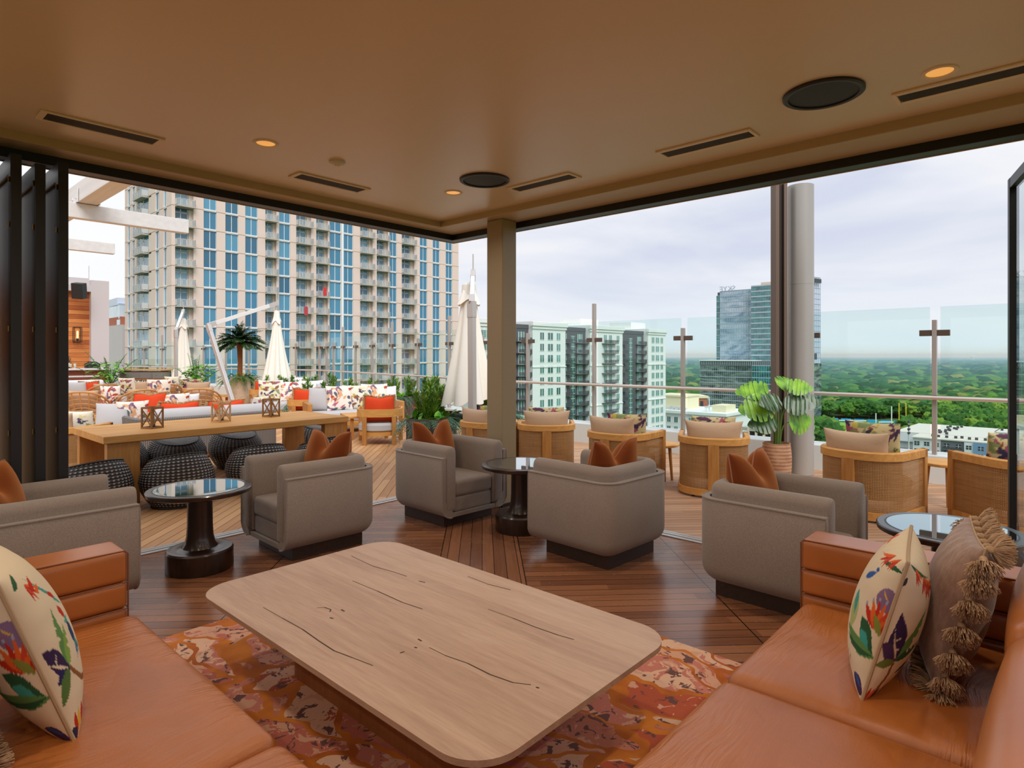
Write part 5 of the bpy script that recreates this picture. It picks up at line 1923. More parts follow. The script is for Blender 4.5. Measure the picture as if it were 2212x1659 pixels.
def planter(label, x, y, rz, L, D, H, extras=True, seed=1):
    t = thing('planter', label, 'planter', (x, y, -.004), R(rz), group='dark rectangular planters')
    mb = MB()
    mb.box(-L / 2, -D / 2, 0, L / 2, -D / 2 + .02, H).box(-L / 2, D / 2 - .02, 0, L / 2, D / 2, H).box(-L / 2, -D / 2 + .02, 0, -L / 2 + .02, D / 2 - .02, H).box(L / 2 - .02, -D / 2 + .02, 0, L / 2, D / 2 - .02, H)
    obj('box', mb, M['planter'], t, smooth=0)
    obj('soil', MB().box(-L / 2 + .02, -D / 2 + .02, H - .12, L / 2 - .02, D / 2 - .02, H - .05), M['soil'], t, smooth=0)
    rnd = random.Random(seed)
    if extras:
        mb = MB()
        for k in range(90):
            x0 = rnd.uniform(-L / 2, L / 2)
            s_ = rnd.choice((-1, -1, 1))
            y0 = s_ * D / 2 * rnd.uniform(.7, 1.0)
            frond(mb, (x0, y0, H - .05), math.atan2(s_, rnd.uniform(-.8, .8)), rnd.uniform(.1, .7), rnd.uniform(.25, .5), rnd.uniform(.7, 1.4), .07, 9, rnd, .012)
        for k in range(50):
            s_ = rnd.choice((-1, 1))
            frond(mb, (s_ * L / 2 * .97, rnd.uniform(-D / 2, D / 2), H - .05), math.atan2(rnd.uniform(-.6, .6), s_), rnd.uniform(.1, .7), rnd.uniform(.3, .55), rnd.uniform(.8, 1.5), .07, 9, rnd, .012)
        obj('trailing_fronds', mb, M['leaf_blue'], t, smooth=0)
        mb = MB()
        for k in range(70):
            x0, y0 = rnd.uniform(-L / 2, L / 2), rnd.uniform(-D / 2, D / 2)
            d = Vector((rnd.uniform(-1, 1), rnd.uniform(-1, .3), rnd.uniform(.5, 1.2)))
            leaf(mb, (x0, y0, H - .05), d, rnd.uniform(.14, .30), rnd.uniform(.07, .13), .35, n=4)
        obj('broad_leaves', mb, M['leaf_bright'], t, smooth=0)
        mb = MB()
        for k in range(26):
            p = Vector((rnd.uniform(-L / 2, L / 2), rnd.uniform(-D / 2, D / 2), H + rnd.uniform(.05, .3)))
            for q in range(6):
                a = q * PI / 3
                leaf(mb, p, (math.cos(a), math.sin(a), .5), .045, .03, .2, n=2)
        obj('flowers', mb, M['flower'] if seed != 5 else M['flower_o'], t, smooth=0)
    return t


def P2(x, y, rz, lx, ly):
    a = R(rz)
    return x + lx * math.cos(a) - ly * math.sin(a), y + lx * math.sin(a) + ly * math.cos(a)


px_, py_, pr_ = 6.78, 7.95, 38
planter('large dark planter box full of shrubs left of the beige column', px_, py_, pr_, 1.55, .55, .60, True, 5)
for k, (lx, ly, s_, lab) in enumerate(((-.50, -.05, 1.14, 'upright shrub at the left end of the large dark planter'), (-.18, .10, 1.12, 'upright shrub second from left in the large dark planter'), (.20, .02, 1.15, 'upright shrub in the middle of the large dark planter'),
                                     (.50, .06, 1.12, 'upright shrub directly left of the near parasol mast'))):
    a, b = P2(px_, py_, pr_, lx, ly)
    shrub(a, b, .53, s_, lab, k, k)
px_, py_, pr_ = 7.72, 7.55, -42
planter('dark planter box between the near parasol and the beige column', px_, py_, pr_, .75, .5, .60, True, 6)
for k, (lx, ly, s_, lab) in enumerate(((-.12, .0, 1.15, 'upright shrub showing between the near parasol mast and the beige column'), (.2, .05, 1.2, 'upright shrub touching the left side of the beige column'))):
    a, b = P2(px_, py_, pr_, lx, ly)
    shrub(a, b, .53, s_, lab, k + 2, k + 1)
px_, py_, pr_ = 7.05, 13.15, -20
planter('dark planter with three shrubs behind the teak armchair, middle of the terrace', px_ + 1.0, py_ + .15, pr_, 1.5, .4, .55, True, 8)
for k, (lx, lab) in enumerate(((-.5, 'shrub at the left of the three shrub planter behind the sofa'), (0, 'tallest middle shrub of the three shrub planter behind the sofa'), (.5, 'shrub at the right of the three shrub planter behind the sofa'))):
    a, b = P2(px_ + 1.0, py_ + .15, pr_, lx, 0)
    shrub(a, b, .48, (.95, 1.10, .92)[k], lab, k, k)
px_, py_, pr_ = 9.55, 12.9, -22
planter('dark planter with three shrubs behind the floral pillows of the nearest teak sofa', px_, py_, pr_, 1.5, .4, .55, True, 9)
for k, (lx, lab) in enumerate(((-.5, 'shrub at left behind the nearest teak sofa, against the glass railing'), (.1, 'shrub in the middle behind the nearest teak sofa, against the glass railing'), (.5, 'shrub at right behind the nearest teak sofa, against the glass railing'))):
    a, b = P2(px_, py_, pr_, lx, 0)
    shrub(a, b, .48, (.88, .95, .95)[k], lab, k, k + 1)
px_, py_, pr_ = 8.50, 15.95, -28
planter('far dark planter with five small shrubs in a row', px_, py_, pr_, 1.6, .4, .55, False, 10)
for k, lx in enumerate((-.66, -.35, -.02, .31, .64)):
    a, b = P2(px_, py_, pr_, lx, 0)
    shrub(a, b, .48, .92, ('leftmost', 'second from left', 'third from left', 'fourth from left', 'last')[k] + ' small shrub in the far planter row under the palm side parasol', k, k)

# potted palm in a large urn
bx, by = W_(518, 860, 18.2)[:2]
t = thing('potted_palm', 'small palm tree in a large pale urn with ferns', 'plant', (bx, by, -.004))
obj('urn', MB().lathe([(.16, 0), (.20, .03), (.27, .25), (.315, .55), (.30, .75), (.265, .90), (.275, .93), (.275, .96), (.25, .96), (.24, .90), (.001, .88)], 40), M['urn'], t)
obj('trunk', MB().tube([(0, 0, .85), (.01, 0, 1.4), (0, .01, 2.08)], [.075, .07, .085], 14), M['bark'], t)
rnd = random.Random(31)
mb = MB()
for k in range(70):
    frond(mb, (0, 0, 2.06), rnd.uniform(0, 2 * PI), rnd.uniform(-.15, 1.25), rnd.uniform(.62, .86), rnd.uniform(.15, .55), .22, 26, rnd, .034)
obj('crown', mb, M['leaf_palm'], t, smooth=0)
mb = MB()
for k in range(60):
    a = rnd.uniform(0, 2 * PI)
    frond(mb, (.2 * math.cos(a), .2 * math.sin(a), .92), a + rnd.uniform(-.4, .4), rnd.uniform(.1, 1.2), rnd.uniform(.35, .62), rnd.uniform(.5, 1.1), .10, 12, rnd, .022)
obj('ferns', mb, M['leaf_fern'], t, smooth=0)
mb = MB()
for k in range(12):
    a = rnd.uniform(0, 2 * PI)
    leaf(mb, (.22 * math.cos(a), .22 * math.sin(a), 1.0), (math.cos(a), math.sin(a), .8), .18, .07, .2)
obj('yellow_leaves', mb, M['leaf_yel'], t, smooth=0)


def leafy(label, x, y, s, seed, group='bright leafy plants in pots', tall=True):
    t = thing('potted_plant', label, 'plant', (x, y, -.004), group=group)
    obj('pot', MB().lathe([(.14, 0), (.20, .5), (.21, .55), (.19, .55), (.18, .50), (.001, .48)], 28), M['terracotta'], t)
    rnd = random.Random(seed)
    mb = MB()
    for k in range(12 if tall else 5):
        frond(mb, (0, 0, .5), rnd.uniform(0, 2 * PI), rnd.uniform(.7, 1.5), rnd.uniform(.8, 1.35) * s, rnd.uniform(.2, .5), .26, 16, rnd, .024)
    obj('fronds', mb, M['leaf_fern'], t, smooth=0)
    mb = MB()
    for k in range(190):
        a = rnd.uniform(0, 2 * PI)
        rr = rnd.uniform(.05, .38) * s
        leaf(mb, (rr * math.cos(a), rr * math.sin(a), .5 + rnd.uniform(.1, .55) * s), (math.cos(a), math.sin(a), rnd.uniform(-.1, .6)), rnd.uniform(.14, .26), rnd.uniform(.09, .15), .4, n=3)
    obj('leaves', mb, M['leaf_bright'], t, smooth=0)
    return t


leafy('bright leafy potted plant with tall fronds in front of the left parasol', *W_(422, 850, 19.2)[:2], 1.5, 41)
leafy('bushy bright potted plant next to the end of the bar counter', *W_(238, 850, 22.0)[:2], 1.6, 44)

# bar at far left -------------------------------------------------------------
t = thing('bar_counter', 'outdoor bar with white counter top and reddish wooden front', 'bar', (3.4, 27.3, -.004))
obj('counter_top', MB().box(-6.0, 26.8, 1.06, 7.05, 27.6, 1.13), M['stone_w'], t, world=True, bevel=.008, smooth=0)
obj('front', MB().box(-5.9, 26.95, .62, 6.85, 27.5, 1.06), M['mahog'], t, world=True, smooth=0)
obj('inset_strip', MB().box(-5.9, 26.93, .80, 6.6, 26.96, .86), M['stone_w'], t, world=True, smooth=0)
obj('base', MB().box(-5.9, 27.05, 0, 6.85, 27.5, .62), M['stone_w'], t, world=True, smooth=0)
mb = MB()
for x in (5.2, 6.0, 6.7):
    mb = MB().box(x - .32, 26.5, .0, x - .26, 26.9, .50).box(x + .26, 26.5, 0, x + .32, 26.9, .50).box(x - .32, 26.5, .50, x + .32, 26.9, .58)
    s_ = obj('bar_bench', mb, M['stone_w'], smooth=0, bevel=.02)
    tag(s_, {5.2: 'white frame bench under the bar counter, partly hidden by a cane chair', 6.0: 'white frame bench under the bar, middle of the three', 6.7: 'white frame bench under the right end of the bar counter'}[x], 'bench', 'white frame benches at the bar')
t = thing('bar_back_wall', 'cedar board bar wall framed in grey stucco at far left', 'wall', (3.0, 29.6, -.004))
wx = W_(193, 700, 24.6)
obj('boards', MB().box(-6.5, wx[1], .0, wx[0], wx[1] + .1, 4.15), M['cedar'], t, world=True, smooth=0)
obj('jamb', MB().box(wx[0], wx[1] - .25, 0, wx[0] + .62, wx[1] + .5, 4.62), M['stucco'], t, world=True, smooth=0)
obj('lintel', MB().box(-6.5, wx[1] - .25, 4.15, wx[0], wx[1] + .5, 4.40), M['stucco'], t, world=True, smooth=0)
obj('parapet', MB().box(-6.5, wx[1], 4.40, wx[0], wx[1] + .5, 4.70), M['stucco'], t, world=True, smooth=0)
t = thing('outdoor_speaker', 'black loudspeaker mounted high on the cedar bar wall', 'speaker', W_(171, 628, 23.7))
obj('cabinet', MB().mbox(Euler((R(12), R(4), R(-42))).to_matrix().to_4x4(), .40, .34, .60), M['black_m'], t, bevel=.02, smooth=0)
obj('bracket', MB().bar((0, .2, .1), (.1, .50, .1), .05, .05), M['black_m'], t, smooth=0)
t = thing('wall_lantern', 'black cage wall lantern with amber bulb on the cedar wall', 'wall lamp', (W_(165, 722, 24.3)[0], wx[1] - .14, 2.43))
mb = MB()
for sx in (-.12, .12):
    for sy in (-.12, .12):
        mb.bar((sx, sy, -.29), (sx, sy, .29), .02, .02)
for z in (-.29, .29):
    mb.bar((-.12, -.12, z), (.12, -.12, z), .02, .02).bar((-.12, .12, z), (.12, .12, z), .02, .02).bar((-.12, -.12, z), (-.12, .12, z), .02, .02).bar((.12, -.12, z), (.12, .12, z), .02, .02)
obj('cage', mb, M['black_m'], t, smooth=0)
obj('bulb', MB().lathe([(.03, -.15), (.035, .12), (.001, .15)], 12), M['bulb'], t)
obj('shade', MB().lathe([(.07, -.18), (.07, .18)], 16), M['clear'], t)
obj('socket', MB().lathe([(.04, -.26), (.04, -.15)], 12), M['black_m'], t)


def bottle(label, px, h, col, d=22.2):
    p = W_(px, 796, d)
    t = thing('bottle', label, 'bottle', (p[0], 27.05, 1.126), group='bottles on the bar counter')
    r = .04
    obj('body', MB().lathe([(r, 0), (r, h * .58), (.014, h * .74), (.014, h * .9)], 12), mat('bottle_' + col, lin(col), .15), t)
    obj('cap', MB().lathe([(.017, h * .88), (.017, h), (.001, h)], 10), M['brass_screw'], t)
    obj('label_band', MB().lathe([(r + .001, h * .15), (r + .001, h * .45)], 12), M['white_plastic'], t)


bottle('tall dark bottle at the left of the bar counter', 147, .42, '#3a2418')
bottle('dark bottle with pale label on the bar counter, second from left', 152.5, .46, '#4a2c1c')
bottle('shorter amber bottle on the bar counter, right of the dark ones', 157, .38, '#8a5a2a')
for k, (px, h, lab) in enumerate(((169, .18, 'small white cup on the bar counter'), (178, .20, 'glass pitcher on the bar counter'), (189, .17, 'clear tumbler on the bar counter, left of the dark caddy'), (197, .22, 'tall clear glass near the dark caddy on the bar'))):
    p = W_(px, 796, 22.2)
    o = obj('glass', MB().lathe([(.035, 0), (.045, h)], 14), M['white_plastic'] if k == 0 else M['clear'])
    o.location = (p[0], 27.05, 1.127)
    tag(o, lab, 'glass', 'glassware on the bar counter')
p = W_(218, 792, 22.2)
t = thing('bar_caddy', 'dark metal caddy with a hipped lid at the right end of the bar', 'caddy', (p[0], 27.1, 1.126))
obj('tray', MB().box(-.22, -.15, 0, .22, .15, .14), M['black_m'], t, smooth=0)
obj('lid', MB().add([(-.25, -.17, .14), (.25, -.17, .14), (.25, .17, .14), (-.25, .17, .14), (-.12, 0, .25), (.12, 0, .25)], [(0, 1, 5, 4), (1, 2, 5), (2, 3, 4, 5), (3, 0, 4), (0, 3, 2, 1)]), M['black_m'], t, smooth=0)


def bar_stool(label, x, y, rz):
    t = thing('bar_stool', label, 'bar stool', (x, y, -.004), R(rz), group='dark rope bar stools')
    P = upath(.52, .50, .2, 5)
    obj('rope_back', MB().sweep(P, [(0, .78), (0, 1.02), (.02, 1.02), (.02, .78)]), M['rope'], t, smooth=50)
    obj('top_rail', MB().sweep(P, [(-.005, 1.01), (-.005, 1.035), (.03, 1.035), (.03, 1.01)]), M['black_m'], t)
    obj('seat_cushion', MB().puff((0, .02, .74), (.46, .44, .08), .03, .01), M['seat_tan'], t, merge=True)
    for x_, y_ in ((-.22, .22), (.22, .22), (-.2, -.2), (.2, -.2)):
        obj('leg', MB().tube([(x_ * 1.1, y_ * 1.1, 0), (x_, y_, .74)], .014, 6), M['black_m'], t)
    obj('footrest', MB().tube([(-.23, -.21, .28), (.23, -.21, .28), (.24, .24, .28), (-.24, .24, .28)], .010, 6, closed=True), M['black_m'], t)


for k, (px, lab) in enumerate(((283, 'dark rope bar stool at left by the high table'), (303, 'dark rope bar stool, second from left by the high table'), (325, 'dark rope bar stool, third from left by the high table'), (350, 'dark rope bar stool at right by the high table, next to the parasol mast'))):
    p = W_(px, 840, 22.2)
    bar_stool(lab, p[0], p[1], 40 + 8 * k)
a, b = W_(264, 796, 23.2), W_(366, 796, 23.0)
t = thing('bar_table', 'high narrow teak bar table behind the rope bar stools', 'table', ((a[0] + b[0]) / 2, (a[1] + b[1]) / 2, -.004), math.atan2(b[1] - a[1], b[0] - a[0]))
obj('tabletop', MB().box(-.95, -.3, 1.04, .95, .3, 1.09), M['teak'], t, smooth=0)
for s_ in (-.85, .79):
    obj('leg', MB().box(s_, -.25, 0, s_ + .06, .25, 1.04), M['black_m'], t, smooth=0)
p = W_(470, 855, 17.5)
t = thing('terrace_end_table', 'square teak end table in front of the potted palm', 'side table', (p[0], p[1], -.004), R(-10))
obj('tabletop', MB().box(-.35, -.3, .42, .35, .3, .46), M['teak'], t, smooth=0)
for x in (-.33, .27):
    for y in (-.28, .22):
        obj('leg', MB().box(x, y, 0, x + .06, y + .06, .42), M['teak_v'], t, smooth=0)

for lab, px, d, z0, h in (('thin lightning rod standing on the white pergola beam', 191, 14.6, 5.28, .62), ('thin lightning rod standing on the bar wall parapet', 192, 24.9, 4.70, .55)):
    p = W_(px, 600, d)
    if z0 > 5:
        p = (3.60, W_(px, 600, d)[1])
    tag(obj('lightning_rod', MB().tube([(p[0], p[1], z0), (p[0], p[1], z0 + h)], .012, 6), M['alu_post']), lab, 'rod', 'thin lightning rods')

# ------------------------------------------------------------------ the city
ZG = -52.0
M['precast'] = mat('beige_precast', lin('#e0cbc1'), 0.8)
M['joint'] = mat('facade_joint', lin('#a28d7c'), 0.8)
M['white_fr'] = mat('white_window_frame', lin('#e6e8ea'), 0.5)
M['bal'] = mat('balcony_concrete', lin('#b5aca1'), 0.7)
M['bal_rail'] = mat('balcony_rail', lin('#b9b9b9'), 0.5, alpha=0.30)
M['blue_glass'] = mat('blue_tower_glass', rough=0.04, spec=0.8, fn=lambda n, b: n.ramp(rnd_obj(n), [(0.0, lin('#1f5a78')), (.5, lin('#35799c')), (1.0, lin('#5b9dbd'))]))
M['door_gl'] = mat('balcony_door_glass', rough=0.06, spec=0.7, fn=lambda n, b: n.ramp(rnd_obj(n), [(0.0, lin('#3a6a88')), (1.0, lin('#86b4cc'))]))
M['recess'] = mat('recess_wall', lin('#dccdbf'), 0.8)
FH = 3.05

# beige tower: long south face on the plane Y=100, west face on X=33.8
t = thing('apartment_tower', 'tall beige apartment tower with blue window bays and stacked balconies', 'building', (62, 112, ZG))
TZ = 38.0
S_BAYS = [('w', 38.44, 40.41), ('w', 41.78, 43.86), ('w', 44.99, 47.09), ('w', 50.82, 52.85), ('w', 60.52, 62.93), ('w', 63.42, 65.52), ('w', 73.9, 75.68), ('w', 81.64, 83.63), ('w', 85.16, 87.11), ('w', 88.84, 90.73)]
B_BAYS = [(34.3, 36.93), (48.37, 50.32), (53.97, 56.81), (57.81, 60.14), (67.06, 69.9), (70.87, 73.52), (76.95, 80.17)]
W_BAYS = [('w', 102.0, 103.6), ('w', 105.4, 107.2), ('w', 117.0, 118.6), ('w', 119.4, 121.1)]
WB = (108.9, 116.0)
XE, YN = 92.6, 122.3
mb = MB()
edges = sorted([(a, b) for _, a, b in S_BAYS] + B_BAYS)
x = 33.8
for a, b in edges:
    mb.box(x, 100, ZG, a, 100.8, TZ)
    x = b
mb.box(x, 100, ZG, XE, 100.8, TZ)
edges = sorted([(a, b) for _, a, b in W_BAYS] + [WB])
y = 100.0
for a, b in edges:
    mb.box(33.8, y if y > 100 else 100.8, ZG, 34.6, a, TZ)
    y = b
mb.box(33.8, y, ZG, 34.6, YN, TZ)
mb.box(XE - .5, 100.8, ZG, XE, YN, TZ)
obj('facade', mb, M['precast'], t, world=True, smooth=0)
obj('core', MB().box(34.7, 101.0, ZG, XE - .5, YN, TZ - .2), M['recess'], t, world=True, smooth=0)
nz = [(-6 + k) for k in range(0, 18)]     # floors around our own level
f0 = -24.4
NF = 20
mb = MB()
for k in range(NF + 1):
    z = f0 + FH * k
    mb.box(33.77, 99.975, z - .03, XE, 99.999, z + .03)
    mb.box(33.775, 100, z - .03, 33.799, YN, z + .03)
obj('panel_joint', mb, M['joint'], t, world=True, smooth=0)

# one window unit, one metre wide, two panes in a white frame
mb = MB()
mb.box(0, .25, 0, 1, .30, FH - .3, 0)
mb.box(0, .12, -.32, 1, .40, .02, 1)
mb.box(0, .17, 0, .03, .26, FH - .44, 1).box(.97, .17, 0, 1, .26, FH - .44, 1).box(.48, .17, 0, .52, .26, FH - .44, 1)
win = mb.mesh('window', [M['blue_glass'], M['white_fr']], 0)
mbn = MB()
mbn.box(0, .25, 0, 1, .30, FH - .3, 0).box(0, .12, -.32, 1, .40, .02, 1)
for x0, x1 in ((0, .04), (.96, 1), (.47, .53)):
    mbn.box(x0, .17, 0, x1, .26, FH - .44, 1)
mbn.box(0, .17, 1.7, 1, .26, 1.78, 1)
winw = mbn.mesh('window', [M['blue_glass'], M['white_fr']], 0)
L0 = Vector(t.location)
pl = []
for k in range(NF - 1):
    z = f0 + FH * k + .22
    for _, a, b in S_BAYS:
        pl.append((Vector((a, 100.0, z)) - L0, 0, (b - a, 1, 1)))
    for _, a, b in W_BAYS:
        pl.append((Vector((33.8, b, z)) - L0, -PI / 2, (b - a, 1, 1)))
pl = [p for p in pl if p[0].z + L0.z > -14]
many(t, 'window', win, pl, 100)
# balcony unit (unit width): slab, railing; and the glazed doors behind it
mb = MB()
mb.box(0, -.9, -.20, 1, 1.0, 0.0, 0)
mb.box(0, -.88, .95, 1, -.84, 1.02, 1).box(0, -.88, .06, 1, -.84, .10, 1).box(0, -.88, .1, .012, .1, 1.0, 1).box(.988, -.88, .1, 1, .1, 1.0, 1)
for i in range(5):
    mb.box(i / 4 * .97, -.88, .0, i / 4 * .97 + .03, -.84, 1.02, 1)
mb.box(.0, -.865, .1, 1, -.855, .95, 2)
M['bal_bars'] = mat('balcony_bars', lin('#c4c6c8'), .5)
bal = mb.mesh('balcony', [M['bal'], M['bal_bars'], M['bal_rail']], 0)
mb = MB()
mb.box(0, .55, .0, .78, .62, FH - .25, 0)
mb.box(.80, .2, 0, 1, .62, FH - .25, 2)
for x0 in (0, .37, .75):
    mb.box(x0, .48, 0, x0 + .045, .56, FH - .25, 1)
mb.box(0, .48, 2.15, .78, .56, 2.25, 1)
dr = mb.mesh('balcony_door', [M['door_gl'], M['white_fr'], M['recess']], 0)
bp_, dp_ = [], []
for k in range(NF - 1):
    z = f0 + FH * k
    if z < -14:
        continue
    for a, b in B_BAYS:
        bp_.append((Vector((a, 100.0, z)) - L0, 0, (b - a, 1, 1)))
        dp_.append((Vector((a, 100.3, z)) - L0, 0, (b - a, 1, 1)))
    bp_.append((Vector((33.8, WB[1] - 1.0, z)) - L0, -PI / 2, (4.4, 1, 1)))
    dp_.append((Vector((33.8, WB[1], z)) - L0, -PI / 2, (WB[1] - WB[0], .35, 1)))
    bp_.append((Vector((XE, 103, z)) - L0, PI / 2, (2.4, 1.1, 1)))
many(t, 'balcony', bal, bp_, 100)
many(t, 'balcony_door', dr, dp_, 100)
mb = MB()
for a, b in ((36.95, 38.4), (40.42, 41.77), (43.87, 44.98), (47.1, 48.36), (75.7, 76.94), (83.64, 85.15), (87.12, 88.83), (65.53, 67.05)):
    mb.box((a + b) / 2 - .42, 99.90, 26.6, (a + b) / 2 + .42, 100.0, 28.2)
obj('ornament', mb, M['recess'], t, world=True, smooth=0)
obj('mullion_strip', MB().box(62.94, 99.9, ZG, 63.41, 100.1, TZ), M['white_fr'], t, world=True, smooth=0)
for (x, z, col, w) in ((59.0, 13.9, '#d0353c', .35), (55.3, 10.2, '#b8404c', .35)):
    f = obj('flag', MB().box(x - w, 99.02, z - 1.5, x + w, 99.06, z), mat('flag' + col, lin(col), .8), t, world=True, smooth=0)

# white and charcoal mid-rise: south face on Y=107
M['mid_w'] = mat('white_render', lin('#e8ebea'), 0.8)
M['mid_d'] = mat('charcoal_render', lin('#565a5f'), 0.8)
M['mid_br'] = mat('brown_brick', lin('#5a4038'), 0.8)
M['green_gl'] = mat('green_glass', rough=0.05, spec=0.8, fn=lambda n, b: n.ramp(rnd_obj(n), [(0, lin('#2d5a55')), (1, lin('#6fa39a'))]))
t = thing('midrise_block', 'white and charcoal apartment block with balconies right of the beige column', 'building', (155, 118, ZG))
L0 = Vector(t.location)
TOP = 10.9
secs = [(104, 112.5, 'w', 0), (112.5, 126.3, 'd', 1.5), (126.3, 141, 'w', 0), (141, 153.4, 'd', 1.8), (153.4, 171.6, 'w', .0), (171.6, 188, 'd', 1.8), (188, 200.5, 'w', 0)]
mbw, mbd = MB(), MB()
for a, b, c_, off in secs:
    (mbw if c_ == 'w' else mbd).box(a, 107 + off, ZG, b, 128, TOP - (0.9 if c_ == 'd' else 0))
    if c_ == 'w':
        mbw.box(a - .5, 106.4, TOP - 1.2, b + .5, 107.2, TOP - .1).box(a - .25, 106.7, TOP - 2.0, b + .25, 107.1, TOP - 1.2)
        for z in (TOP - 12.6, TOP - 24.8):
            mbw.box(a - .1, 106.8, z, b + .1, 107.0, z + .3)
    else:
        mbd.box(a, 106.9 + off, TOP - 2.0, b, 107.1 + off, TOP - .9)
obj('white_wing', mbw, M['mid_w'], t, world=True, smooth=0)
obj('charcoal_wing', mbd, M['mid_d'], t, world=True, smooth=0)
obj('penthouse', MB().box(158, 114, TOP - 1, 168, 122, TOP + 2.4).box(190, 115, TOP - 1, 200, 124, TOP + 2.6), M['mid_w'], t, world=True, smooth=0)
mb = MB()
mb.box(0, -.04, 0, 1, .06, 1.95, 0).box(0, -.10, -.12, 1, .0, 0, 1).box(.46, -.09, 0, .54, .0, 1.95, 1).box(0, -.09, 0, .06, 0, 1.95, 1).box(.94, -.09, 0, 1, 0, 1.95, 1)
w1 = mb.mesh('window', [M['green_gl'], M['white_fr']], 0)
mb = MB()
mb.box(0, -1.4, -.18, 1, .6, 0, 0)
mb.box(0, -1.38, .98, 1, -1.32, 1.05, 1)
for i in range(9):
    mb.box(i / 8 * .975, -1.38, 0, i / 8 * .975 + .015, -1.33, 1.0, 1)
mb.box(0, -1.36, .1, 1, -1.35, .95, 2)
M['dk_rail'] = mat('dark_rail', lin('#3f4246'), .5)
M['dk_rail_a'] = mat('dark_rail_screen', lin('#4b4f53'), .5, alpha=.45)
b1 = mb.mesh('balcony', [M['mid_d'], M['dk_rail'], M['dk_rail_a']], 0)
wp, bp_ = [], []
for k in range(12):
    z = TOP - 4.9 - 3.1 * k
    for a, b, c_, off in secs:
        if c_ == 'w' and (b - a) < 16:
            n_ = 3
            for i in range(n_):
                wx = 1.9 if i != 1 else 2.5
                wp.append((Vector((a + (b - a) * (.27 + .25 * i) - wx / 2, 107 + off, z)) - L0, 0, (wx, 1, 1)))
        elif c_ == 'w':
            for fr in (.03, .40, .56, .80):
                wp.append((Vector((a + (b - a) * fr, 107, z - (.5 if .3 < fr < .7 else 0))) - L0, 0, (1.7, 1, 1.0 if not .3 < fr < .7 else 1.3)))
            bp_.append((Vector((a + (b - a) * .34, 107, z - .6)) - L0, 0, (7.6, 1, 1)))
        else:
            wp.append((Vector((a + .6, 107 + off, z - .5)) - L0, 0, (2.2, 1, 1.3)))
            wp.append((Vector((b - 4.2, 107 + off, z - .5)) - L0, 0, (2.4, 1, 1.3)))
            bp_.append((Vector((a, 107 + off, z - .6)) - L0, 0, (4.2, 1, 1)))
            bp_.append((Vector((b - 5.4, 107 + off, z - .6)) - L0, 0, (5.4, 1, 1)))
    bp_.append((Vector((200.5, 112, z - .6)) - L0, PI / 2, (4, 1, 1)))
many(t, 'window', w1, wp, 100)
many(t, 'balcony', b1, bp_, 100)
for a, b, c_, off in secs:
    if c_ == 'd':
        m_ = (a + b) / 2 - .3
        mb = MB().box(m_ - 1.0, 106.95 + off, ZG, m_ + 1.0, 107.02 + off, TOP - 3.5, 0)
        for k in range(40):
            mb.box(m_ - 1.0, 106.9 + off, TOP - 3.6 - 1.55 * k, m_ + 1.0, 106.96 + off, TOP - 3.5 - 1.55 * k, 1)
        mb.box(m_ - .05, 106.9 + off, ZG, m_ + .05, 106.96 + off, TOP - 3.5, 1)
        obj('stair_glazing', mb, [M['green_gl'], M['mid_w']], t, world=True, smooth=0)

# teal glass towers beyond the steel column
M['teal'] = mat('teal_curtain_glass', rough=0.05, spec=0.9, fn=lambda n, b: n.ramp(n.noise(n.mapping(geo(n), (.25, .25, .33)), 1.0, 2).outputs[0], [(.35, lin('#0f4f57')), (.65, lin('#2b8e92'))]))
M['silver'] = mat('silver_curtain_glass', rough=0.06, spec=0.9, fn=lambda n, b: n.ramp(n.noise(n.mapping(geo(n), (.05, .05, .12)), 1.0, 3, .6, 1.5).outputs[0], [(.35, lin('#58809c')), (.5, lin('#8fabc0')), (.65, lin('#b9c6d6'))]))
M['mul'] = mat('curtain_mullion', lin('#aebccb'), .5)
M['lilac'] = mat('pale_lilac_cladding', lin('#c3cbe0'), .35)
M['grey_gl'] = mat('grey_green_glass', rough=0.05, spec=0.9, fn=lambda n, b: n.ramp(n.noise(n.mapping(geo(n), (.10, .10, .35)), 1.0, 3, .6, 1.2).outputs[0], [(.35, lin('#29363a')), (.5, lin('#5d6f70')), (.68, lin('#98a79d'))]))


def plane_pt(px, py, X):
    k = (px - 1106) / 1320
    d = X / (.74080 + k * .67172)
    return Vector(W_(px, py, d))


def curtain(parent, name, mats, p0, p1, z0, z1, nx, nz, gm, mm, th=.5, bw=.25, vw=.12):
    """glass wall from p0 to p1 (plan) with a mullion grid on its near side"""
    a, b = Vector((p0[0], p0[1], 0)), Vector((p1[0], p1[1], 0))
    d = (b - a).normalized()
    o = Vector((d.y, -d.x, 0))
    if o.dot(-a) < 0:
        o = -o
    mb = MB().bar(a.lerp(b, .5) + Vector((0, 0, z0)), a.lerp(b, .5) + Vector((0, 0, z1)), (b - a).length, th, up=(o.x, o.y, 0))
    g = obj(name, mb, gm, parent, world=True, smooth=0)
    mb = MB()
    off = o * (th / 2 + .1)
    for k in range(nz + 1):
        z = z0 + (z1 - z0) * k / nz
        mb.bar(a + off + Vector((0, 0, z)), b + off + Vector((0, 0, z)), .2, bw)
    for k in range(nx + 1):
        p = a.lerp(b, k / nx) + off
        mb.bar(p + Vector((0, 0, z0)), p + Vector((0, 0, z1)), vw, .15, up=(o.x, o.y, 0))
    obj('mullion_grid', mb, mm, g, world=True, smooth=0)
    return g


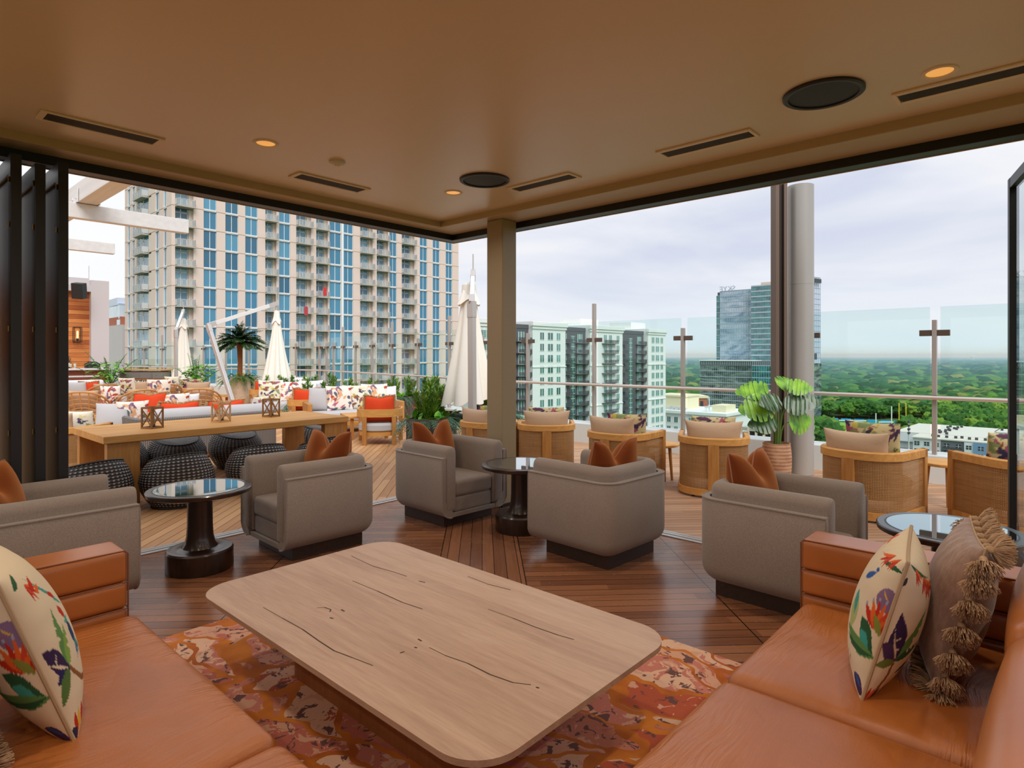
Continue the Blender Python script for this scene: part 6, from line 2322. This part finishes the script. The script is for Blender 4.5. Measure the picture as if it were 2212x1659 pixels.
XT = 420.0
A, B_, C_ = plane_pt(1556, 640, XT), plane_pt(1628, 640, XT), plane_pt(1711, 640, XT)
t = thing('glass_tower', 'teal and silver glass tower showing left of the round steel column', 'building', (XT + 12, (A.y + C_.y) / 2, ZG))
zt1 = plane_pt(1590, 627, XT).z
zt2 = plane_pt(1650, 618, XT).z
zp = plane_pt(1600, 776, XT).z
curtain(t, 'silver_front', None, (A.x, A.y), (B_.x, B_.y), ZG, zt1, 14, 26, M['silver'], M['mul'], .6, .35, .18)
E_ = plane_pt(1547, 640, XT)
curtain(t, 'teal_return', None, (E_.x + 1, E_.y), (A.x + 1, A.y), ZG, zt1 - 3, 2, 24, M['teal'], M['mul'], .6, .4, .15)
curtain(t, 'teal_front', None, (B_.x - 4, B_.y), (C_.x - 4, C_.y), ZG, zt2, 24, 28, M['teal'], M['mul'], .6, .8, .12)
obj('core', MB().box(XT + 1.5, B_.y - 2, ZG, XT + 12, E_.y - .4, zt1 - .5).box(XT - 3.6, C_.y, ZG, XT + 8, B_.y - .2, zt2 - .3), M['mid_d'], t, world=True, smooth=0)
q = plane_pt(1660, 612, XT)
obj('plant_room', MB().box(XT, q.y - 9, zt2 - .5, XT + 8, q.y + 5, zt2 + 2.6), M['precast'], t, world=True, smooth=0)


def lettering(body, name, parent, loc, rot, size, m, depth=.15):
    c = bpy.data.curves.new(name, 'FONT')
    c.body = body
    c.size = size
    c.extrude = depth
    c.align_x = 'CENTER'
    c.materials.append(m)
    o = bpy.data.objects.new(name, c)
    COL.objects.link(o)
    o.parent = parent
    p, org = parent, Vector((0, 0, 0))
    while p:
        org += p.location
        p = p.parent
    o.location = Vector(loc) - org
    o.rotation_euler = rot
    me = bpy.data.meshes.new_from_object(o)
    o2 = bpy.data.objects.new(name, me)
    COL.objects.link(o2)
    o2.parent = parent
    o2.location = o.location
    o2.rotation_euler = rot
    bpy.data.objects.remove(o)
    o2.name = name
    return o2


q = plane_pt(1568, 627, XT)
# roof sign faces the far side of the tower, so it is read from behind
lettering('SKYE', 'sign_lettering', t, (q.x + 2.5, q.y, zt1), (R(90), 0, R(90)), 5.2, M['mul'], .2)
# podium in front
XP = 400.0
A, B_, C_ = plane_pt(1513, 800, XP), plane_pt(1626, 800, XP), plane_pt(1700, 800, XP)
t = thing('glass_podium', 'lower grey green glass office block in front of the teal tower', 'building', (XP + 8, (A.y + C_.y) / 2, ZG))
zp = plane_pt(1570, 778, XP).z
curtain(t, 'glass_front', None, (A.x, A.y), (B_.x, B_.y), ZG, zp - 3.4, 26, 12, M['grey_gl'], M['mul'], .6, .45, .10)
curtain(t, 'glass_front', None, (B_.x - 1, B_.y), (C_.x - 1, C_.y), ZG, zp - 3.4, 14, 12, M['teal'], M['mul'], .6, .5, .12)
mb = MB().box(XP - .6, C_.y, zp - 3.4, XP + 14, A.y, zp - .5, 0)
for k in range(46):
    yy = C_.y + (A.y - C_.y) * k / 46
    mb.box(XP - .9, yy, zp - 3.2, XP - .6, yy + .3, zp - .6, 1)
obj('louvre_band', mb, [M['mid_d'], M['mul']], t, world=True, smooth=0)
obj('roof_edge', MB().box(XP - 1.2, B_.y - .5, zp - .6, XP + 15, A.y + .3, zp + .1), M['mid_w'], t, world=True, smooth=0)
obj('core', MB().box(XP + .6, C_.y, ZG, XP + 14, A.y - .2, zp - .6), M['mid_d'], t, world=True, smooth=0)
# pale tower on the right of the column, with red emblem
XR = 380.0
p0 = plane_pt(1722, 640, 398.0)
D1, D0 = Vector(W_(1771, 640, 400)), Vector(W_(1735, 640, 388))
t = thing('pale_tower', 'pale lilac clad tower with a sign, showing right of the round steel column', 'building', (D0.x + 15, D0.y + 10, ZG))
zr = W_(1746, 597, 392)[2]
curtain(t, 'clad_front', None, (D0.x, D0.y), (D1.x, D1.y), ZG, zr, 9, 30, M['lilac'], M['mul'], .6, .3, .1)
nd = Vector((D1.x - D0.x, D1.y - D0.y, 0)).normalized()
on = Vector((nd.y, -nd.x, 0))
if on.dot(D0) > 0:
    on = -on
wing = D0 - on * 8
mb = MB().prism([(D0.x - on.x * .5, D0.y - on.y * .5), (D1.x - on.x * .5, D1.y - on.y * .5), (D1.x - on.x * 8, D1.y - on.y * 8), (wing.x, wing.y)], ZG, zr - .4)
obj('core', mb, M['lilac'], t, world=True, smooth=0)
q = Vector(W_(1751, 605, 391)) + on * 1.2
mb = MB()
mb.bar(q + Vector((0, 0, -2)), q + Vector((0, 0, 2.2)), 2.4, .5, up=(on.x, on.y, 0))
obj('red_emblem', mb, mat('sign_red', lin('#d8364a'), .5), t, world=True, smooth=0)
mb = MB()
for k in range(5):
    s_ = q + nd * (2.6 + 1.9 * k)
    mb.bar(s_ + Vector((0, 0, -1.4)), s_ + Vector((0, 0, 1.2)), 1.2, .4, up=(on.x, on.y, 0))
obj('dark_sign', mb, M['mid_d'], t, world=True, smooth=0)
mb = MB()
for k in range(2):
    s_ = Vector(W_(1748 + 12 * k, 770, 391)) + on * .6
    mb.bar(s_ + Vector((0, 0, -2)), s_ + Vector((0, 0, 2)), 2.6, .4, up=(on.x, on.y, 0))
obj('window', mb, M['mid_d'], t, world=True, smooth=0)
mb = MB()
mb.bar(D0.lerp(D1, .5) * 1 + on * .7 + Vector((0, 0, ZG - D0.z)), D0.lerp(D1, .5) + on * .7 + Vector((0, 0, -4 - D0.z)), (D1 - D0).length, .5, up=(on.x, on.y, 0))
obj('lower_glazing', mb, M['grey_gl'], t, world=True, smooth=0)

# low cream hotel with roof plant, below the podium
XL = 215.0
A, B_ = plane_pt(1437, 870, XL), plane_pt(1566, 870, XL)
t = thing('cream_building', 'low cream building with rooftop equipment and satellite dishes', 'building', (XL + 12, (A.y + B_.y) / 2, ZG))
zr = plane_pt(1500, 890, XL).z
obj('walls', MB().box(XL, B_.y, ZG, XL + 24, A.y + 8, zr), M['mid_w'], t, world=True, smooth=0)
obj('cornice', MB().box(XL - .9, B_.y - .9, zr - .9, XL + 24.9, A.y + 8, zr + .1), M['mid_w'], t, world=True, smooth=0)
M['cream'] = mat('cream_render', lin('#e6dcbc'), .8)
q1, q2 = plane_pt(1436, 880, XL + 6), plane_pt(1480, 880, XL + 6)
obj('roof_house', MB().box(XL + 6, q2.y, zr, XL + 18, q1.y + 4, zr + 5.4).box(XL + 5.5, q2.y - .5, zr + 5.0, XL + 18.5, q1.y + 4, zr + 5.6), M['cream'], t, world=True, smooth=0)
q1, q2 = plane_pt(1538, 880, XL + 5), plane_pt(1568, 880, XL + 5)
obj('roof_house', MB().box(XL + 5, q2.y, zr, XL + 14, q1.y, zr + 2.6), M['cream'], t, world=True, smooth=0)
rnd = random.Random(3)
for k in range(7):
    q = plane_pt(1523 + 2.5 * k, 880, XL + 3 + rnd.uniform(0, 2))
    mb = MB().tube([(q.x, q.y, zr), (q.x, q.y, zr + 1.5 + rnd.random())], .08, 6)
    mb.lathe([(.001, .0), (.35, .1), (.55, .35)], 12, (q.x, q.y, zr + 1.3 + rnd.random()))
    obj('satellite_dish', mb, M['white_fr'], t, world=True)
q = plane_pt(1532, 880, XL + 4)
obj('mast', MB().tube([(q.x, q.y, zr), (q.x, q.y, zr + 5.6)], .14, 6), M['white_fr'], t, world=True)
for k in range(6):
    q = plane_pt(1440 + 8 * k + rnd.uniform(-2, 2), 880, XL + 2.5)
    obj('roof_unit', MB().box(q.x, q.y, zr, q.x + 1.2, q.y + 1.2, zr + rnd.uniform(.8, 1.6)), M['bal_bars'], t, world=True, smooth=0)
pl = []
for k in range(5):
    for i in range(9):
        yy = A.y + 4 - (A.y + 4 - B_.y) * (i + .6) / 9.3
        pl.append((Vector((XL, yy, zr - 4.4 - 3.6 * k)) - Vector(t.location), -PI / 2, (1.6, 1, 1.05)))
many(t, 'window', w1, pl, 100)
# parking deck behind the monstera
XK = 190.0
A, B_ = plane_pt(1600, 920, XK), plane_pt(1720, 920, XK)
t = thing('parking_deck', 'open concrete parking deck behind the monstera', 'building', (XK + 10, (A.y + B_.y) / 2, ZG))
zr = plane_pt(1640, 925, XK).z
mb = MB()
for k in range(6):
    mb.box(XK, B_.y, zr - 3.2 * k - 1.1, XK + 18, A.y, zr - 3.2 * k)
obj('floor_slab', mb, M['bal'], t, world=True, smooth=0)
mb = MB()
for k in range(8):
    yy = B_.y + (A.y - B_.y) * k / 7
    mb.box(XK - .1, yy - .3, ZG, XK + .6, yy + .3, zr)
obj('pier', mb, M['precast'], t, world=True, smooth=0)
obj('shade_core', MB().box(XK + 4, B_.y + .5, ZG, XK + 17, A.y - .5, zr - 1.2), M['mid_d'], t, world=True, smooth=0)
# brick office far left behind the bar, with a red rooftop sign
t = thing('brick_office', 'brick and pale glass office block with a red rooftop sign, far left', 'building', (23, 152, ZG))
c0, c1, c2 = Vector(W_(216, 700, 165)), Vector(W_(258, 690, 150)), Vector(W_(272, 690, 152))
M['pale_gl'] = mat('pale_reflecting_glass', rough=.08, spec=.8, fn=lambda n, b: n.ramp(n.noise(n.mapping(geo(n), (.4, .4, .15)), 1.2, 3).outputs[0], [(.3, lin('#aec6d8')), (.7, lin('#d3e0ea'))]))
M['brick_f'] = mat('red_brick_far', lin('#b06a54'), .85)
def slab_pts(f, a, b, c, z0, z1, back=22):
    return MB().prism([(a.x, a.y), (b.x, b.y), (c.x, c.y), (c.x + 8, c.y + back), (a.x - 2, a.y + back)], z0, z1)
z = lambda py, d: 1.6 - (py - 768) / 1320 * d
obj('glass_upper', slab_pts(1, c0, c1, c2, z(688, 150), z(659, 150)), M['pale_gl'], t, world=True, smooth=0)
obj('roof_fascia', slab_pts(1, c0, c1, c2, z(659, 150), z(655, 150)), M['mul'], t, world=True, smooth=0)
a_, b_ = Vector(W_(225, 650, 162)), Vector(W_(253, 640, 151))
obj('plant_screen', slab_pts(1, a_, b_, c2, z(658, 150), z(642, 150)), M['lilac'], t, world=True, smooth=0)
f0_, f1_ = c0 + Vector((.0, -.3, 0)), c1 + Vector((0, -.6, 0))
obj('brick_lower', slab_pts(1, c0 + Vector((-.6, -.8, 0)), c1 + Vector((0, -1.2, 0)), c2 + Vector((.5, -1, 0)), z(702, 150), z(684, 150)), M['brick_f'], t, world=True, smooth=0)
obj('pale_base', slab_pts(1, c0 + Vector((-1.5, -2, 0)), c1 + Vector((0, -2.4, 0)), c2 + Vector((.5, -2, 0)), ZG, z(702, 150)), M['stucco'], t, world=True, smooth=0)
mb = MB()
for k in range(4):
    p, q = c0.lerp(c1, .18 + .22 * k) + Vector((0, -1.1, 0)), c0.lerp(c1, .31 + .22 * k) + Vector((0, -1.2, 0))
    mb.bar(Vector((p.x, p.y, z(696, 150))), Vector((q.x, q.y, z(696, 150))), .3, 1.3)
obj('window', mb, M['pale_gl'], t, world=True, smooth=0)
sd = (b_ - a_).normalized()
sp = a_.lerp(b_, .5)
lettering('Regal', 'sign_lettering', t, (sp.x + .3, sp.y - .5, z(654, 156)), (R(90), 0, math.atan2(sd.y, sd.x)), 1.15, mat('sign_pink', lin('#e0566a'), .6), .1)

# white apartment block with blue bays at lower right: north-west face seen
M['lr_roof'] = mat('white_membrane_roof', lin('#d3cec5'), .9)
M['lr_blue'] = mat('blue_panel', lin('#7397bd'), .7)
M['lr_dark'] = mat('slate_panel', lin('#6b7078'), .7)
M['lr_white'] = mat('white_panel', lin('#dfe2e8'), .7)
M['lr_red'] = mat('red_panel', lin('#9a4a4a'), .7)
M['lr_win'] = mat('small_window_glass', lin('#39444e'), .2)
t = thing('white_apartment_block', 'white flat roofed apartment block with blue bays at lower right', 'building', W_(2080, 960, 285)[:2] + (ZG,))
zr = W_(2000, 938, 272)[2]
G0, G1, G2 = Vector(W_(1925, 930, 275)), Vector(W_(1972, 938, 262)), Vector(W_(2330, 965, 225))
dF = (G2 - G1)
dF.z = 0
dF.normalize()
nF = Vector((dF.y, -dF.x, 0))
if nF.dot(G1) > 0:
    nF = -nF
flr = [(G1.x, G1.y), (G2.x, G2.y)]
P_ = lambda s, o: Vector((G1.x, G1.y, 0)) + dF * s - nF * o
LF = (G2 - G1).length
poly = [P_(0, 0), P_(LF, 0), P_(LF, 62), P_(-4, 62)]
court = [P_(22, 16), P_(LF - 8, 16), P_(LF - 8, 46), P_(22, 46)]
mb = MB()
mb.prism([tuple(P_(0, 0)[:2]), tuple(P_(LF, 0)[:2]), tuple(P_(LF, 16)[:2]), tuple(P_(0, 16)[:2])], ZG, zr)
mb.prism([tuple(P_(-10, 16)[:2]), tuple(P_(22, 16)[:2]), tuple(P_(22, 62)[:2]), tuple(P_(-10, 62)[:2])], ZG, zr)
mb.prism([tuple(P_(22, 46)[:2]), tuple(P_(LF, 46)[:2]), tuple(P_(LF, 62)[:2]), tuple(P_(22, 62)[:2])], ZG, zr)
obj('walls', mb, M['lr_white'], t, world=True, smooth=0)
mb = MB()
for pl_ in ([(-.6, -.8), (LF, -.8), (LF, 16.4), (-.6, 16.4)], [(-10.6, 16), (22.4, 16), (22.4, 62), (-10.6, 62)], [(22, 45.6), (LF, 45.6), (LF, 62), (22, 62)]):
    mb.prism([tuple(P_(a, b)[:2]) for a, b in pl_], zr - .1, zr + .35)
obj('roof', mb, M['lr_roof'], t, world=True, smooth=0)
mb = MB()
mb.bar(P_(24, 45.9) + Vector((0, 0, zr - 2.6)), P_(LF - 10, 45.9) + Vector((0, 0, zr - 2.6)), .4, 4.6)
obj('court_wall', mb, M['lr_red'], t, world=True, smooth=0)
rnd = random.Random(9)
for k in range(60):
    if k < 30:
        p = P_(6 + k * 2.6 + rnd.uniform(-.5, .5), rnd.choice((5, 6.5)) + rnd.uniform(-.5, .5))
    elif k < 45:
        p = P_(rnd.uniform(4, 10), 18 + (k - 30) * 2.6)
    else:
        p = P_(24 + (k - 45) * 4.6, 53 + rnd.uniform(-1, 1))
    obj('roof_unit', MB().box(p.x - .5, p.y - .5, zr + .35, p.x + .5, p.y + .5, zr + 1.35), M['dk_rail'], t, world=True, smooth=0)
mbs = {'lr_blue': MB(), 'lr_dark': MB(), 'lr_white': MB()}
s_ = 10.0
pat = [('lr_dark', 8, -.3), ('lr_white', 3, .4), ('lr_blue', 5, .8), ('lr_dark', 5, -.3), ('lr_white', 4, .3), ('lr_dark', 14, -.5), ('lr_white', 4, .3), ('lr_blue', 9, .8), ('lr_white', 4, .3), ('lr_dark', 6, -.3), ('lr_blue', 5, .8), ('lr_white', 4, .3), ('lr_dark', 8, -.3), ('lr_white', 4, .3), ('lr_blue', 6, .8)]
bays = [(0, 3, .2, 'lr_white'), (3.5, 6.5, .1, 'lr_white'), (7, 10, .9, 'lr_white')]
for nm, w, o in pat:
    if s_ + w > LF:
        break
    mid = P_(s_ + w / 2, -o)
    mbs[nm].bar(mid + Vector((0, 0, ZG)), mid + Vector((0, 0, zr - .3)), w, 1.0, up=(nF.x, nF.y, 0))
    bays.append((s_, s_ + w, o + .5, nm))
    s_ += w
for nm, m_ in mbs.items():
    obj({'lr_blue': 'blue_bay', 'lr_dark': 'slate_bay', 'lr_white': 'white_bay'}[nm], m_, M[nm], t, world=True, smooth=0)
mb = MB()
mb.box(0, -.05, 0, 1, .05, 1.6, 0).box(.46, -.09, 0, .54, .05, 1.6, 1).box(0, -.09, .75, 1, .05, .85, 1)
w2 = mb.mesh('window', [M['lr_win'], M['lr_white']], 0)
mb = MB()
mb.box(0, -1.2, -.15, 1, .0, .0, 0).box(0, -1.2, .95, 1, -1.12, 1.05, 1).box(0, -1.17, .1, 1, -1.15, .95, 2)
b2 = mb.mesh('balcony', [M['lr_dark'], M['dk_rail'], M['dk_rail_a']], 0)
angF = math.atan2(dF.y, dF.x)
wp, bp_ = [], []
for k in range(4):
    z_ = zr - 3.1 - 3.1 * k
    for a, b, o, nm in bays:
        w = b - a
        nwin = 1 if w < 6 else (2 if w < 10 else 4)
        if nm == 'lr_dark' and w >= 5:
            p = P_(a + .6, -o)
            bp_.append((p + Vector((0, 0, z_ - .7)) - Vector(t.location), angF, (w - 1.2, 1, 1)))
        for i in range(nwin):
            c_ = a + w * (i + .5) / nwin - .9
            p = P_(c_, -o)
            wp.append((p + Vector((0, 0, z_)) - Vector(t.location), angF, (1.8, 1, 1)))
# orient so the unit's outside (-Y) points along nF
if Vector((math.sin(angF), -math.cos(angF), 0)).dot(nF) < 0:
    wp = [(p + Vector((dF.x, dF.y, 0)) * sc[0], r_ + PI, sc) for p, r_, sc in wp]
    bp_ = [(p + Vector((dF.x, dF.y, 0)) * sc[0], r_ + PI, sc) for p, r_, sc in bp_]
many(t, 'window', w2, wp, 100)
many(t, 'balcony', b2, bp_, 100)
for k in range(4):
    z_ = zr - 3.1 - 3.1 * k
    mb = MB()
    mb.bar(P_(-9.5, 15.9) + Vector((0, 0, z_ - .9)), P_(-1, 15.9) + Vector((0, 0, z_ - .9)), 3.0, .3)
    obj('corner_balcony', mb, M['lr_dark'], t, world=True, smooth=0)

# ground, sports field and forest ------------------------------------------------
M['earth'] = mat('city_ground', fn=lambda n, b: n.ramp(n.noise(geo(n), .012, 4, .6).outputs[0], [(.40, lin('#3d5c2c')), (.6, lin('#55733a')), (.72, lin('#9a948a'))]), rough=.95)
struct('ground', MB().box(-9000, -9000, ZG - 1, 9000, 9000, ZG), M['earth'], smooth=0)
M['turf'] = mat('turf', lin('#7aa83e'), .95)
F0, F1, F2, F3 = [Vector(W_(px, 925, d)) for px, d in ((1760, 500), (1960, 470), (1990, 395), (1760, 425))]
mb = MB().prism([(p.x, p.y) for p in (F3, F2, F1, F0)], ZG, ZG + .06)
tag(obj('sports_field', mb, M['turf'], smooth=0), 'green grass sports field behind the white apartment block', 'field')
M['banner'] = mat('blue_banner', lin('#2a9bd8'), .7)
n_b = 7
for k in range(n_b):
    p, q = F0.lerp(F1, k / n_b + .01), F0.lerp(F1, (k + 1) / n_b - .02)
    o = MB().bar(Vector((p.x, p.y, ZG + 1.6)), Vector((q.x, q.y, ZG + 1.6)), .2, 3.2)
    b_ = obj('banner', o, M['banner'], smooth=0)
    tag(b_, ('leftmost', 'second', 'third', 'fourth', 'fifth', 'sixth', 'last')[k] + ' bright blue banner panel from the left along the sports field', 'banner', 'blue banners behind the sports field')
    if k in (2, 3, 5):
        c_ = p.lerp(q, .5) * .9985
        dd = (q - p).normalized()
        obj('white_mark', MB().bar(Vector((c_.x, c_.y, ZG + 1.8)) - dd * 5, Vector((c_.x, c_.y, ZG + 1.8)) + dd * 5, .1, .9), M['mid_w'], b_, smooth=0)
M['yellow'] = mat('goal_yellow', lin('#e8cf3a'), .6)
for k, (px, d, h, m_, lab) in enumerate(((1892, 430, 13, 'mid_w', 'white pole on the sports field, left of the two'), (1926, 440, 17, 'mid_w', 'white pole on the sports field, at the roof corner of the apartment block'), (1942, 485, 16, 'yellow', 'left yellow goal upright beyond the apartment roof'), (1957, 485, 16, 'yellow', 'right yellow goal upright beyond the apartment roof'))):
    p = W_(px, 900, d)
    tag(obj('field_pole', MB().tube([(p[0], p[1], ZG), (p[0], p[1], ZG + h)], .35, 6), M[m_]), lab, 'pole', 'poles around the sports field')

M['crown'] = mat('tree_crown', rough=.9, spec=.15, fn=lambda n, b: n.mix(n.math('MULTIPLY', n.noise(geo(n), .35, 3, .7).outputs[0], .55),
                 n.ramp(rnd_obj(n), [(0, lin('#2f5a24')), (.4, lin('#447230')), (.75, lin('#6a9438')), (1, lin('#8faa45'))]), lin('#23451e')))
M['forest'] = mat('forest_crowns', rough=.9, spec=.1, fn=lambda n, b: n.mix(n.math('MULTIPLY', n.noise(geo(n), .09, 4, .7).outputs[0], .5), attr_col(n, b), lin('#1d3a1a')))
M['trunk'] = mat('tree_trunk', lin('#5a4634'), .9)


def crown_mesh(seed, sub):
    bm = bmesh.new()
    bmesh.ops.create_icosphere(bm, subdivisions=sub, radius=1)
    from mathutils import noise as mn
    for v in bm.verts:
        p = v.co * 1.9 + Vector((seed * 7.1, 0, 0))
        k = .78 + .38 * mn.noise(p) + .22 * mn.noise(p * 2.7)
        v.co = Vector((v.co.x * k, v.co.y * k, v.co.z * k * .82))
    me = bpy.data.meshes.new('crown')
    bm.to_mesh(me)
    bm.free()
    me.materials.append(M['crown'])
    me.polygons.foreach_set('use_smooth', [sub < 3] * len(me.polygons))
    return me


CR = [crown_mesh(k, 4) for k in range(5)]
trunk = MB().lathe([(.05, -1.6), (.04, -.5)], 6).mesh('trunk', M['trunk'])
rnd = random.Random(77)
spots = []
d = 330.0
while d < 7600:
    step = max(12.5, d * .021)
    halfw = .95 * d
    n_ = int(1.55 * d / step)
    for k in range(n_):
        px = 1010 + (2260 - 1010) * (k + rnd.random()) / n_
        dd = d + rnd.uniform(-.5, .5) * step
        if 1740 < px < 2010 and 385 < dd < 512:
            continue
        if px < 1430 and dd < 520:
            continue
        if px > 1880 and dd < 345:
            continue
        if dd < 505 and not px > 1960 and not (px < 1500):
            if not (1745 < px < 1800 and dd < 390):
                continue
        if dd < 900 and rnd.random() < .08:
            continue
        spots.append((dd, px, step))
    d += step * .72
spots.sort()
near = [s_ for s_ in spots if s_[0] < 1500][:300]
rest = spots[len(near):]
for k, (dd, px, step) in enumerate(near):
    p = W_(px, 800, dd)
    r_ = rnd.uniform(5.5, 9.0)
    t = bpy.data.objects.new('tree', None)
    COL.objects.link(t)
    t.location = (p[0], p[1], ZG)
    tag(t, 'round green tree crown in the nearer edge of the forest', 'tree', 'nearest trees of the forest')
    for me, nm in ((CR[k % 5], 'crown'), (trunk, 'trunk')):
        o = bpy.data.objects.new(nm, me)
        COL.objects.link(o)
        o.parent = t
        o.location = (0, 0, r_ * 1.05 + 1.5)
        o.scale = (r_, r_, r_ * (1.05 if nm == 'crown' else 1.0))
        o.rotation_euler = (0, 0, rnd.uniform(0, 6))
# the endless canopy behind them, one mesh
src = []
for k in range(4):
    me = crown_mesh(20 + k, 2)
    src.append((np.array([tuple(v.co) for v in me.vertices], dtype=np.float32), np.array([tuple(p.vertices) for p in me.polygons], dtype=np.int32)))
    bpy.data.meshes.remove(me)
VV, FF, CC = [], [], []
off = 0
for dd, px, step in rest:
    p = W_(px, 800, dd)
    v, f = src[rnd.randrange(4)]
    s_ = step * rnd.uniform(.55, .85)
    hz = min(20.0, s_ * rnd.uniform(.55, .8))
    a = rnd.uniform(0, 6)
    ca, sa = math.cos(a), math.sin(a)
    x = (v[:, 0] * ca - v[:, 1] * sa) * s_ + p[0]
    y = (v[:, 0] * sa + v[:, 1] * ca) * s_ + p[1]
    z_ = v[:, 2] * hz + ZG + hz * .7 + rnd.uniform(2, 5)
    VV.append(np.stack([x, y, z_], -1))
    FF.append(f + off)
    off += len(v)
    g_ = rnd.random()
    base_ = lin('#2c5326') if g_ < .35 else (lin('#40703a') if g_ < .7 else (lin('#5f8a38') if g_ < .92 else lin('#8a8f4a')))
    CC.append(np.tile(np.array(base_ + (1.0,), dtype=np.float32) * (rnd.uniform(.85, 1.15)), (len(v), 1)))
VV, FF = np.concatenate(VV), np.concatenate(FF)
me = bpy.data.meshes.new('forest')
me.vertices.add(len(VV))
me.vertices.foreach_set('co', VV.ravel())
me.loops.add(FF.size)
me.loops.foreach_set('vertex_index', FF.ravel())
me.polygons.add(len(FF))
me.polygons.foreach_set('loop_start', np.arange(0, FF.size, 3, dtype=np.int32))
me.update(calc_edges=True)
me.validate()
ca = me.color_attributes.new('pattern', 'FLOAT_COLOR', 'POINT')
ca.data.foreach_set('color', np.concatenate(CC).ravel())
me.materials.append(M['forest'])
me.polygons.foreach_set('use_smooth', [True] * len(me.polygons))
o = bpy.data.objects.new('forest', me)
COL.objects.link(o)
tag(o, 'dense green forest canopy running to the horizon', 'forest', kind='stuff')
# water tower and pale roofs showing among the trees
p = W_(2101, 800, 3300)
t = thing('water_tower', 'white water tower standing above the distant forest', 'water tower', (p[0], p[1], ZG))
obj('tank', MB().lathe([(.001, 38), (7, 40), (9, 45), (8, 50), (4, 53), (.001, 54)], 24), M['mid_w'], t)
for k in range(6):
    a = PI / 3 * k
    obj('leg', MB().tube([(9 * math.cos(a), 9 * math.sin(a), 0), (7 * math.cos(a), 7 * math.sin(a), 42)], .9, 6), M['mid_w'], t)
for k, (px, d, w, h, lab) in enumerate(((1936, 900, 14, 13, 'small pale roofed building among the trees in the middle right'), (2190, 1150, 40, 15, 'pale roofed building among the trees at the right edge'), (2150, 1500, 34, 17, 'pale low building among trees, left of the right edge roof'), (1462, 1150, 36, 18, 'pale low building among trees right of the white block'), (1500, 1700, 60, 20, 'long pale building in the distance between the white block and the podium'), (1447, 2000, 50, 22, 'distant reddish building beside the white apartment block'))):
    p = W_(px, 800, d)
    t = thing('low_building', lab, 'building', (p[0], p[1], ZG), R(-48), group='pale buildings among the trees')
    obj('walls', MB().box(-w / 2, -8, 0, w / 2, 8, h), M['brick_f'] if k == 5 else M['mid_w'], t, smooth=0)
    obj('roof', MB().box(-w / 2 - .5, -8.5, h, w / 2 + .5, 8.5, h + .6), M['lr_roof'], t, smooth=0)
# brick building peeking out left of the podium
p = W_(1490, 860, 330)
t = thing('brick_building', 'small red brick building between the cream roof and the glass podium', 'building', (p[0], p[1], ZG), R(-48))
obj('walls', MB().box(-6, -8, 0, 7, 8, W_(1490, 858, 330)[2] - ZG), M['brick_f'], t, smooth=0)
obj('roof', MB().box(-6.5, -8.5, W_(1490, 858, 330)[2] - ZG, 7.5, 8.5, W_(1490, 853, 330)[2] - ZG), M['cream'], t, smooth=0)
for k in range(3):
    obj('window', MB().box(-4 + 3.6 * k, -8.1, 20, -2.4 + 3.6 * k, -7.9, W_(1490, 862, 330)[2] - ZG - .5), M['lr_win'], t, smooth=0)

# thin blue haze of the far distance: real air, starting beyond the near buildings
hz = bpy.data.materials.new('haze')
hz.use_nodes = True
_h = NT(hz.node_tree)
_h.n.clear()
_vs = _h.node('ShaderNodeVolumeScatter', {'Color': (.42, .66, 1.0), 'Density': HAZE, 'Anisotropy': 0.0}) if (HAZE := 0.0005) else None
_h.l.new(_vs.outputs[0], _h.node('ShaderNodeOutputMaterial').inputs['Volume'])
c = [Vector(W_(px, 800, d)) for px, d in ((900, 600), (2330, 600), (2330, 8000), (900, 8000))]
ha = obj('haze', MB().prism([(p.x, p.y) for p in c], ZG + .5, 14), hz, smooth=0)
tag(ha, 'thin bluish haze lying over the distant forest', 'haze', kind='stuff')
S.cycles.volume_bounces = 0

p = W_(1963, 912, 246)
t = thing('floodlight_mast', 'tall slim floodlight mast standing in front of the white apartment block', 'light pole', (p[0], p[1], ZG))
obj('pole', MB().tube([(0, 0, 0), (0, 0, p[2] - ZG)], [.35, .2], 8), M['bal_bars'], t)
for k in range(4):
    obj('lamp_head', MB().box(-1.1, -.4, p[2] - ZG - .2 - 1.5 * k, 1.1, .3, p[2] - ZG + .6 - 1.5 * k), M['dk_rail'], t, smooth=0)
